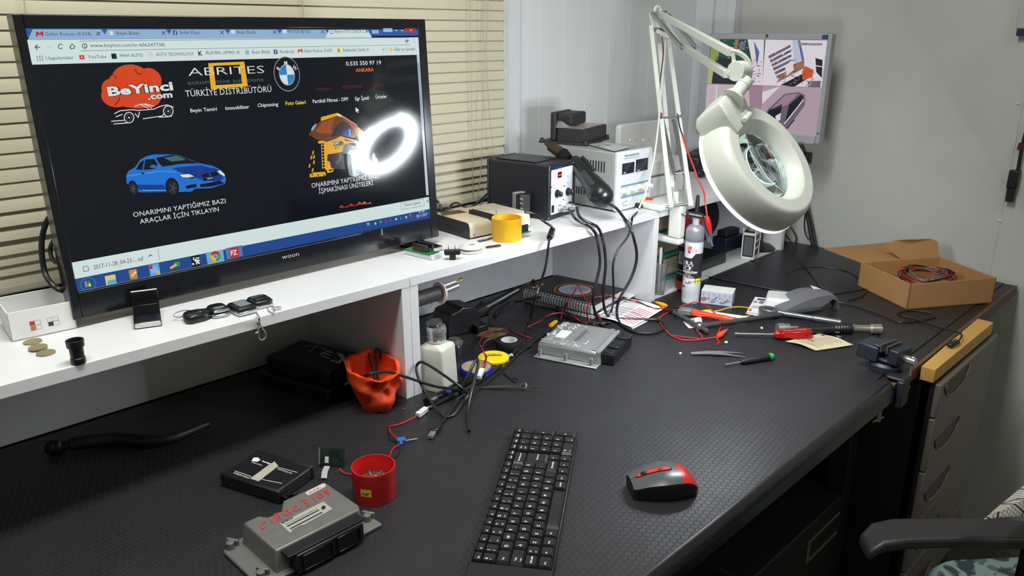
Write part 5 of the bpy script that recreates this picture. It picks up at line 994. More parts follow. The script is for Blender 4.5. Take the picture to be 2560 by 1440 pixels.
for k in range(-5, 6):
    a = rad(-118 + k * 9); b.box((0.0322 * math.cos(a), 0.0322 * math.sin(a), .0062), (.0008, .003, .0035), INK, M.Rotation(a, 3, 'Z'))
b.build('side_text', t)
t = tin('round blue tin of brown soldering paste with a worn surface', (1191, 934), .032, .016, mat('tin_blue', (28, 36, 170), .35), mat('solder_paste', (150, 132, 96), .6, noise=.5, nscale=90, bump=1, bscale=120))
# notebooks
Mt, Lx, Ly = FR((1483, 765), (1562, 722), (1302, 727), .034)
t = thing('notebook', 'thick black spiral planner marked 2017 with an orange ringed globe on its cover', 'notebook', mtx=Mt)
b = MB(); b.b2((.004, .002, .0135), (Lx - .003, Ly - .002, .0315), PAP); b.build('pages', t); CV = mat('cover_black', (34, 32, 34), .4)
b = MB(); b.b2((.006, 0, .0316), (Lx, Ly, .0340), CV); b.b2((.006, 0, .0115), (Lx, Ly, .0134), CV); b.build('covers', t, .0004)
b = MB(); N = 26
for i in range(N):
    y = Ly * (i + .8) / (N + .6)
    for dy in (0, .0018): b.tube([(.004 + .0085 * math.cos(a) - .001, y + dy, .0235 + .0115 * math.sin(a)) for a in (rad(20 + 32 * k) for k in range(11))], .0006, BLK, 5, 0)
b.build('spiral', t); b = MB()
for i in range(N): y = Ly * (i + .8) / (N + .6); b.b2((.004, y - .001, .0339), (.0105, y + .003, .0342), LWH)
b.b2((0.001, 0.001, .012), (.0042, Ly - .001, .031), PAP); b.build('spine_strip', t)
zt = .0343; OG = mat('print_orange', (226, 150, 40), .4); cc = V((*onf(Mt, (1437, 724), zt), zt)); e1 = onf(Mt, (1377, 727), zt); rr = .052
b = MB(); ring = lambda r, n=40, c=cc, z=0, sy=1: [V((c.x + r * math.cos(2 * pi * i / n), c.y + r * sy * math.sin(2 * pi * i / n), c.z + z)) for i in range(n)]
for r0, r1 in ((rr, rr * .955), (rr * .80, rr * .765)):
    A_, B_ = ring(r0), ring(r1); 
    for i in range(40): j = (i + 1) % 40; b.poly([A_[i], A_[j], B_[j], B_[i]], OG)
b.build('orange_rings', t); GB = mat('globe_print', (150, 160, 190), .4, noise=.6, nscale=45)
MB().poly(ring(rr * .76, z=-.0001), GB).build('globe', t); c2 = cc + V((.012, -.006, .0001)); MB().poly(ring(rr * .5, c=c2), mat('globe_print2', (120, 134, 166), .4, noise=.7, nscale=60)).build('globe_detail', t)
b = MB(); A_, B_ = ring(rr * .51, c=c2, z=.0001), ring(rr * .485, c=c2, z=.0001)
for i in range(40): j = (i + 1) % 40; b.poly([A_[i], A_[j], B_[j], B_[i]], OG)
b.build('inner_ring', t)
q = onf(Mt, (1548, 741), zt); MB().text('2017', OG, M.Translation((q[0], q[1], zt)) @ M.Rotation(rad(90), 4, 'Z'), .036, .010, .01).build('year_text', t)
b = MB(); b.poly([V((*onf(Mt, p, zt), zt)) for p in ((1330, 722), (1332, 715), (1362, 708), (1358, 712))], OG); b.build('corner_stripe', t)
t = thing('notebook', 'second spiral notebook with white pages underneath the black planner', 'notebook', mtx=Mt @ mtx((-.004, -.002, 0), rad(-2)))
b = MB(); b.b2((.003, .001, .001), (Lx + .004, Ly, .0092), PAP); b.build('pages', t); b = MB(); b.b2((0.006, 0, .0093), (Lx + .008, Ly + .002, .0104), CV); b.b2((.006, 0, 0), (Lx + .008, Ly, .0009), CV); b.build('covers', t)
b = MB()
for i in range(22): y = Ly * (i + .6) / 22; b.tube([(.0035 + .005 * math.cos(a), y, .0055 + .005 * math.sin(a)) for a in (rad(20 + 40 * k) for k in range(9))], .0006, BLK, 5, 0)
b.build('spiral', t)
# printed papers
PR = mat('print_red', (200, 90, 110), .6); SG = mat('print_grey', (130, 130, 140), .6)
def sheet(label, pts, h, lines=(), group=None, th=.0006, curl=0.0, m=PAP, nm='paper'):
    P = [D(*p, h + .0005) for p in pts]; o = P[0].copy(); t = thing(nm, label, 'paper', o, group=group); n = 8; b = MB(); g = []
    for i in range(n + 1):
        for j in range(n + 1):
            u, v = i / n, j / n; q = (P[0] * (1 - u) + P[1] * u) * (1 - v) + (P[3] * (1 - u) + P[2] * u) * v - o
            q.z += curl * (math.sin(u * pi) ** 2 * .6 + .4 * v * v) if curl else 0; g.append(q)
    fs = [(i * (n + 1) + j, (i + 1) * (n + 1) + j, (i + 1) * (n + 1) + j + 1, i * (n + 1) + j + 1) for i in range(n) for j in range(n)]
    b.add(g, fs, m); b.add([q + V((0, 0, -th)) for q in g], fs, m); b.build('sheet', t)
    def uv(u, v):
        q = (P[0] * (1 - u) + P[1] * u) * (1 - v) + (P[3] * (1 - u) + P[2] * u) * v - o; q.z += (curl * (math.sin(u * pi) ** 2 * .6 + .4 * v * v) if curl else 0) + .0004; return q
    b = MB()
    for (u0, v0, u1, v1, m_) in lines:
        k = 6
        for i in range(k): a0, a1 = u0 + (u1 - u0) * i / k, u0 + (u1 - u0) * (i + 1) / k; b.poly([uv(a0, v0), uv(a1, v0), uv(a1, v1), uv(a0, v1)], m_)
    if lines: b.build('printed_lines', t)
    return t, uv
ln = [(.06, .06 + .1 * i, .5 + .4 * random.random(), .075 + .1 * i, SG) for i in range(6)] + [(.55, .12 + .06 * i, .95, .14 + .06 * i, PR) for i in range(10)]
sheet('white printed sheet with red lines, topmost under the planner by the white panel', ((1490, 790), (1580, 818), (1662, 772), (1570, 748)), .004, ln, curl=.006)
sheet('lower white sheet with a red edge sticking out below the top sheet', ((1545, 806), (1583, 822), (1624, 800), (1590, 786)), .0006, [(.1, .1 + .1 * i, .9, .14 + .1 * i, PR) for i in range(8)])
sheet('loose white page edge showing beside the black planner', ((1486, 778), (1500, 786), (1588, 738), (1566, 726)), .010, [(.3, .1, .7, .4, SG)])
# silver control unit, middle of the bench
Mt, Lx, Ly = FR((1343, 853), (1500, 881), (1405, 801), .031)
AL = mat('aluminium', (164, 166, 166), .33, .5, noise=.06, nscale=30)
t = thing('engine_control_unit', 'silver aluminium control unit covered in white marker writing, by the planner', 'control unit', mtx=Mt)
b = MB(); b.b2((0, -.020, 0), (Lx, Ly + .012, .004), AL); b.build('base_plate', t, .002)
b = MB(); b.loft([[V((x, y, z)) for x, y in ((x0, y0), (x1, y0), (x1, y1), (x0, y1))] for x0, x1, y0, y1, z in ((0, Lx, -.002, Ly + .004, .004), (.002, Lx - .004, 0, Ly, .027), (.006, Lx - .020, .004, Ly - .004, .031))], AL); b.build('cover', t, .003)
b = MB(); b.b2((Lx - .022, .004, .0312), (Lx - .012, Ly - .004, .0325), AL); b.b2((Lx - .009, 0, .004), (Lx - .002, .012, .030), AL); b.b2((Lx - .009, Ly - .012, .004), (Lx - .002, Ly, .030), AL); b.build('ribs', t, .0012)
b = MB(); b.b2((Lx - .010, .012, .002), (Lx + .026, Ly - .004, .024), BLK); 
for i in range(4): b.b2((Lx + .0, .016 + i * (Ly - .026) / 4, .024), (Lx + .024, .016 + (i + .7) * (Ly - .026) / 4, .0265 + .002 * (i % 2)), BLK)
b.b2((Lx + .004, Ly - .034, .024), (Lx + .030, Ly - .006, .029), BLK); b.build('connector', t, .0012)
for x in (.012, Lx * .5, Lx - .014): b = MB(); b.cyl((x, -.012, .004), (x, -.012, .019), .0042, AL, n=16); b.cyl((x, -.012, .019), (x, -.012, .0193), .002, DST, n=12); b.build('post', t)
zt = .0314; WI = mat('white_marker', (225, 225, 225), .6); q = lambda x, y: onf(Mt, (1280 + x / 8.47, 760 + y / 8.47), zt)
lb_ = MB().poly([V((*q(*p), zt)) for p in ((905, 690), (1115, 730), (1280, 580), (1060, 545))], LWH).build('paper_label', t)
mk = lambda *s: [[q(*p) for p in r] for r in s]
b = MB()
for r in mk([(745, 630), (835, 655)], [(745, 630), (760, 660), (800, 640)], [(790, 610), (745, 625)], [(850, 610), (870, 655)], [(900, 575), (880, 650)], [(930, 560), (900, 650), (975, 640)], [(960, 460), (1050, 530)], [(965, 460), (1060, 440), (1050, 525)], [(990, 495), (1060, 475)], [(1080, 410), (1090, 470), (1130, 440), (1120, 400)], [(1140, 480), (1150, 420), (1190, 400)], [(1175, 385), (1210, 430)], [(1190, 510), (1230, 550)], [(1185, 510), (1270, 480)], [(1260, 500), (1300, 540), (1340, 500), (1290, 480)], [(1330, 455), (1370, 520)], [(1370, 450), (1460, 460)], [(1400, 430), (1420, 480)], [(620, 740), (740, 735)], [(760, 740), (880, 750)], [(830, 720), (870, 700)], [(930, 790), (1020, 800)], [(1040, 750), (1090, 760), (1060, 790)], [(1030, 840), (1090, 820), (1140, 850), (1060, 865), (1030, 840)], [(1180, 860), (1250, 850)], [(1290, 900), (1350, 850), (1370, 890), (1470, 880)], [(1320, 910), (1420, 915)], [(1280, 800), (1350, 830)], [(1510, 830), (1560, 850), (1600, 800), (1620, 780)], [(1540, 490), (1570, 500), (1590, 475)], [(880, 800), (910, 820)], [(1140, 790), (1190, 780)]): b.line(r, .0016, WI, z=zt + .0002)
b.build('marker_writing', t); b = MB()
for r in mk([(1330, 770), (1560, 560)], [(1370, 775), (1600, 570)]): b.line(r, .004, mat('etched_label', (92, 94, 98), .4), z=zt + .0001)
for i in range(22): u = random.random(); v = random.choice((.0, .3, 1.15)); x = 1260 + 300 * u + v * 90; y = 740 - 190 * u + v * 40; b.line([q(x, y), q(x + 22, y - 16)], .0009, mat('etched_label', (92, 94, 98), .4), z=zt + .0002)
b.build('etched_plate', t); b = MB()
for i in range(8): u = i / 8; x, y = 960 + 150 * (i % 4) / 3.2, 670 - 35 * (i % 4) + 14 * (i // 4); b.line([q(x, y), q(x + 25, y - 18)], .0007, SG, z=zt + .0002)
b.line([q(950, 690), q(1110, 720)], .0006, SG, z=zt + .0002); b.build('label_print', lb_)
b = MB(); a_, c_ = D(1375, 815, .006), D(1391, 803, .006); b.beam(a_, c_, .007, .006, mat('orange_stick', (246, 168, 20), .4)); tag(b.build('crayon_stub', origin=True), 'short orange-yellow stub beside the silver control unit', 'crayon')
b = MB(); b.beam(D(1297, 880, .004), D(1373, 822, .004), .012, .007, BLK); tag(b.build('pry_tool', origin=True, bevel=.002), 'black tool handle pointing from the tape roll towards the orange stub', 'tool')
# flashlight and pens
def rod(nm, label, cat_, a, c, prof, m, h=.008, extra=None):
    P, Q = D(*a, h + .0006), D(*c, h + .0006); L = (Q - P).length; t = thing(nm, label, cat_, P); d = (Q - P).normalized(); b = MB(); b.lathe([(r, z * L) for r, z in prof], m, 20, ax=d); b.build('body', t)
    if extra: extra(t, d, L)
    return t
def fx(t, d, L):
    b = MB(); b.lathe([(.0086, L * .29), (.0088, L * .29), (.0088, L * .36), (.0086, L * .36)], mat('blue_band', (36, 46, 150), .4), 20, close=True, ax=d); b.build('blue_band', t)
    b = MB()
    for i in range(16): b.lathe([(.0080, L * (.42 + i * .02)), (.0092, L * (.42 + i * .02)), (.0092, L * (.43 + i * .02)), (.0080, L * (.43 + i * .02))], BLKG, 16, close=True, ax=d)
    b.build('grip_rings', t); b = MB(); b.lathe([(.001, -.001), (.009, -.001), (.0105, .004), (.0105, .018), (.009, .022), (.001, .022)], BLK, 20, ax=d); b.build('head', t)
rod('flashlight', 'glossy black tube flashlight with a blue band lying in front of the bottle', 'flashlight', (1068, 1006), (1206, 936), [(.001, .02), (.0085, .02), (.0085, .98), (.007, 1), (.001, 1)], BLKG, .0105, fx)
cable('black barrel-plug cable running beside the flashlight up to the silver unit', [D(1073, 1016, .005), D(1120, 995, .006), D(1170, 970, .006), D(1215, 940, .006), D(1262, 905, .005), D(1292, 875, .005), D(1320, 855, .006), D(1342, 838, .008)], .0038)
cable('thin black cable parallel to the flashlight curving to the tape roll', [D(1180, 985, .004), D(1225, 950, .004), D(1268, 912, .004), D(1300, 880, .005), D(1330, 862, .006)], .0024)
b = MB(); a_, c_ = D(1251, 910, .005), D(1279, 888, .005); b.cyl(a_, c_, .0042, mat('pen_silver', (170, 172, 170), .3)); b.cyl(a_ + (c_ - a_) * -.1, a_, .003, STL); tag(b.build('marker_pen', origin=True), 'short silver pen between the yellow tin and the black cables', 'pen')
b = MB(); b.tube([D(x, y, .002) for x, y in ((1258, 934), (1268, 940), (1284, 954), (1294, 952), (1290, 945), (1276, 946), (1266, 938), (1262, 932))], .0011, BLK, 6); tag(b.build('wire_clip', origin=True), 'small bent black wire loop on the mat below the yellow tin', 'wire')
def tweezers(label, base, tip1, tip2, wd, m, bend=.006):
    P, Q1, Q2 = D(*base, .003), D(*tip1, .001), D(*tip2, .001); t = thing('tweezers', label, 'tweezers', P)
    for Q, s in ((Q1, 1), (Q2, -1)):
        L = (Q - P); sd = V((-L.y, L.x, 0)).normalized(); b = MB(); rg = []
        for k, w_ in ((0, wd), (.3, wd), (.6, wd * .75), (.85, wd * .35), (1, wd * .1)):
            c = L * k + V((0, 0, bend * math.sin(k * pi))) + sd * s * bend * .4 * math.sin(k * pi); rg.append([c + sd * (-w_ / 2), c + sd * (w_ / 2), c + sd * (w_ / 2) + V((0, 0, .0012)), c + sd * (-w_ / 2) + V((0, 0, .0012))])
        b.loft(rg, m); b.build('arm', t)
    return t
t = tweezers('thin bronze tweezers with a slide clip, lying right of the cable bundle', (1200, 970), (1362, 981), (1352, 969), .003, mat('bronze', (140, 130, 108), .35, .8), .005)
b = MB(); o = t.location; b.tube([D(1300, 968, .004) - o, D(1312, 958, .012) - o, D(1316, 966, .008) - o, D(1308, 974, .003) - o], .0016, DST, 8); b.build('slide_clip', t)
# wires with a white plug above the blue tin
def wire(label, pts, r=.0011, m=REDW, par=None, twist=None, nm='wire', grp=None):
    P = cat(pts, 6); t = None; b = MB()
    if twist:
        A, B_ = [], []
        for i, p in enumerate(P):
            a = i * .55; d = (P[min(i + 1, len(P) - 1)] - P[max(i - 1, 0)]); sd = V((-d.y, d.x, 0)); sd = sd.normalized() if sd.length > 1e-6 else V((1, 0, 0)); o = sd * math.cos(a) * r * 1.05 + V((0, 0, math.sin(a) * r * 1.05 + r)); A.append(p + o); B_.append(p - o + V((0, 0, 2 * r)))
        t = thing(nm, label, 'wire', P[0], group=grp); o0 = P[0]; b.tube([p - o0 for p in A], r, m, 6, 0); b.build('red_strand', t); b = MB(); b.tube([p - o0 for p in B_], r, twist, 6, 0); b.build('black_strand', t); return t
    b.tube(P, r, m, 6, 0); return tag(b.build(nm, origin=True), label, 'wire', grp)
t = wire('twisted red and black wire with a white plug hanging over the blue tin', [D(1207, 928, .014), D(1214, 905, .020), D(1214, 890, .02), D(1198, 862, .014), D(1206, 846, .012), D(1220, 834, .010), D(1252, 826, .008), D(1275, 830, .006), D(1297, 838, .004), D(1328, 844, .003)], .0013, twist=BLK)
o = t.location; a_, c_ = D(1196, 944, .020) - o, D(1206, 924, .024) - o; b = MB(); b.beam(a_, c_, .0095, .008, WHT); b.beam(a_ + (c_ - a_) * .1 + V((-.001, -.004, .004)), a_ + (c_ - a_) * .7 + V((-.001, -.004, .004)), .004, .002, WHT); b.build('plug', t, .0008)
wire('twisted red and black wire arching behind the silver control unit', [D(1318, 822, .002), D(1345, 806, .004), D(1370, 791, .008), D(1404, 783, .010), D(1430, 791, .010), D(1450, 802, .014), D(1466, 812, .024)], .0013, twist=BLK)
wire('pair of red and black wires rising to a peak over the planner cover', [D(1404, 800, .004), D(1403, 790, .006), D(1408, 776, .012), D(1422, 752, .040), D(1436, 730, .055), D(1445, 714, .07), D(1452, 728, .058), D(1468, 752, .04), D(1486, 778, .02), D(1503, 800, .006)], .0013, twist=BLK)
wire('short red and black wire curling from the planner edge to the silver unit', [D(1474, 757, .036), D(1466, 775, .026), D(1468, 790, .012), D(1476, 803, .01), D(1486, 814, .012)], .0012, twist=BLK)
wire('red and black wire running from the planner over the papers to the orange clip', [D(1482, 748, .036), D(1500, 743, .037), D(1525, 742, .036), D(1545, 748, .02), D(1567, 750, .014), D(1595, 756, .012), D(1623, 768, .008), D(1643, 774, .006), D(1656, 771, .006)], .0012, twist=BLK)
b = MB(); b.tube([D(1310, 700, .05) if 0 else D(1237, 792, .004), D(1255, 770, .006), D(1285, 757, .010), D(1330, 745, .030), D(1360, 745, .022), D(1390, 765, .010), D(1410, 790, .004), D(1450, 803, .004), D(1490, 808, .004), D(1525, 806, .004)], .0028, BLK, 8); tag(b.build('cable', origin=True), 'black cable arching in front of the planner spiral', 'cable')
b = MB(); b.tube([D(1230, 815, .003), D(1228, 795, .004), D(1245, 772, .005), D(1290, 750, .012), D(1325, 757, .03), D(1300, 748, .016), D(1335, 762, .02), D(1390, 772, .005), D(1440, 790, .004)], .0022, BLK, 8); tag(b.build('cable', origin=True), 'thin black cable looping from the iron stand towards the planner', 'cable')
wire('bare thin wire curling beside the cork scrap', [D(1205, 868, .002), D(1214, 853, .006), D(1230, 846, .008), D(1246, 848, .007), D(1256, 841, .008), D(1272, 840, .007), D(1290, 848, .004)], .0006, STL)

# ================================================================ black cables in front of the left panel
E5 = lambda x, y, h: D(940 + x / 4.234, 780 + y / 4.234, h)
cable('black cable coming out of the skull pot and crossing the white panel', [D(862, 962, .05), E5(-180, 700, .062), E5(-90, 665, .080), E5(0, 642, .082), E5(150, 636, .076), E5(300, 682, .062), E5(480, 742, .044), E5(640, 790, .030), E5(820, 815, .024), E5(890, 850, .014), E5(960, 930, .006)], .0027)
cable('black cable twisted in one big loop in front of the dispenser bottle', [E5(1010, 860, .010), E5(960, 850, .018), E5(880, 785, .034), E5(700, 655, .055), E5(560, 565, .066), E5(470, 530, .070), E5(425, 590, .060), E5(455, 715, .045), E5(540, 880, .025), E5(640, 1030, .010), E5(740, 1108, .004), E5(830, 1080, .004), E5(900, 985, .006), E5(975, 880, .012)], .0027)
t = cable('black cable ending in a metal usb plug on the mat', [E5(930, 880, .014), E5(860, 930, .010), E5(800, 1030, .006), E5(720, 1130, .005), E5(660, 1205, .005)], .0027)
o = t.location; a_, c_, e_ = E5(670, 1190, .006) - o, E5(610, 1270, .006) - o, E5(575, 1325, .006) - o; b = MB(); b.beam(a_, c_, .011, .009, BLK); b.build('plug_body', t, .002); b = MB(); b.beam(c_, e_, .0095, .0045, CHR); b.build('metal_plug', t)
cable('black cable with an upright bend above the blue tin, its end trailing on the mat', [E5(880, 880, .010), E5(920, 780, .03), E5(1000, 620, .055), E5(1050, 520, .068), E5(1080, 540, .064), E5(1050, 700, .042), E5(1000, 880, .020), E5(970, 1050, .006), E5(978, 1160, .004), E5(985, 1260, .004)], .0029)
b = MB(); a_, c_ = D(1044, 1038, .006), D(1066, 1022, .006); b.beam(a_, c_, .010, .0085, WHT); b.beam(c_ - (c_ - a_) * .2 + V((0, 0, .004)), a_ + (c_ - a_) * .3 + V((0, 0, .0055)), .004, .002, WHT); pl = b.build('wire_connector', origin=True, bevel=.0008)
o = pl.location.copy(); tag(pl, 'white plastic connector with a red lead in front of the white panel', 'connector')
MB().tube([c_ - o, c_ + (c_ - a_) * .25 - o, D(1085, 1015, .006) - o], .0022, GRY, 8).build('grey_lead', pl)
MB().tube([D(1044, 1038, .006) - o, D(1030, 1046, .004) - o, D(1005, 1058, .0035) - o, D(985, 1064, .003) - o, D(976, 1064, .003) - o], .0014, REDW, 6).build('red_lead', pl)
bc = D(1004, 1108); t = thing('blue_connector', 'small blue connector with a bare pin and two thin red and black leads', 'connector', bc + V((0, 0, .0005)), rad(-35)); b = MB(); b.b2((-.007, -.006, 0), (.007, .006, .008), mat('connector_blue', (30, 100, 190), .4)); b.b2((-.003, -.0065, .001), (.001, -.006, .007), mat('connector_pale', (160, 190, 210), .4)); b.build('housing', t, .0006)
I = t.matrix_world.copy() if 0 else (M.Translation(t.location) @ Euler(t.rotation_euler).to_matrix().to_4x4()).inverted()
b = MB(); b.cyl((.007, -.001, .004), (.026, .004, .003), .0014, STL); b.build('pin', t)
for pts, m in (([(973, 1065), (976, 1080), (990, 1095), (1000, 1106)], REDW), ([(973, 1067), (972, 1085), (978, 1100), (992, 1104), (1000, 1108)], BLK), ([(998, 1112), (982, 1122), (974, 1140), (962, 1152)], REDW), ([(1000, 1114), (998, 1130), (990, 1140), (978, 1146)], BLK)): b = MB(); b.tube([I @ D(*p, .003) for p in pts], .0011, m, 6); b.build('lead', t, label='red lead' if m == REDW else 'black lead')
b = MB(); b.b2((-.002, -.001, 0), (.002, .001, .0006), ORG); tag(b.build('plastic_scrap', loc=D(1010, 1022, .0004)), 'tiny orange scrap on the mat right of the skull pot', 'scrap')

# ================================================================ front left of the bench
Mt, Lx, Ly = FR((696, 1228), (780, 1167), (553, 1184), .021)
t = thing('converter_box', 'black electronic box with white print and a strip of masking tape on the lid', 'electronic device', mtx=Mt)
b = MB(); b.b2((0, 0, 0), (Lx, Ly, .021), BLK); b.build('case', t, .0025)
for x in (0, Lx): MB().b2((x - .003, -.002, 0), (x + .003, Ly + .002, .0215), BLK).build('end_cap', t, .0025)
zt = .0213; q = lambda x, y: onf(Mt, (500 + x / 3.273, 1000 + y / 3.273), zt); b = MB()
for r, w_ in (([(515, 505), (575, 520)], .001), ([(630, 548), (795, 592)], .0009), ([(285, 580), (420, 625)], .001), ([(510, 650), (670, 682)], .001)): b.line([q(*p) for p in r], w_, LWH, z=zt)
b.build('lid_rules', t); ld = ang(V((*q(285, 580), 0)), V((*q(420, 625), 0)))
def lt(s, x, y, x1, y1, h, bold=0): p = V((*q(x, y), zt)); e = V((*q(x1, y1), zt)); MB().text(s, LWH, M.Translation(p) @ M.Rotation(ld, 4, 'Z'), (e - p).length, h, bold).build('lid_text', t)
lt('Technology', 500, 502, 575, 522, .0035, .02); lt('SPQI-230/4', 420, 512, 515, 530, .0028); lt('(250A/35DV)(LOW)', 628, 566, 750, 602, .003); lt('PSTECH GALLE', 270, 600, 410, 636, .0036, .01)
b = MB(); b.poly([V((*q(*p), zt)) for p in ((420, 500), (440, 470), (475, 470), (495, 490), (470, 505))], LWH); b.build('emblem', t)
TP = mat('masking_tape', (176, 172, 156), .7, noise=.1, nscale=200); b = MB(); pl = [V((*q(*p), zt)) for p in ((410, 645), (500, 580), (560, 535), (610, 505), (640, 540), (600, 575), (540, 620), (480, 668))]; b.loft([[p + V((0, 0, z)) for p in pl] for z in (.0002, .0006)], TP); b.build('tape_strip', t)
b = MB(); b.cyl((Lx + .0005, .016, .009), (Lx + .006, .010, .009), .003, WHT); b.build('white_post', t)
b = MB(); b.b2((Lx * .02, -.012, .001), (Lx * .30, -.001, .012), BLKG); b.cyl((Lx * .22, -.012, .008), (Lx * .22, -.016, .008), .005, BLKG); b.build('rear_socket', t, .001)
# silver control unit with red writing
Mt, Lx, Ly = FR((690, 1378), (906, 1270), (604, 1300), .036)
DA = mat('worn_aluminium', (122, 122, 118), .5, .45, noise=.14, nscale=90)
t = thing('engine_control_unit', 'worn grey metal control unit marked in red writing, nearest the front left of the bench', 'control unit', mtx=Mt)
nx = Lx * .33
b = MB(); pl = [(-.002, -.012), (Lx + .022, -.012), (Lx + .022, .020), (Lx + .004, .03), (Lx + .002, Ly + .004), (-.018, Ly + .006), (-.030, Ly - .004), (-.030, -.006), (-.020, -.014)]; b.prism(pl, 0, .006, DA); b.build('base_flange', t, .002)
top = [(0, 0), (Lx - .006, 0), (Lx, .010), (Lx, Ly), (nx + .02, Ly), (nx + .006, Ly - .02), (nx - .014, Ly - .02), (nx - .022, Ly - .008), (0, Ly - .008)]
cx_, cy_ = Lx / 2, Ly / 2; b = MB(); b.loft([[V((cx_ + (x - cx_) * f, cy_ + (y - cy_) * f, z)) for x, y in top] for f, z in ((1.07, .004), (1.045, .012), (1.01, .033), (.985, .0362))], DA); b.build('cover', t, .0015)
for x, y in ((-.021, .004), (Lx + .012, .008), (-.020, Ly - .006)): b = MB(); b.cyl((x, y, .005), (x, y, .016), .0055, DA, n=14); b.box((x + .006, y + .006, .010), (.004, .018, .009), DA, M.Rotation(.5, 3, 'Z')); b.build('lug', t, .001)
b = MB(); b.b2((.016, -.022, .003), (Lx - .014, .001, .031), BLK); b.build('connector_block', t, .002); b = MB(); b.b2((.006, -.019, .0305), (Lx - .01, .002, .0335), BLK)
for x0, x1 in ((.022, Lx * .52), (Lx * .56, Lx - .02)):
    for (a0, a1, c0, c1) in ((x0, x1, .026, .0285), (x0, x1, .005, .0075), (x0, x0 + .003, .005, .0285), (x1 - .003, x1, .005, .0285)): b.b2((a0, -.0245, a1 and c0), (a1, -.0215, c1), BLKG)
b.build('shrouds', t, .0008)
zt = .0366; q = lambda x, y: onf(Mt, (500 + x / 3.273, 1000 + y / 3.273), zt); RM = mat('red_marker', (190, 52, 50), .6); b = MB()
for r in ([(535, 1000), (510, 1010), (497, 1040), (510, 1055), (535, 1040)], [(580, 965), (595, 1005)], [(610, 935), (640, 985)], [(612, 940), (640, 925), (650, 945), (625, 960), (665, 970)], [(700, 905), (685, 930), (705, 945), (735, 925), (725, 900), (700, 905)], [(725, 900), (745, 925)], [(790, 870), (765, 880), (765, 905), (795, 900), (810, 890)], [(825, 885), (832, 880)], [(835, 825), (870, 815), (875, 830), (860, 842), (885, 840), (890, 858), (865, 868)], [(925, 790), (950, 830)], [(965, 775), (990, 765), (1005, 785), (985, 800), (965, 790), (965, 775)], [(1020, 740), (1045, 738), (1058, 755), (1030, 762), (1020, 742)], [(1045, 738), (1060, 775)]): b.line([q(*p) for p in r], .0022, RM, z=zt + .0002)
b.build('red_writing', t)
st = MB().poly([V((*q(*p), zt)) for p in ((655, 1010), (1010, 830), (1085, 890), (735, 1085))], mat('label_silver', (168, 166, 156), .5)).build('maker_label', t); ld = ang(V((*q(655, 1010), 0)), V((*q(1010, 830), 0)))
MB().text('BOSCH', INK, M.Translation(V((*q(678, 1012), zt + .0003))) @ M.Rotation(ld, 4, 'Z'), (V(q(765, 970)) - V(q(678, 1012))).length, .0042, .03).build('label_text', st)
b = MB()
for row, (xa, ya, xb, yb, n) in enumerate(((700, 1020, 960, 890, 22), (715, 1035, 975, 900, 26), (740, 1055, 1000, 920, 26))):
    for i in range(n):
        u = (i + .15) / n; v = (i + .15 + random.uniform(.3, .75)) / n; b.line([q(xa + (xb - xa) * u, ya + (yb - ya) * u), q(xa + (xb - xa) * v, ya + (yb - ya) * v)], .0009 if row == 0 else .0022, INK, z=zt + .0003)
b.line([q(755, 1068), q(835, 1025)], .0012, INK, z=zt + .0003); b.poly([V((*q(*p), zt + .0003)) for p in ((990, 885), (1005, 865), (1030, 870), (1025, 890), (1005, 900))], INK); b.build('label_print', st)
b = MB(); b.poly([V((*q(*p), zt)) for p in ((860, 765), (880, 745), (1005, 682), (1030, 690), (1025, 710), (890, 780))], mat('label_pink', (206, 190, 192), .6)); s2 = b.build('small_label', t); b = MB()
for r in ([(890, 755), (905, 745), (910, 760)], [(925, 740), (940, 730), (930, 750)], [(950, 725), (965, 715), (960, 735)], [(885, 770), (990, 715)]): b.line([q(*p) for p in r], .0008, RM, z=zt + .0003)
b.build('label_writing', s2)
# small board with ribbon
p = D(832, 1165); t = thing('circuit_board', 'small green-edged circuit board standing on edge with a grey ribbon cable and red lead', 'circuit board', p + V((0, 0, .001)), rad(-50)); R = M.Rotation(rad(-18), 3, 'X')
b = MB(); b.box((0, 0, .016), (.040, .0016, .026), mat('board_dark_green', (24, 44, 36), .4), R); b.build('board', t); b = MB(); b.box((-.020, 0, .016), (.002, .0022, .026), mat('board_edge', (110, 130, 80), .5), R); b.build('edge', t)
for x, z, sx, sz, m in ((.004, .020, .016, .010, BLK), (-.008, .010, .006, .010, WHT), (.014, .010, .006, .007, BLK)): MB().box(R @ V((x, -.0035, z)), (sx, .005, sz), m, R).build('component', t)
I = (M.Translation(t.location) @ Euler(t.rotation_euler).to_matrix().to_4x4()).inverted(); b = MB(); A_ = [I @ D(x, y, h) for x, y, h in ((818, 1166, .010), (812, 1180, .006), (810, 1196, .0365 * 0 + .004))]; b.loft([[q + V((s, 0, 0)) for s in (-.0045, .0045)] + [q + V((s, 0, .0008)) for s in (.0045, -.0045)] for q in A_], mat('ribbon_grey', (176, 172, 178), .5)); b.build('ribbon_cable', t)
b = MB(); b.tube([I @ D(848, 1172, .006), I @ D(860, 1182, .003), I @ D(878, 1186, .003), I @ D(894, 1184, .006)], .0012, REDW, 6); b.build('red_lead', t)
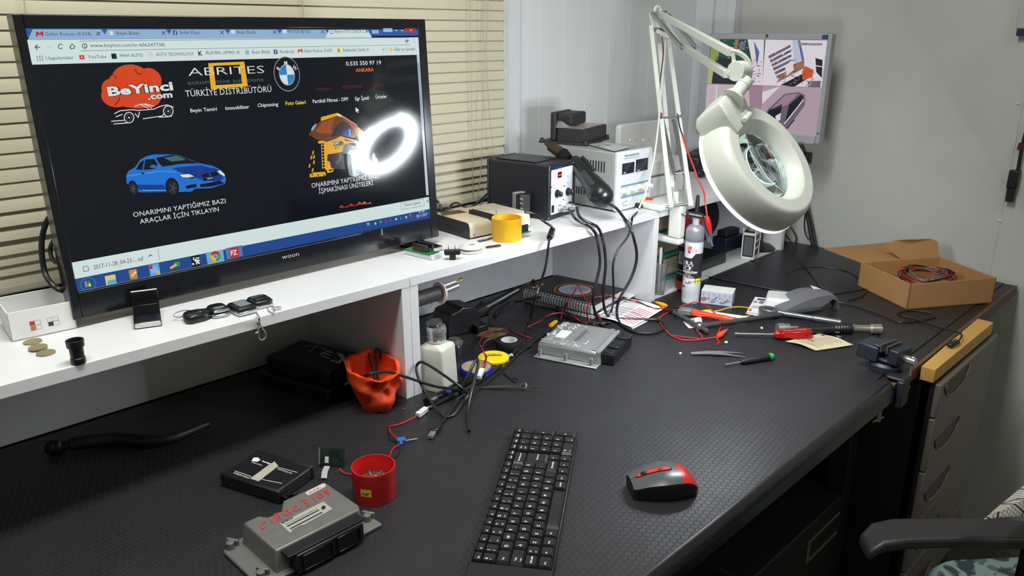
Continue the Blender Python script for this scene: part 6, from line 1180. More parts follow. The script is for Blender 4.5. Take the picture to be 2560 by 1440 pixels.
# red cup of screws
c = D(947, 1252) + V((.005, .016, 0)); cup('plastic_cup', 'open red plastic cup with loose screws inside and a yellow sticker', c, .0318, .0500, RED)
STK = mat('sticker_yellow', (210, 180, 30), .6); tc_ = bpy.data.objects['plastic_cup.001']; b = MB(); va = math.atan2(-c.y, -c.x) - .42; rg = []
for z in (.017, .029): rg.append([V((.0321 * math.cos(va + a), .0321 * math.sin(va + a), z)) for a in (-.26, -.13, 0, .13, .26)])
b.add(rg[0] + rg[1], [(i, i + 1, 6 + i, 5 + i) for i in range(4)], STK); stk = b.build('sticker', tc_); b = MB()
for a, z, w_ in ((-.1, .022, .004), (.02, .021, .003), (.1, .023, .004)): b.box((.0323 * math.cos(va + a), .0323 * math.sin(va + a), z), (.0003, w_, .0012), INK, M.Rotation(va + a, 3, 'Z'))
b.build('sticker_writing', stk)
for i in range(26):
    a = random.uniform(0, 6.28); r = random.uniform(0, .022); z = .0245 + random.uniform(0, .006) - r * .1; p = V((r * math.cos(a), r * math.sin(a), z)); d = V((random.uniform(-1, 1), random.uniform(-1, 1), random.uniform(-.3, .5))).normalized(); b = MB(); b.cyl(d * -.004, d * .004, .0008, STL, n=6); b.cyl(d * .004, d * .0052, .002, DST if i % 3 else COP, n=8)
    tag(b.build('screw', loc=c + p), 'small screw in the loose heap inside the red plastic cup', 'screw', 'screws in the red cup')
b = MB(); b.lathe([(.001, .003), (.0295, .003), (.0295, .022), (.02, .0235), (.001, .0245)], mat('screw_heap', (90, 86, 84), .5, .5, noise=.6, nscale=400, bump=1, bscale=500), 32); sh = b.build('screw_heap', loc=c); tag(sh, 'heap of tiny screws filling the red plastic cup', 'screws'); sh['kind'] = 'stuff'

# ================================================================ under the far shelf
FB_ = .0052                                     # top of the white bottom board above the bench
t = thing('drawer_tower', 'small plastic drawer tower with cream drawers and teal frames, under the far shelf', 'drawers', (1.602, 1.13, Z0 + FB_ + .0004))
TEAL = mat('teal_plastic', (70, 160, 160), .4); CD = mat('drawer_cream', (196, 192, 160), .4)
b = MB(); tw, td, th = .215, .24, .200
for z in (0, .066, .132, th - .008): b.b2((0, .004, z), (tw, td, z + .008), TEAL)
for x in (0, tw - .006): b.b2((x, .02, 0), (x + .006, td, th), TEAL)
b.build('frame', t, .002)
for i in range(3):
    z = .0085 + .066 * i; b = MB(); b.loft([[V((x, y, zz)) for x, y in ((.008, y0), (tw - .008, y0), (tw - .008, td - .01), (.008, td - .01))] for zz, y0 in ((z, .014), (z + .012, .002), (z + .04, .0), (z + .052, .006))], CD); d_ = b.build('drawer', t, .003); b = MB(); b.b2((.045, -.006, z + .040), (tw - .045, .004, z + .046), CD); b.build('lip', d_, .002)
# clear pen cup
c = D(1637, 752); c = V((1.624, 1.089, 0)); c = V((c.x, c.y, Z0 + FB_ + .0004)); t = thing('pen_cup', 'clear plastic pen cup with white and black pens beside the white panel', 'cup', c); b = MB(); b.lathe([(.001, 0), (.017, 0), (.0205, .085), (.0193, .085), (.016, .002), (.001, .002)], mat('clear_cup_glass', (235, 238, 240), .05, trans=.9), 28); b.build('cup', t)
for (dx, dy, tx, ty, h, m, lb) in ((-.006, -.006, -.010, -.008, .125, WHT, 'white pen standing at the left of the clear cup'), (.002, -.004, .004, -.004, .118, BLK, 'black pen with a steel clip in the clear cup'), (.007, .002, .011, .004, .117, mat('pen_ivory', (224, 224, 218), .35), 'ivory pen leaning right in the clear cup'), (-.008, .006, -.012, .010, .07, mat('pen_brown', (150, 92, 40), .5), 'short brown pencil low in the clear cup')):
    p = V((dx * .8, dy * .8, .0035)); q = V((tx, ty, h)); t = thing('pen', lb, 'pen', c + p); d = (q - p); L = d.length; b = MB(); b.lathe([(.001, 0), (.0035, .008), (.0038, L * .7), (.0042, L * .92), (.003, L), (.001, L)], m, 14, ax=d.normalized()); b.build('barrel', t); b = MB(); u = d.normalized(); b.beam(u * L * .72 + V((-.003, -.004, 0)), u * L * .95 + V((-.003, -.004, 0)), .0018, .001, STL if m == BLK else m); b.build('clip', t)
def wrap(par, nm, s, m, r, a0, a1, z, h, bold=0):        # lettering bent round a cylinder between two angles
    vs, fs = text_geo(s, bold); x0 = min(v.x for v in vs); x1 = max(v.x for v in vs); sy = h / .69; b = MB()
    b.add([V((r * math.cos(a0 + (a1 - a0) * (v.x - x0) / (x1 - x0)), r * math.sin(a0 + (a1 - a0) * (v.x - x0) / (x1 - x0)), z + v.y * sy)) for v in vs], fs, m); return b.build(nm, par)
def band(b, r, a0, a1, zf0, zf1, m, n=16):               # patch on a cylinder; zf give bottom and top per fraction
    A_ = [a0 + (a1 - a0) * i / n for i in range(n + 1)]; f = lambda q, i: q(i / n) if callable(q) else q
    b.add([V((r * math.cos(a), r * math.sin(a), f(zf0, i))) for i, a in enumerate(A_)] + [V((r * math.cos(a), r * math.sin(a), f(zf1, i))) for i, a in enumerate(A_)], [(i, i + 1, n + 2 + i, n + 1 + i) for i in range(n)], m)
# spray can
c = D(1719, 719, FB_); c.z = Z0 + FB_ + .0004; va = math.atan2(-c.y, -c.x); t = thing('spray_can', 'black spray can with a dark red cap and base ring behind the silver-capped tube', 'spray can', c); r = .0325
DR = mat('dark_red_plastic', (150, 34, 40), .4); b = MB(); b.lathe([(.001, 0), (r, 0), (r * 1.02, .002), (r * 1.02, .022), (r, .023), (.001, .023)], DR, 40); b.build('base_ring', t)
b = MB(); b.lathe([(.001, .023), (r, .023), (r, .150), (r * .94, .155), (.001, .155)], mat('can_black', (26, 26, 32), .3), 40); cn = b.build('can', t)
b = MB(); b.lathe([(.001, .155), (r * .93, .155), (r * .93, .158), (r * .92, .192), (r * .8, .199), (.001, .200)], DR, 40); b.build('cap', t)
b = MB(); band(b, r * 1.006, va - 1.2, va + 1.2, .118, .143, mat('badge_silver', (190, 194, 200), .35)); band(b, r * 1.012, va - 1.2, va - .25, .120, .141, DR); band(b, r * 1.012, va - .25, va + 1.2, .120, .141, mat('badge_navy', (40, 54, 140), .4)); b.build('badge', cn)
wrap(cn, 'badge_text', 'MX5', LWH, r * 1.02, va - .95, va + .5, .124, .013, .02)
b = MB(); band(b, r * 1.006, va - 1.1, va + 1.2, .070, .104, mat('molecule_panel', (176, 180, 186), .4, noise=.1, nscale=90)); b.build('picture_panel', cn)
b = MB()
for i in range(14):
    a = va - .95 + (i % 7) * .25; z = .078 + (i // 7) * .016 + .004 * (i % 2)
    for k in range(6): a0, a1 = k * pi / 3, (k + 1) * pi / 3; p = [V((r * 1.012 * math.cos(a + .12 * math.cos(q)), r * 1.012 * math.sin(a + .12 * math.cos(q)), z + .0045 * math.sin(q))) for q in (a0, a1)]; b.tube(p, .0005, INK, 4, 0)
b.build('molecule_lines', cn); wrap(cn, 'can_text', 'lubricant, rust remover', LWH, r * 1.012, va - 1.1, va + .9, .052, .004); wrap(cn, 'can_text', 'multipurpose spray', LWH, r * 1.012, va - 1.1, va + .6, .043, .004)
# sealant tube
c = D(1727, 758) + V((.012, .010, .0005)); va = math.atan2(-c.y, -c.x); r = .0225; t = thing('sealant_tube', 'tall white and black sealant tube with a silver screw cap and black nozzle', 'tube', c)
b = MB(); b.lathe([(.001, 0), (r * .96, 0), (r, .003), (r, .158), (.001, .158)], mat('tube_white', (222, 224, 230), .35), 48); tb = b.build('body', t)
b = MB(); b.lathe([(.001, .158), (r, .158), (r, .166), (.001, .166)], mat('collar_grey', (112, 116, 128), .4), 40); b.build('collar', t)
SC_ = mat('cap_silver', (160, 162, 168), .35, .4); b = MB(); R = []
for z, rr in ((.166, .0226), (.168, .0231), (.186, .0227), (.190, .0214), (.197, .0165), (.200, .010)): R.append([V(((rr - (.0007 if k % 2 and z < .188 else 0)) * math.cos(2 * pi * k / 72), (rr - (.0007 if k % 2 and z < .188 else 0)) * math.sin(2 * pi * k / 72), z)) for k in range(72)])
b.loft(R, SC_); b.build('screw_cap', t); b = MB(); b.lathe([(.001, .200), (.0085, .200), (.0085, .214), (.010, .215), (.010, .219), (.001, .219)], mat('cloudy_collar', (190, 196, 206), .25), 24); b.build('nozzle_collar', t)
b = MB(); b.lathe([(.001, .219), (.0062, .219), (.0055, .232), (.0048, .262), (.0036, .272), (.001, .273)], BLK, 20); b.build('nozzle', t)
b = MB(); band(b, r * 1.004, va - 1.6, va + 1.6, lambda f: .040 + .014 * max(0, min(1, (.36 - f) / -.1 + 1)) * 1.0 if f < .36 else .054, lambda f: .118 if f < .45 else (.118 + .012 * min(1, (f - .45) / .12)), mat('label_black', (40, 40, 46), .35), 48); b.build('label', tb)
for s, z, h, a1, bd in (('ULTRA', .0995, .0105, .10, .03), ('BLACK', .0865, .0115, .12, .03)): wrap(tb, 'label_text', s, LWH, r * 1.012, a1 - 2.35 + va, va + a1, z, h, bd)
b = MB(); band(b, r * 1.008, va - 1.4, va + .55, .0795, .0845, LWH); b.build('label_strip', tb); wrap(tb, 'label_text', 'NEW FORMULA', INK, r * 1.014, va - .9, va + .4, .0805, .0032, .01)
wrap(tb, 'label_text', 'Silicone', LWH, r * 1.012, va - .9, va - .1, .0745, .0036, .01); wrap(tb, 'label_text', 'Gasket Maker', LWH, r * 1.012, va - 1.3, va + .2, .0685, .0042, .02)
b = MB(); band(b, r * 1.008, va - 1.2, va + .35, .046, .0665, LWH); pp_ = b.build('picture', tb); b = MB()
for i in range(22): a = va - 1.05 + random.uniform(0, 1.25); z = random.uniform(.050, .062); band(b, r * 1.014, a, a + random.uniform(.05, .2), z, z + random.uniform(.0008, .003), mat('print_mid', (110, 104, 110), .5), 3)
b.build('picture_detail', pp_); wrap(tb, 'label_text', 'silikon conta yapıştırıcı', LWH, r * 1.012, va - 1.4, va + .3, .0425, .0030, .02)
b = MB(); band(b, r * 1.012, va + .42, va + 1.25, .054, .066, mat('sticker_lemon', (240, 232, 30), .5)); st = b.build('price_sticker', tb); b = MB()
for a, w_ in ((.6, .12), (.78, .06), (.95, .14)): band(b, r * 1.018, va + a, va + a + w_, .058, .0605, INK, 3)
b.build('sticker_writing', st)
b = MB()
for k in range(5): band(b, r * 1.004, va - 1.1, va + .45 - .1 * (k % 2), .032 - k * .0042, .0326 - k * .0042, SG, 10)
b.build('small_print', tb); b = MB(); RB = mat('badge_red', (200, 40, 44), .5)
for (a0, a1, z0, z1, m) in ((-.75, -.25, .138, .148, RB), (-.70, -.62, .142, .148, LWH), (-.5, -.46, .141, .148, LWH), (-.65, -.35, .130, .1385, RB), (-.2, .32, .1345, .1405, RB), (-.16, .28, .1355, .1395, LWH), (-.9, -.1, .1375, .1405, LWH)): band(b, r * 1.006 + (.0002 if m == LWH else 0), va + a0, va + a1, z0, z1, m, 8)
b.build('brand_badge', tb); wrap(tb, 'badge_text', 'SOMAFIX', INK, r * 1.016, va - .85, va - .15, .138, .0022, .02)
dT = dep(c); CL = PD(1737, 536, dT - .012)
t = thing('test_clip', 'black test clip with a chrome end clamped across the tube nozzle', 'clip', CL); b = MB(); b.beam(PD(1715, 534, dT - .012) - CL, PD(1760, 541, dT - .012) - CL, .010, .012, BLK); b.cyl(PD(1708, 536, dT - .012) - CL, PD(1716, 536, dT - .012) - CL, .003, STL); b.build('grip', t, .002)
b = MB(); b.cyl(PD(1722, 535, dT - .022) - CL, PD(1755, 541, dT - .022) - CL, .0022, CHR); b.build('chrome_rod', t); b = MB(); b.cyl(PD(1758, 541, dT - .012) - CL, PD(1772, 544, dT - .012) - CL, .0032, STL); b.build('metal_end', t)
b = MB(); b.tube([PD(1708, 536, dT - .012) - CL, PD(1700, 532, dT) - CL, PD(1693, 522, dT + .01) - CL, PD(1690, 505, dT + .02) - CL], .0011, BLK, 6); b.build('black_lead', t)
GT = mat('grey_grip', (104, 110, 120), .45)
for a, c_ in (((1758, 558), (1772, 606)), ((1764, 556), (1781, 616))): b = MB(); b.beam(PD(*a, dT + .01) - CL, PD(*c_, dT + .01) - CL, .006, .006, GT); b.build('grey_leg', t, .0015)
t = thing('test_lead', 'red test lead hanging from the lamp arm with a red alligator clip', 'test lead', PD(1697, 315, 2.0)); o = t.location
b = MB(); b.tube([PD(1694, 285, 2.02) - o, PD(1699, 315, 2.0) - o, PD(1708, 342, 1.98) - o], .0016, BLK, 6); b.build('black_sleeve', t)
b = MB(); b.tube([PD(x, y, dd) - o for x, y, dd in ((1706, 335, 1.98), (1718, 375, 1.95), (1735, 420, 1.92), (1746, 450, 1.90), (1759, 478, 1.88), (1763, 505, 1.86), (1768, 540, dT - .02))], .0020, REDW, 8); b.build('wire', t)
b = MB(); p = PD(1767, 541, dT - .02) - o; q = PD(1776, 580, dT - .02) - o; b.lathe([(.001, 0), (.0035, 0), (.0065, .008), (.0070, .016), (.0055, (q - p).length * .8), (.0048, (q - p).length), (.001, (q - p).length)], RED, 18, p, ax=q - p); b.build('clip_boot', t); b = MB(); b.cyl(q, PD(1780, 588, dT - .02) - o, .0024, STL, .0016); b.build('clip_jaw', t)
# black things in the shade of the far shelf
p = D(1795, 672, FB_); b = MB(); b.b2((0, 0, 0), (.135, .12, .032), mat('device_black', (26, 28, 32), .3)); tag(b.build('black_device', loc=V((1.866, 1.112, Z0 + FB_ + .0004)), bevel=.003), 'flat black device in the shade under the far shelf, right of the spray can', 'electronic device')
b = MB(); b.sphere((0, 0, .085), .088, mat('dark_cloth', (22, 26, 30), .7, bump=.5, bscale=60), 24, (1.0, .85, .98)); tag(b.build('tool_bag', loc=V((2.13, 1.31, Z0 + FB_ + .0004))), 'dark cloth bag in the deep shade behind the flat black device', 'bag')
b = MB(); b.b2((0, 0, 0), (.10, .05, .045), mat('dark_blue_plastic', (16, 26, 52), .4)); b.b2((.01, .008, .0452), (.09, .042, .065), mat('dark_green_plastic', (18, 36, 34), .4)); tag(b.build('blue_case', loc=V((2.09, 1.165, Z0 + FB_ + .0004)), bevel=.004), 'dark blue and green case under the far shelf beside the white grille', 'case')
P0, P1, P2 = D(1883, 651, FB_), D(1895, 639, FB_), D(1857, 644, FB_); rz = ang(P0, P1); fw = .036; t = thing('fan_block', 'small white ventilated block with a grey grille standing on the white board', 'electronic device', (P0.x, P0.y, Z0 + FB_ + .0004), rz)
w1 = (P1 - P0).length; w2 = (P2 - P0).length * .95; hF = .095; b = MB()
for x, y in ((0, 0), (w1, 0), (0, w2), (w1, w2)): b.b2((x - .002, y - .002, 0), (x + .002, y + .002, hF), WHT)
for z in (0, hF - .022): b.b2((-.002, -.002, z), (w1 + .002, w2 + .002, z + .008), WHT)
for z in (.03, .052): b.b2((0, -.002, z), (w1, .002, z + .004), WHT)
b.build('frame', t, .001); b = MB(); b.b2((.001, .001, .004), (w1 - .001, w2 - .001, hF - .012), BLK); b.build('core', t); b = MB(); b.b2((-.0012, .005, .012), (.0005, w2 - .005, hF - .026), mat('grille_grey', (116, 116, 118), .5, bump=1, bscale=1800)); b.build('grille', t); b = MB(); b.lathe([(.001, hF - .012), (w2 * .4, hF - .012), (w2 * .35, hF - .004), (.001, hF - .002)], GRY, 18, (w1 / 2, w2 / 2, 0)); b.build('top_vent', t)
p = D(1917, 625, FB_); t = thing('stand', 'black stand with a round foot on the white board under the far shelf', 'stand', (p.x, p.y + .03, Z0 + FB_ + .0004)); b = MB(); b.lathe([(.001, 0), (.052, 0), (.052, .003), (.040, .012), (.020, .018), (.014, .022), (.001, .022)], BLK, 40); b.build('foot', t); b = MB(); b.lathe([(.001, .02), (.012, .02), (.011, .19), (.001, .19)], BLK, 20); b.build('stem', t); b = MB(); b.cyl((-.012, -.012, .03), (-.010, -.010, .19), .0012, WHT, n=8); b.build('antenna', t)

# ================================================================ right part of the bench top
# printed small box
P0, P1, P2 = D(1829, 768), D(1838, 747), D(1751, 758); rz = ang(P2, P0); w1 = (P0 - P2).length; d1 = .050; h1 = .0335; BXm = mtx((P2.x, P2.y, Z0 + .0005), rz); t = thing('small_box', 'small white carton with doodle printed sides next to the sealant tube', 'box', mtx=BXm)
DS = mat('doodle_card', (186, 194, 208), .6, noise=.05, nscale=120); b = MB(); b.b2((0, 0, 0), (w1, d1, h1 - .0006), DS); b.build('carton', t, .0006); b = MB(); b.b2((-.0004, -.0004, h1 - .0005), (w1 + .0004, d1 + .0004, h1 + .0006), LWH); b.build('lid', t, .0004)
ic_ = [mat('doodle_' + n, c_, .6) for n, c_ in (('purple', (120, 70, 120)), ('brown', (150, 96, 70)), ('navy', (60, 66, 110)), ('grey', (110, 110, 120)))]; b = MB(); F_ = M.Translation((0, -.0004, 0)) @ XZ
for i in range(6): cx0 = w1 * (.08 + .168 * i); b.line([(cx0 + .0022 * math.cos(a), .0262 + .0022 * math.sin(a)) for a in (k * .7 for k in range(10))], .0006, ic_[0], F_); b.line([(cx0, .024), (cx0, .021)], .0006, ic_[0], F_); b.line([(cx0 - .001, .0225), (cx0 + .001, .0225)], .0006, ic_[0], F_)
b.poly([F_ @ V((w1 * .10 + x, .012 + y, 0)) for x, y in ell(.007, .0055, 20, a=.4)], ic_[1]); b.line([(w1 * .10 - .004, .010), (w1 * .10 + .004, .014)], .0008, DS, F_, .0002)
for k in range(4): b.line([(w1 * .25 + .004 * math.cos(k * .785), .015 + .004 * math.sin(k * .785)), (w1 * .25 - .004 * math.cos(k * .785), .015 - .004 * math.sin(k * .785))], .0008, ic_[1], F_)
for i in range(26): x = random.uniform(.3, .97) * w1; z = random.uniform(.003, .019); b.line([(x, z), (x + .006, z + .004)], random.choice((.0006, .0012)), random.choice(ic_), F_)
b.build('front_print', t); MB().text('cardiomed', INK, F_ @ M.Translation((w1 * .30, .004, .0003)) @ M.Rotation(rad(40), 4, 'Z'), .022, .0035, .01).build('side_text', t)
b = MB()
for i in range(20): y = random.uniform(.004, .046); z = random.uniform(.003, .028); b.line([(y, z), (y + .003, z + .002)], .0008, random.choice(ic_), M.Translation((w1 + .0004, 0, 0)) @ M.Rotation(pi / 2, 4, 'Z') @ XZ)
b.build('end_print', t); MB().text('k . e  made', SG, M.Translation((.012, d1 * .6, h1 + .0009)), .03, .0025).build('lid_text', t)
# white router lying on papers
sheet('white printed leaflet under the white adapter box', ((1863, 783), (1902, 792), (1990, 772), (1950, 745)), .0012, [(.05, .08 + .08 * i, .8, .10 + .08 * i, SG) for i in range(9)])
sheet('white label sheet with a barcode sticking out left of the white adapter box', ((1866, 780), (1920, 788), (1945, 748), (1888, 742)), .003, [(.15, .82, .6, .90, INK), (.3, .6, .5, .78, SG), (.05, .62, .2, .72, SG), (.1, .3, .7, .33, SG), (.1, .38, .8, .41, SG), (.05, .08, .18, .2, PR)])
P0, P1, P2 = D(1912, 749, .022), D(2027, 762, .022), D(1930, 718, .022); rz = ang(P0, P1); t = thing('adapter_box', 'white rounded adapter box with small print lying on papers', 'electronic device', (P0.x, P0.y, Z0 + .005), rz); w1 = (P1 - P0).length * .90; d1 = .070
b = MB(); b.loft([[V((w1 / 2 + x * f, d1 / 2 + y * f2, z)) for x, y in rrect(w1, d1, .010)] for f, f2, z in ((.99, .99, 0), (1, 1, .003), (.985, .985, .012), (.93, .90, .021), (.92, .88, .022))], WHT); b.build('shell', t, sharp=50); MB().text('Z Speedtouch', SG, M.Translation((w1 * .38, d1 * .5, .0224)), .042, .0045).build('top_print', t)
b = MB()
for k in range(3): b.line([(w1 * .42, d1 * .42 - k * .006), (w1 * .62, d1 * .42 - k * .006)], .0008, SG, z=.0224)
b.build('fine_print', t)
# grey arched pad
P_a, P_b = D(1950, 786, .001), D(2096, 774, .001); t = thing('arched_pad', 'grey fabric pad arching over the bench with a white tag on its back', 'pad', P_a); d = P_b - P_a; L = d.length; d.normalize(); sd = V((-d.y, d.x, 0)); b = MB(); rg = []
for i in range(25):
    k = i / 24; zc = .036 * math.sin(min(1, k * 1.06) * pi * .62) ** 1 if k < .82 else .0345 * math.sqrt(max(0, 1 - ((k - .82) / .18) ** 2)) + .001; c_ = d * L * k + V((0, 0, zc)); w_ = .018 + .030 * math.sin(k * pi) ** .7
    rg.append([c_ - sd * w_ * .1 - V((0, 0, zc * (.65 if k < .7 else max(.12, .65 - (k - .7) * 3)))), c_ - sd * w_ * .1 + V((0, 0, .005)), c_ + sd * w_ * .6 + V((0, 0, .009)), c_ + sd * w_ * 1.5 + V((0, 0, .004)), c_ + sd * w_ * 1.5 - V((0, 0, min(.003, zc * .8)))])
b.loft(rg, mat('grey_fabric', (112, 112, 118), .9, noise=.1, nscale=200, bump=.4, bscale=900)); b.build('pad', t, sharp=60)
b = MB(); c_ = d * L * .70 + V((0, 0, .040)); b.add([c_ + sd * .03, c_ + d * .028 + sd * .022, c_ + d * .014 + sd * .055 + V((0, 0, .004)), c_ - d * .004 + sd * .052 + V((0, 0, .010))], [(0, 1, 2, 3)], LWH); b.build('white_tag', t)
# hand tools
def shaft(t, nm, P, Q, prof, m, n=20, label=None):
    d = Q - P; L = d.length; b = MB(); b.lathe([(r_, z_ * L) for r_, z_ in prof], m, n, P, ax=d); return b.build(nm, t, label=label)
A_, B_ = D(1905, 775, .012), D(2102, 806, .010); TSL = mat('tool_steel', (132, 134, 138), .36, .75, noise=.08); t = thing('ratchet', 'chrome ratchet wrench with a knurled handle in front of the grey pad', 'wrench', A_); d = (B_ - A_); L = d.length; u = d.normalized(); sd = V((-u.y, u.x, 0))
b = MB(); b.loft([[V((0, 0, 0)) + u * x + sd * y + V((0, 0, z)) for x, y in ell(.024, .0175, 24, .016)] for z in (-.008, -.0065, .0055, .0075)], TSL); b.build('head', t, .0015); b = MB(); b.lathe([(.001, .008), (.009, .008), (.009, .0095), (.001, .0098)], DST, 20, u * .016); b.build('selector', t)
shaft(t, 'handle', u * .034, u * L * .68, [(.001, 0), (.010, 0), (.0065, .2), (.0058, 1), (.001, 1)], TSL); b = MB(); R = []
for i in range(40): z = L * (.66 + .34 * i / 39); R.append(((.0070 + (.0003 if i % 2 else 0)) if 0 < i < 39 else .0075, z))
b.lathe([(.001, R[0][1])] + R + [(.001, R[-1][1])], TSL, 24, ax=u); b.build('knurled_grip', t)
A_, B_ = D(1685, 781, .010), D(1771, 830, .008); J_ = D(1748, 816, .010); E_ = D(2052, 772, .009); t = thing('sliding_t_handle', 'long dark steel shaft with a sliding cross bar lying across the bench', 'wrench', J_)
shaft(t, 'cross_bar', A_ - J_, B_ - J_, [(.001, 0), (.005, 0), (.005, .9), (.0062, .91), (.0062, .97), (.004, .98), (.004, 1), (.001, 1)], DST); b = MB(); b.sphere((0, 0, 0), .0115, DST, 16); b.build('joint', t); shaft(t, 'shaft', V((0, 0, 0)), E_ - J_, [(.001, 0), (.008, 0), (.008, .05), (.0058, .06), (.0058, .96), (.005, 1), (.001, 1)], DST)
b = MB(); b.tube([D(1740, 822, .012) - J_, D(1752, 838, .008) - J_, D(1757, 848, .004) - J_, D(1745, 846, .003) - J_, D(1715, 843, .003) - J_, D(1680, 838, .003) - J_], .0012, REDW, 6); tag(b.build('wire', loc=J_), 'thin dark red wire end hooked under the cross bar joint', 'wire')
A_, B_ = D(1946, 821, .018), D(2112, 814, .018); t = thing('socket_extension', 'slim chrome extension bar with a socket at its left end', 'socket', A_); q = B_ - A_
shaft(t, 'socket', q * -.02, q * .16, [(.001, .06), (.009, .02), (.0115, 0), (.0118, .55), (.0095, .6), (.0095, 1), (.001, 1)], STL); shaft(t, 'bar', q * .15, q, [(.001, 0), (.0045, 0), (.0030, .2), (.0024, 1), (.001, 1)], CHR)
A_, B_, C_ = D(1990, 826, .011), D(2127, 821, .012), D(2202, 823, .012); t = thing('nut_driver', 'large nut driver with a black ribbed handle and steel socket tip', 'nut driver', A_)
shaft(t, 'handle', V((0, 0, 0)), B_ - A_, [(.001, 0), (.0095, .01), (.0115, .1), (.0115, .62)] + [q for i in range(5) for q in ((.0125, .66 + i * .05), (.0108, .685 + i * .05))] + [(.0132, .92), (.0132, 1), (.001, 1)], BLK); shaft(t, 'shank', B_ - A_, C_ - A_, [(.001, 0), (.0115, .0), (.0085, .14), (.0085, .62), (.0115, .68), (.0118, 1), (.009, 1), (.008, .9), (.001, .9)], mat('nickel', (170, 164, 150), .35, .7))
A_, B_, C_ = D(1836, 834, .010), D(1934, 836, .012), D(2028, 834, .013); t = thing('screwdriver', 'screwdriver with a translucent red handle lying on a yellowed note', 'screwdriver', A_); CR = mat('red_acrylic', (200, 22, 24), .15, coat=.4, trans=.35)
shaft(t, 'blade', V((0, 0, 0)), B_ - A_, [(.001, 0), (.0032, .01), (.0030, .06), (.0024, .1), (.0024, 1), (.001, 1)], CHR); shaft(t, 'ferrule', (B_ - A_) * .98, (B_ - A_) * 1.08, [(.001, 0), (.004, 0), (.0075, 1), (.001, 1)], DST)
d = C_ - B_; L = d.length; x_, y_, _ = basis(d); b = MB(); R = []
for z, rr in ((0, .006), (.06, .0095), (.25, .0115), (.38, .0105), (.5, .0112), (.62, .0132), (.75, .0135), (.9, .0132), (.98, .011), (1, .008)): R.append([B_ - A_ + d * z + (x_ * math.cos(2 * pi * k / 36) + y_ * math.sin(2 * pi * k / 36)) * rr * (1 - (.10 if (k % 6) in (0, 1) and .04 < z < .97 else 0)) for k in range(36)])
b.loft(R, CR); b.build('handle', t)
sheet('yellowed handwritten receipt curling at its corner under the red screwdriver', ((1963, 853), (2040, 876), (2133, 864), (2050, 836)), .002, [(.15 + .02 * i, .15 + .09 * i, .75 + .03 * (i % 3), .165 + .09 * i, mat('print_brown', (110, 100, 86), .6)) for i in range(9)] + [(.25, .4, .45, .44, INK), (.5, .2, .9, .21, INK), (.1, .9, .2, .97, INK)], curl=.006, m=mat('yellowed_paper', (222, 208, 170), .7))
t = tweezers('flat steel tweezers lying open on the hexagon mat in front of the red lead', (1728, 884), (1868, 895), (1858, 884), .011, STL, .004)
A_, B_, C_ = D(1813, 912, .005), D(1853, 905, .006), D(1934, 890, .008); t = thing('precision_screwdriver', 'slim black precision screwdriver with a green end cap', 'screwdriver', A_)
shaft(t, 'blade', V((0, 0, 0)), B_ - A_, [(.001, 0), (.0028, .01), (.0028, .15), (.0017, .22), (.0017, 1), (.001, 1)], CHR); shaft(t, 'handle', B_ - A_, (B_ - A_).lerp(C_ - A_, .84), [(.001, 0), (.0045, 0), (.0065, .12), (.0072, .9), (.0075, 1), (.001, 1)], BLK); shaft(t, 'green_cap', (B_ - A_).lerp(C_ - A_, .84), C_ - A_, [(.001, 0), (.0078, 0), (.0078, .5), (.006, .85), (.003, 1), (.001, 1)], mat('green_plastic', (40, 170, 70), .35))
t = thing('metal_clamp', 'small rusty metal clamp pieces beside the nut driver handle', 'clamp', D(2094, 846, .0005)); R1 = M.Rotation(.5, 3, 'Z'); b = MB(); b.box((0, 0, .006), (.022, .010, .003), mat('rusty_steel', (110, 90, 78), .5, .5, noise=.3), R1 @ M.Rotation(.3, 3, 'Y')); b.box((.002, .004, .012), (.024, .009, .003), mat('rusty_steel', (110, 90, 78), .5, .5), R1 @ M.Rotation(.4, 3, 'Y')); b.build('plates', t, .001); b = MB(); b.cyl((-.010, -.006, .0005), (-.008, -.006, .010), .0055, STL, n=6); b.build('nut', t)
A_, B_, C_ = D(1698, 776, .009), D(1730, 780, .009), D(1838, 800, .008); t = thing('paint_brush', 'paint brush with an orange handle and tin ferrule', 'brush', B_); u = (C_ - B_); sd = V((-u.y, u.x, 0)).normalized(); b = MB(); f_ = lambda P, w_, h_: [P - sd * w_ - V((0, 0, h_)), P + sd * w_ - V((0, 0, h_)), P + sd * w_ + V((0, 0, h_)), P - sd * w_ + V((0, 0, h_))]
b.loft([f_(A_ - B_, .0125, .006), f_(V((0, 0, 0)), .0115, .0065)], mat('tin_plate', (150, 152, 150), .35, .6)); b.build('ferrule', t, .001); b = MB(); b.loft([f_((A_ - B_) * 2.1, .013, .003), f_((A_ - B_), .0118, .005)], BLK); b.build('bristles', t, .001)
b = MB(); b.loft([f_(u * k, w_, h_) for k, w_, h_ in ((0, .0112, .0062), (.15, .010, .0058), (.4, .0062, .005), (.7, .0075, .0055), (.95, .0055, .0045), (1, .003, .003))], mat('orange_handle', (226, 66, 26), .35)); b.build('handle', t, .0025)
rod('pen', 'white pen lying behind the orange brush handle', 'pen', (1772, 782), (1878, 797), [(.001, 0), (.002, 0), (.0045, .06), (.0045, .95), (.003, 1), (.001, 1)], WHT, .006)
sheet('small white card with a diagram lying under the cross bar', ((1707, 803), (1722, 820), (1757, 818), (1753, 790)), .0006, [(.1, .2, .35, .6, SG), (.55, .15, .62, .85, SG), (.7, .15, .76, .85, SG), (.83, .15, .9, .85, SG)])
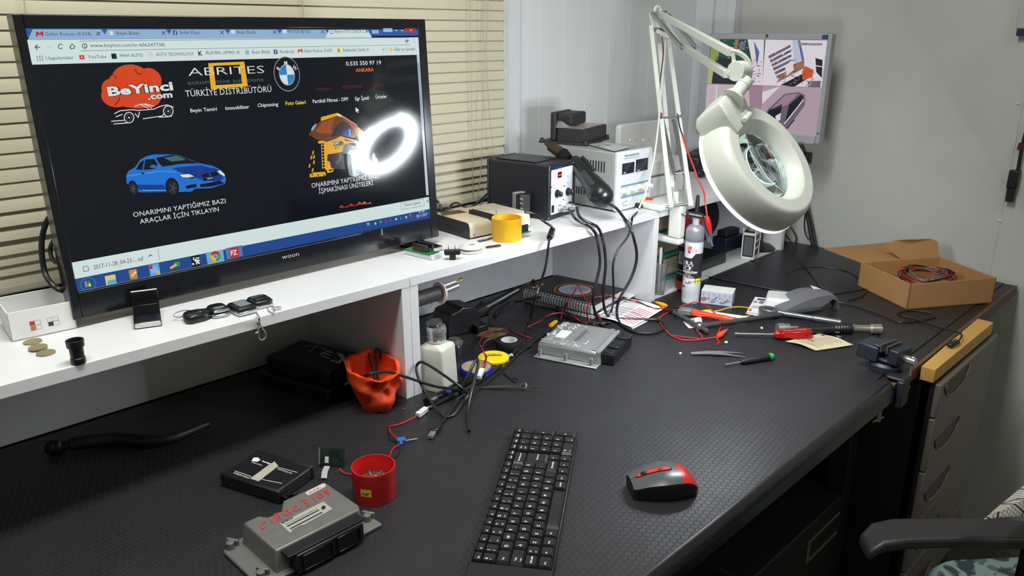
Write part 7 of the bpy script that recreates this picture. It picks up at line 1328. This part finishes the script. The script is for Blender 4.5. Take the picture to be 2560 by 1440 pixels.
for k, (x, y) in enumerate(((1904, 822), (1815, 858), (1700, 886))):
    b = MB(); b.box((0, 0, .002), (.008 - k * .002, .005, .003), WHT, M.Rotation(.6 + k, 3, 'Z')); b.box((.004, .001, .002), (.004, .003, .003), WHT); tag(b.build('plastic_scrap', loc=D(x, y, .0005), bevel=.0006), ('white plastic scrap left of the chrome socket', 'white crumb on the mat right of the red lead loop', 'tiny pale crumb left of the flat tweezers')[k], 'scrap')
# leads with clips and banana plugs
wire('long red lead looping on the mat around the cross bar', [D(1737, 755, .016), D(1720, 760, .016), D(1700, 767, .010), D(1668, 782, .004), D(1648, 797, .003), D(1653, 810, .003), D(1662, 823, .003), D(1677, 838, .003), D(1705, 849, .003), D(1740, 850, .003), D(1770, 846, .003), D(1794, 842, .005)], .0015)
wire('red and black lead curving from the sealant tube foot down to the mat', [D(1737, 755, .018), D(1750, 757, .018), D(1765, 763, .018), D(1782, 776, .016), D(1800, 800, .006), D(1803, 810, .004), D(1797, 830, .003), D(1792, 845, .003), D(1797, 855, .002), D(1791, 862, .002)], .0014)
def clip(label, P, Q, m, nm='alligator_clip', r=.0055, tip=True):
    t = thing(nm, label, 'clip', P); d = Q - P; L = d.length; b = MB(); b.lathe([(.001, 0), (r * .6, 0), (r, L * .2), (r, L * .5), (r * .55, L), (.001, L)], m, 16, ax=d); b.build('boot', t)
    if tip: b = MB(); b.cyl(d, d * 1.35, r * .45, STL, r * .25); b.build('jaw', t)
clip('orange banana plug at the end of the red lead', D(1794, 842, .007), D(1812, 828, .010), mat('plug_orange', (240, 70, 24), .4), 'banana_plug', .0062)
clip('yellow alligator clip at the foot of the white panel', D(1668, 766, .008), D(1640, 756, .008), YEL); clip('orange alligator clip beside the yellow one on the paper edge', D(1651, 772, .008), D(1662, 767, .008), mat('plug_orange', (240, 70, 24), .4), r=.005, tip=False)
clip('yellow alligator clip behind the brush handle on the yellow wire', D(1784, 780, .008), D(1757, 778, .008), YEL)
wire('yellow wire arching from its clip towards the white leaflet', [D(1784, 779, .008), D(1800, 776, .010), D(1820, 770, .010), D(1845, 767, .010), D(1868, 769, .006), D(1880, 771, .004)], .0016, YEL); wire('short end of yellow wire in front of the white leaflet', [D(1855, 792, .003), D(1866, 790, .004), D(1880, 787, .003)], .0015, YEL)
wire('black antenna wire coming down from the lamp to the far mat', [D(1955, 578, .03), D(1975, 600, .02), D(1990, 630, .012), D(2004, 655, .008), D(2030, 690, .004), D(2050, 720, .003)], .0016, BLK)
wire('black cord crossing the mat from the grey pad to the cardboard box', [D(2088, 754, .003), D(2110, 758, .003), D(2140, 766, .003), D(2180, 780, .003), D(2240, 803, .003), D(2262, 806, .003), D(2300, 802, .003), D(2340, 792, .003)], .0019, BLK)
t = wire('bent black hook of wire with a thick end resting over the lath', [D(2330, 782, .003), D(2280, 776, .003), D(2248, 781, .003), D(2252, 788, .003), D(2285, 797, .004), D(2340, 815, .006), D(2385, 828, .010), D(2402, 834, .012), D(2404, 842, .012), D(2396, 852, .010), D(2388, 858, .008)], .0022, BLK); o = t.location; MB().beam(D(2395, 853, .009) - o, D(2372, 864, .007) - o, .012, .009, BLK).build('thick_end', t, bevel=.003)
wire('black cord curving on the far mat behind the grey pad', [D(1968, 690, .003), D(1990, 675, .003), D(2050, 668, .003), D(2120, 680, .003), D(2164, 715, .003), D(2155, 740, .003), D(2120, 752, .003)], .0018, BLK)
for k, (pts, lb) in enumerate((([(2003, 362), (2015, 400), (2018, 450), (2016, 520), (2024, 570), (2034, 626)], 'thick black cable hanging from the monitor along the right wall'), ([(1996, 362), (2012, 420), (2018, 500), (2030, 560), (2038, 600), (2041, 628)], 'second black cable hanging beside the thick one behind the lamp'), ([(2016, 520), (2011, 560), (2016, 590), (2030, 604), (2042, 612), (2048, 632)], 'thin black cable swinging out at the foot of the right wall'), ([(1972, 560), (1990, 590), (1990, 610), (1994, 628)], 'black cable hanging beside the shelf end panel'))):
    b = MB(); b.tube([PX(x, y, 2.37 - .02 * k) for x, y in pts], (.0055, .004, .0025, .003)[k], BLK, 8); tag(b.build('cable', origin=True), lb, 'cable')
b = MB(); b.box((0, 0, 0), (.03, .03, .035), BLK); tag(b.build('adapter_plug', loc=PX(2013, 395, 2.36), bevel=.004), 'black mains adapter on the right wall beneath the monitor', 'plug')
# cardboard box with a coil of wires
Mt, Lx, Ly = FR((2277, 711), (2492, 695), (2152, 656), .066); hB = .066; tk = .0035; t = thing('cardboard_box', 'open brown cardboard box holding coiled wires by the right wall', 'box', mtx=Mt)
b = MB(); b.b2((0, 0, 0), (Lx, tk, hB), CARD); b.b2((0, Ly - tk, 0), (Lx, Ly, hB), CARD); b.b2((0, 0, 0), (tk, Ly, hB), CARD); b.b2((Lx - tk, 0, 0), (Lx, Ly, hB), CARD); b.b2((0, 0, 0), (Lx, Ly, tk), CARD); b.build('tray', t, .0008)
I = Mt.inverted(); far = [I @ D(2026, 628, .062), I @ D(2212, 611, .062)]; b = MB(); b.loft([[V((tk, Ly, hB + k)), V((Lx - tk, Ly, hB + k)), V((Lx - .01, far[1].y, hB + k + .002)), V((far[0].x * .3, far[0].y, hB + k + .002))] for k in (-.003, 0)], CARD); b.build('lid', t, .0005)
fl = [V((Lx * .50, Ly - .002, hB)), V((Lx - .004, Ly - .002, hB)), V((Lx - .012, Ly + .006, hB + .042)), V((Lx - .03, Ly + .008, hB + .050)), V((Lx * .60, Ly + .010, hB + .052)), V((Lx * .50, Ly + .03, hB + .046)), V((Lx * .42, Ly + .05, hB + .026))]; b = MB(); b.loft([[p + V((0, k, 0)) for p in fl] for k in (0, .003)], CARD); b.build('tuck_flap', t, .0005)
for nm, lb, m, n_l, rr in (('wire_coil', 'loose coil of red wire inside the cardboard box', REDW, 5, .064), ('wire_coil', 'loose coil of black wire inside the cardboard box', BLK, 8, .068), ('wire_coil', 'loose coil of grey and teal wire inside the cardboard box', mat('teal_wire', (80, 110, 112), .5), 3, .05)):
    cM = Mt @ V((Lx * .52, Ly * .5, .03)); b = MB()
    for k in range(n_l): ph = random.uniform(0, 6); r1 = rr + random.uniform(-.008, .006); z1 = random.uniform(.0, .022); b.tube([V((r1 * 1.15 * math.cos(a), r1 * .9 * math.sin(a), z1 + .006 * math.sin(2 * a + ph) + .008)) for a in (2 * pi * i / 14 for i in range(14))], .0014, m, 6, 4, closed=True)
    tag(b.build(nm, loc=cM), lb, 'wire coil')
b = MB(); b.box((0, 0, .012), (.045, .02, .006), mat('clear_bag', (150, 165, 170), .2, noise=.4, nscale=100), M.Rotation(.4, 3, 'Z') @ M.Rotation(.2, 3, 'X')); tag(b.build('wire_connector', loc=Mt @ V((Lx * .5, Ly * .32, .03)), bevel=.003), 'pale plastic connector among the coiled wires in the cardboard box', 'connector')
# bench vise
vc = D(2214, 925); VM = mtx((vc.x, vc.y, Z0 + .0004), rad(-10)); t = thing('bench_vise', 'small dark blue bench vise clamped to the front corner of the bench', 'vise', mtx=VM); VB = mat('vise_blue_black', (34, 38, 48), .45, noise=.2)
b = MB(); b.lathe([(.001, 0), (.031, 0), (.032, .004), (.032, .015), (.027, .020), (.001, .020)], VB, 40); b.build('swivel_base', t)
b = MB(); b.b2((-.03, .006, .020), (.024, .052, .052), VB); b.b2((-.028, .004, .05), (.026, .02, .058), VB); b.build('fixed_jaw', t, .003); b = MB(); b.b2((-.024, -.022, .022), (.022, .008, .03), VB); b.b2((-.025, -.034, .024), (.025, -.012, .055), VB); b.build('sliding_jaw', t, .003)
for y in (.001, -.012): b = MB(); b.b2((-.027, y, .044), (.027, y + .0035, .060), DST); b.build('jaw_plate', t, .0005)
b = MB(); b.cyl((0, .01, .038), (0, -.038, .038), .006, STL); b.build('lead_screw', t); b = MB(); b.cyl((0, -.034, .037), (0, -.056, .037), .0075, CHR); b.build('screw_head', t); b = MB(); b.cyl((0, -.050, .042), (0, -.050, -.018), .0024, STL); b.sphere((0, -.050, .043), .004, CHR, 12); b.sphere((0, -.050, -.019), .0042, CHR, 12); b.build('tommy_bar', t)
wb = Euler((0, 0, rad(-10))).to_matrix().inverted(); oY = (YE - .016) - vc.y; b = MB(); R2 = M.Rotation(rad(10), 3, 'Z'); b.box(R2 @ V((-.030, oY + .011, -.024)), (.040, .013, .056), VB, R2); b.box(R2 @ V((-.030, oY + .034, -.048)), (.036, .056, .010), VB, R2); b.box(R2 @ V((-.022, oY + .024, .004)), (.044, .036, .007), VB, R2); b.build('clamp_bracket', t, .003); b = MB(); q = R2 @ V((-.040, oY + .044, 0)); b.cyl((q.x, q.y, -.0345), (q.x, q.y, -.095), .005, STL); b.cyl((q.x - .018, q.y, -.092), (q.x + .018, q.y, -.092), .0022, STL); b.build('clamp_screw', t)

# ================================================================ cabinet, lath, wall things
LT = [D(2304, 915, .0), D(2483, 806, .0)]; x0, x1 = 1.640, 2.05; yF = .405
t = thing('drawer_cabinet', 'dark grey metal drawer cabinet with half-moon handles at the bench end', 'cabinet', (x0, yF, 0)); CB = mat('cabinet_grey', (108, 102, 94), .45, noise=.06, nscale=12); hC = Z0 - .032; o = V((x0, yF, 0))
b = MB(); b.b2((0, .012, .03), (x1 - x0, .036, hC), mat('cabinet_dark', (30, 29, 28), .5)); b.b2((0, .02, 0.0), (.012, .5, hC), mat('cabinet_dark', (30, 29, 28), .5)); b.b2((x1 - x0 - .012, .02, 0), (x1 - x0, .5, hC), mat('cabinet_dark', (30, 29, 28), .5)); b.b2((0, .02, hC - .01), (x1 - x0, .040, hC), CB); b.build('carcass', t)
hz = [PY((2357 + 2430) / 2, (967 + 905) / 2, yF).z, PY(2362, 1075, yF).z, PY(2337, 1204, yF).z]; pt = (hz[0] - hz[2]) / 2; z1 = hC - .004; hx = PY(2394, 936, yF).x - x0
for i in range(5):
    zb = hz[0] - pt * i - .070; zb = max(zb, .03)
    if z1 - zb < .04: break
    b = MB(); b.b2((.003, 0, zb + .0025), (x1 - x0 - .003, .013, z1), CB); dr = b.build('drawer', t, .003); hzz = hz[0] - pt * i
    if hzz > zb + .02:
        b = MB(); pl = [(hx + .078 * math.cos(a), hzz + .040 * math.sin(a)) for a in (pi + pi * k / 16 for k in range(17))]; b.loft([[V((x, y, z)) for x, z in pl] for y in (-.0008, .002)], mat('handle_recess', (70, 65, 58), .5)); b.build('recess', dr)
        b = MB(); b.tube([V((hx + .078 * math.cos(a), -.002, hzz + .040 * math.sin(a))) for a in (pi + pi * k / 16 for k in range(17))], .0018, mat('handle_rim', (124, 116, 104), .35), 8); b.build('handle_rim', dr)
    z1 = zb
b = MB(); b.loft([[V((x, y, z)) for x, y in ((1.631, .418), (2.018, .414), (2.021, .449), (1.630, .4445))] for z in (-.0305, -.0005)], mat('pale_wood', (206, 160, 84), .5, noise=.08, nscale=30)); tag(b.build('wood_lath', loc=(0, 0, Z0), bevel=.001), 'pale yellow wooden lath lying on the cabinet along the bench edge', 'lath')
b = MB(); P = [PX(x, y, XR - .016) for x, y in ((2575, 300), (2562, 340), (2552, 385), (2545, 425))]; b.tube(P, .0045, BLK, 10); t = tag(b.build('wall_cable', origin=True), 'black cable with a rectangular plug hanging on the right wall', 'cable'); o = t.location; q0, q1, q2 = PX(2539, 425, XR - .016) - o, PX(2530, 470, XR - .016) - o, PX(2524, 504, XR - .016) - o; b = MB(); b.beam(q0, q1, .024, .024, BLK, (1, 0, 0)); b.build('plug_body', t, .003); b = MB(); b.beam(q1, q2, .019, .018, BLK, (1, 0, 0)); b.build('plug_tip', t, .001); b = MB(); b.beam(PX(2556, 358, XR - .016) - o, PX(2551, 375, XR - .016) - o, .014, .014, mat('maroon_band', (60, 24, 32), .5), (1, 0, 0)); b.build('maroon_band', t)
b = MB(); p = PX(2575, 25, XR - .014); b.b2((-.012, -.02, -.045), (.012, .022, .05), mat('gadget_grey', (180, 184, 180), .4)); t = tag(b.build('wall_holder', loc=p, bevel=.003), 'pale grey holder fixed high on the right wall at the frame edge', 'holder'); b = MB(); b.b2((-.010, -.018, -.062), (.010, .018, -.045), mat('holder_navy', (30, 30, 60), .4)); b.build('lower_insert', t)
# computer case in the dark under the bench
pa, pb_ = PY(2014, 1413, .52), PY(2098, 1296, .52); t = thing('computer_case', 'black computer case in the dark under the bench with a pale frame on its side', 'computer', (1.12, .522, 0)); o = t.location; b = MB(); b.b2((0, 0, .001), (.44, .2, .46), mat('case_black', (9, 9, 10), .6)); b.build('case', t, .004)
FRm = mat('frame_grey', (96, 92, 86), .5); zA, zB_ = PY(2014, 1413, .52).z, PY(2020, 1358, .52).z; b = MB(); xa = pa.x - o.x; xb = pb_.x - o.x; b.b2((xa, -.002, zA), (xa + .012, -.0002, zB_), FRm); b.b2((xa + .012, -.002, zB_ - .006), (xb, -.0002, zB_), FRm); b.b2((xa + .012, -.002, zA), (xb, -.0002, zA + .006), FRm); b.build('side_frame', t)

# ================================================================ office chair at the right edge
zA = -.075; a0 = D(2160, 1312, zA); a1 = D(2700, 1312, zA); t = thing('office_chair', 'black office chair with a curved armrest and a leaf-patterned seat', 'chair', (a1.x, a1.y - .1, 0)); o = V((a1.x, a1.y - .1, 0)); AB = mat('armrest_black', (44, 42, 44), .45, bump=.15, bscale=700)
bk = [D(x, y, zA) - o for x, y in ((2152, 1308), (2180, 1298), (2230, 1293), (2400, 1291), (2600, 1296), (2720, 1306))]; fr = [D(x, y, zA) - o for x, y in ((2178, 1352), (2215, 1352), (2270, 1349), (2420, 1345), (2600, 1347), (2720, 1352))]; dz = [-.020, -.004, 0, 0, -.003, -.008]
b = MB(); b.loft([[p + V((0, 0, z_)), q + V((0, 0, z_)), q + V((0, 0, z_ - .020)), p + V((0, 0, z_ - .020))] for p, q, z_ in zip(bk, fr, dz)], AB); b.build('armrest', t, .006, 3)
m_ = (bk[4] + fr[4]) / 2; b = MB(); b.beam(m_ + V((0, 0, -.02)), V((m_.x, m_.y, .46)) , .05, .03, BLK, (0, 1, 0)); b.build('arm_post', t, .006)
sx = D(2318, 1402, -.29) - o; u1 = (D(2700, 1385, -.29) - o) - sx; u1 = u1 / u1.length; v1 = V((u1.y, -u1.x, 0)); SM_ = bpy.data.materials.new('leaf_fabric'); SM_.use_nodes = True; nt = SM_.node_tree; pbn = nt.nodes['Principled BSDF']; pbn.inputs['Roughness'].default_value = .9; vo = nt.nodes.new('ShaderNodeTexNoise'); vo.inputs['Scale'].default_value = 22; vo.inputs['Distortion'].default_value = 1.6; cr = nt.nodes.new('ShaderNodeValToRGB'); cr.color_ramp.interpolation = 'CONSTANT'; cr.color_ramp.elements[0].color = lin((40, 50, 52)); cr.color_ramp.elements[1].position = .5; cr.color_ramp.elements[1].color = lin((112, 134, 128)); e_ = cr.color_ramp.elements.new(.43); e_.color = lin((70, 88, 88)); tcn = nt.nodes.new('ShaderNodeTexCoord'); nt.links.new(tcn.outputs['Object'], vo.inputs['Vector']); nt.links.new(vo.outputs['Fac'], cr.inputs[0]); nt.links.new(cr.outputs[0], pbn.inputs['Base Color'])
b = MB(); b.loft([[sx + u1 * (x + .22) + v1 * (y + .22) + V((0, 0, z_)) for x, y in rrect(.46 * f, .46 * f, .05)] for z_, f in ((-.075, .94), (-.06, 1), (-.02, 1), (0, .95))], SM_); b.build('seat', t, sharp=60); sc_ = sx + u1 * .22 + v1 * .22
b = MB(); b.cyl((sc_.x, sc_.y, .10), (sc_.x, sc_.y, sc_.z - .075), .03, BLK); b.build('gas_column', t)
for k in range(5): a = k * 1.2566 + .4; q = V((sc_.x + .27 * math.cos(a), sc_.y + .27 * math.sin(a), .055)); b = MB(); b.beam((sc_.x, sc_.y, .10), q, .04, .03, BLK); lg = b.build('leg', t, .006); b = MB(); b.cyl(q + V((-.012, 0, -.029)), q + V((.012, 0, -.029)), .0255, BLK); b.build('caster', lg)
b = MB(); bc_ = sc_ + u1 * .25; b.loft([[bc_ + v1 * x + u1 * (.03 + y) + V((0, 0, z_)) for x, y in rrect(.42, .06, .025)] for z_ in (.08, .10, .45, .48)], BLK); b.beam(bc_ + V((0, 0, -.05)), bc_ + u1 * .03 + V((0, 0, .12)), .06, .02, BLK, tuple(u1)); b.build('backrest', t, .01)
CK = bpy.data.materials.new('checked_cloth'); CK.use_nodes = True; nt = CK.node_tree; pbn = nt.nodes['Principled BSDF']; pbn.inputs['Roughness'].default_value = .9; tcn = nt.nodes.new('ShaderNodeTexCoord'); br_ = nt.nodes.new('ShaderNodeTexBrick'); br_.offset = 0; br_.inputs['Color1'].default_value = br_.inputs['Color2'].default_value = lin((196, 190, 180)); br_.inputs['Mortar'].default_value = lin((120, 116, 112)); br_.inputs['Scale'].default_value = 1; br_.inputs['Mortar Size'].default_value = .0007; br_.inputs['Brick Width'].default_value = .006; br_.inputs['Row Height'].default_value = .006
b2_ = nt.nodes.new('ShaderNodeTexBrick'); b2_.offset = 0; b2_.inputs['Color1'].default_value = b2_.inputs['Color2'].default_value = (1, 1, 1, 1); b2_.inputs['Mortar'].default_value = (.08, .08, .09, 1); b2_.inputs['Scale'].default_value = 1; b2_.inputs['Mortar Size'].default_value = .0016; b2_.inputs['Brick Width'].default_value = .042; b2_.inputs['Row Height'].default_value = .042; mx = nt.nodes.new('ShaderNodeMix'); mx.data_type = 'RGBA'; mx.blend_type = 'MULTIPLY'; mx.inputs[0].default_value = 1
mpn = nt.nodes.new('ShaderNodeMapping'); mpn.inputs['Rotation'].default_value = (rad(90), 0, rad(45)); nt.links.new(tcn.outputs['Object'], mpn.inputs[0]); nt.links.new(mpn.outputs[0], br_.inputs['Vector']); nt.links.new(mpn.outputs[0], b2_.inputs['Vector']); nt.links.new(br_.outputs['Color'], mx.inputs[6]); nt.links.new(b2_.outputs['Color'], mx.inputs[7]); nt.links.new(mx.outputs[2], pbn.inputs['Base Color'])
dC = dep(a1) - .02; P = [PD(x, y, dC + k) for x, y, k in ((2458, 1299, -.06), (2500, 1293, -.05), (2560, 1290, -.03), (2680, 1292, 0), (2680, 1130, .06), (2600, 1182, .05), (2560, 1213, .03), (2500, 1262, -.01))]; c0 = sum((p for p in P), V((0, 0, 0))) / len(P); b = MB(); bulge = (CAMP - c0).normalized() * .02; n_p = len(P)
vsx = P + [p.lerp(c0, .5) + bulge * .7 for p in P] + [c0 + bulge]; fcs = [(i, (i + 1) % n_p, n_p + (i + 1) % n_p, n_p + i) for i in range(n_p)] + [(n_p + i, n_p + (i + 1) % n_p, 2 * n_p) for i in range(n_p)]; b.add(vsx, fcs, CK); b.add([v - bulge * .15 for v in vsx], fcs, CK); tag(b.build('checked_shirt', origin=True, sharp=60), 'pale checked shirt hanging over the armrest at the right edge', 'shirt')

# ================================================================ keyboard
e0 = D(1197, 1391, .017); e1 = D(1299, 1076, .017); e2 = D(1364, 1408, .017); rz = ang(e0, e1); KM_ = mtx((e0.x, e0.y, Z0 + .0006), rz); q = KM_.inverted() @ e2; U = (e1 - e0).length / 18.25; Pw = -q.y / 4.8
kb = thing('keyboard', 'compact black keyboard with white key legends lying on the mat', 'keyboard', mtx=KM_); KB = mat('keyboard_black', (22, 22, 24), .4); KC = mat('key_black', (26, 26, 28), .38)
yb = -Pw * 4.8 - Pw * .62; xe = U * 18.9; b = MB(); pl = [(-.060, Pw * .55), (xe + .004, Pw * .55), (xe + .004, yb), (-.060, yb)]
b.loft([[V((x, y, z)) for x, y in ((-.062, Pw * .58), (xe + .004, Pw * .58), (xe + .004, yb), (-.062, yb))] for z in (0, .010)], KB); b.b2((-.064, yb, .008), (-.0105, Pw * .58, .016), KB); b.b2((-.0105, Pw * .42, .008), (xe + .004, Pw * .60, .0145), KB); b.b2((-.0105, yb, .008), (xe + .004, yb + .003, .013), KB); b.build('body', kb, .002)
cnt = [0]
def key(x, row, w=1.0, leg='', sub='', h=1.0, dy=0):        # x left edge in key units, row index from the F row
    y = 0 if row == 0 else -Pw * (.8 + (row - 1)) + dy; kh = (.62 if row == 0 else .93 * h + (h - 1) * .07) * Pw; kw = (w - .07) * U; cx = (x + w / 2 - .5) * U; b = MB()
    b.loft([[V((cx + sx * kw / 2 * f, y + sy * kh / 2 * f + o, z)) for sx, sy in ((-1, -1), (1, -1), (1, 1), (-1, 1))] for f, z, o in ((1, .0095, 0), (1, .0145, 0), (.80, .0178, .0012))], KC)
    zt = .0181; tl = cx - kw * .32
    if leg:
        hh = .0042 if len(leg) == 1 else .0024
        b.text(leg, LWH, M.Translation((tl if not sub else tl, y + (kh * .1 if sub else -kh * .05) - (0 if row else .001), zt)), None if len(leg) < 5 else kw * .66, hh, .02)
    if sub: b.text(sub, LWH, M.Translation((tl if len(sub) < 3 else tl, y - kh * .30, zt)), None, .0034 if len(sub) < 3 else .0022, .015)
    b.build('key', kb); cnt[0] += 1
for i, s in enumerate(['Esc'] + ['F%d' % k for k in range(1, 13)]): key(i * 1.0 + (.0 if i == 0 else .03 * i), 0, 1.0, s)
key(13.45, 0, .78, 'Insert'); key(14.25, 0, .75, 'Delete')
for i, s in enumerate(('Home', 'PgUp', 'PgDn', 'End')): key(15.25 + i, 0, 1, s)
for i, (a, c_) in enumerate((('é', '"'), ('!', '1'), ("'", '2 £'), ('^', '3 #'), ('+', '4 $'), ('%', '5 ½'), ('&', '6'), ('/', '7 {'), ('(', '8 ['), (')', '9 ]'), ('=', '0 }'), ('?', '* \\'), ('_', '-'))): key(i, 1, 1, a, c_)
key(13, 1, 2, 'Backspace')
key(0, 2, 1.5, 'Tab')
for i, s in enumerate('QWERTYUIOPĞÜ'): key(1.5 + i, 2, 1, s)
key(13.5, 2, 1.5, 'Enter', h=2.0, dy=-Pw * .5)
key(0, 3, 1.75, 'Caps', 'Lock')
for i, s in enumerate('ASDFGHJKLŞİ,'): key(1.75 + i * .975, 3, .975, s)
key(0, 4, 1.25, 'Shift'); key(1.25, 4, 1, '>', '<')
for i, s in enumerate('ZXCVBNMÖÇ.'): key(2.25 + i, 4, 1, s)
key(12.25, 4, 1.75, 'Shift'); key(14.0, 4, 1, '^')
for x, w_, s in ((0, 1.25, 'Ctrl'), (1.25, 1.1, '='), (2.35, 1.1, 'Win'), (3.45, 1.1, 'Alt'), (4.55, 5.2, ''), (9.75, 1.1, 'AltGr'), (10.85, 1.1, 'Ctrl'), (12.0, 1, '<'), (13.0, 1, 'v'), (14.0, 1, '>')): key(x, 5, w_, s)
for i, (a, c_) in enumerate((('Num', 'Lock'), ('/', ''), ('*', ''), ('-', ''))): key(15.25 + i, 1, 1, a, c_)
for i, s in enumerate('789'): key(15.25 + i, 2, 1, s)
key(18.25, 2, .98, '+', h=2.0, dy=-Pw * .5)
for i, s in enumerate('456'): key(15.25 + i, 3, 1, s)
for i, s in enumerate('123'): key(15.25 + i, 4, 1, s)
key(18.25, 4, .98, 'Ent', h=2.0, dy=-Pw * .5)
key(15.25, 5, 2, '0', 'Ins'); key(17.25, 5, 1, ',', 'Del')

# ================================================================ mouse
m0 = D(1580, 1226); m1 = D(1735, 1216); cM = D(1656, 1226); L = .100; MM = mtx((cM.x, cM.y, Z0 + .0006), ang(m0, m1)); mo = thing('computer_mouse', 'black and grey computer mouse with a red centre strip and red tail', 'mouse', mtx=MM)
def ms_(u, v):                                  # u 0 nose .. 1 tail, v -1..1 across the top
    w_ = (.0285 + .004 * math.sin(u * pi) - .003 * math.cos(u * pi * 2)) * (1 - max(0, (u - .86) / .14) ** 2 * .45) * (1 - max(0, (.06 - u) / .06) * .12)
    h = .0165 + .0195 * math.sin(min(1, u * .95 + .08) * pi * .82) ** .9; h *= 1 - max(0, (u - .8) / .2) ** 2 * .55
    return V(((u - .5) * L, v * w_, h * (1 - .22 * abs(v) ** 2.6)))
def patch(u0, u1, v0, v1, m, nu=18, nv=10, dz=0, vf=None):
    b = MB(); vs = []
    for i in range(nu + 1):
        for j in range(nv + 1):
            u = u0 + (u1 - u0) * i / nu; a, c_ = (v0, v1) if not vf else vf(u); p = ms_(u, a + (c_ - a) * j / nv); vs.append(p + V((0, 0, dz)))
    b.add(vs, [(i * (nv + 1) + j, (i + 1) * (nv + 1) + j, (i + 1) * (nv + 1) + j + 1, i * (nv + 1) + j + 1) for i in range(nu) for j in range(nv)], m); return b
MG = mat('mouse_grey', (78, 82, 84), .28); MR = mat('mouse_red', (190, 28, 22), .3)
patch(0, .72, -.93, .93, MG).build('top_shell', mo); patch(.72, 1, -.93, .93, MR, 10, 10).build('red_tail', mo)
b = MB(); R = []
for f, sc2, zf in ((0, .84, 0), (.3, .93, .35), (.7, .98, .75), (1, .93, 1)):
    ring = []
    for k in range(20): p = ms_(k / 19, .93); ring.append(V((p.x, p.y / .93 * sc2, p.z * zf)))
    for k in range(20): p = ms_(1 - k / 19, -.93); ring.append(V((p.x, p.y / .93 * sc2, p.z * zf)))
    R.append(ring)
b.loft(R[:3] + [R[3]], mat('mouse_black', (18, 18, 19), .35)); b.build('side_shell', mo, sharp=50)
patch(.07, .62, -.14, .14, BLKG, 18, 6, .0006, lambda u: (-.15 * min(1, (u - .065) * 25, (.625 - u) * 25), .15 * min(1, (u - .065) * 25, (.625 - u) * 25))).build('strip_surround', mo)
st = patch(.085, .605, -.11, .11, mat('mouse_strip', (226, 50, 34), .28), 18, 6, .0011, lambda u: (-.115 * min(1, (u - .08) * 25, (.61 - u) * 25), .115 * min(1, (u - .08) * 25, (.61 - u) * 25))).build('red_strip', mo)
p = ms_(.22, 0); b = MB(); b.lathe([(.001, -.0026), (.0075, -.0026), (.0078, 0), (.0075, .0026), (.001, .0026)], RUB, 24, p + V((0, 0, -.0048)), ax=(0, 1, 0)); b.build('scroll_wheel', mo); p = ms_(.44, 0); b = MB(); b.box(p + V((0, 0, .0012)), (.006, .0034, .0016), BLK); b.build('dpi_button', mo, .0005)
b = MB(); b.poly([ms_(u, v) + V((0, 0, .0004)) for u, v in ((.0, -.015), (.085, -.012), (.085, .012), (.0, .015))], INK); b.build('button_gap', mo)
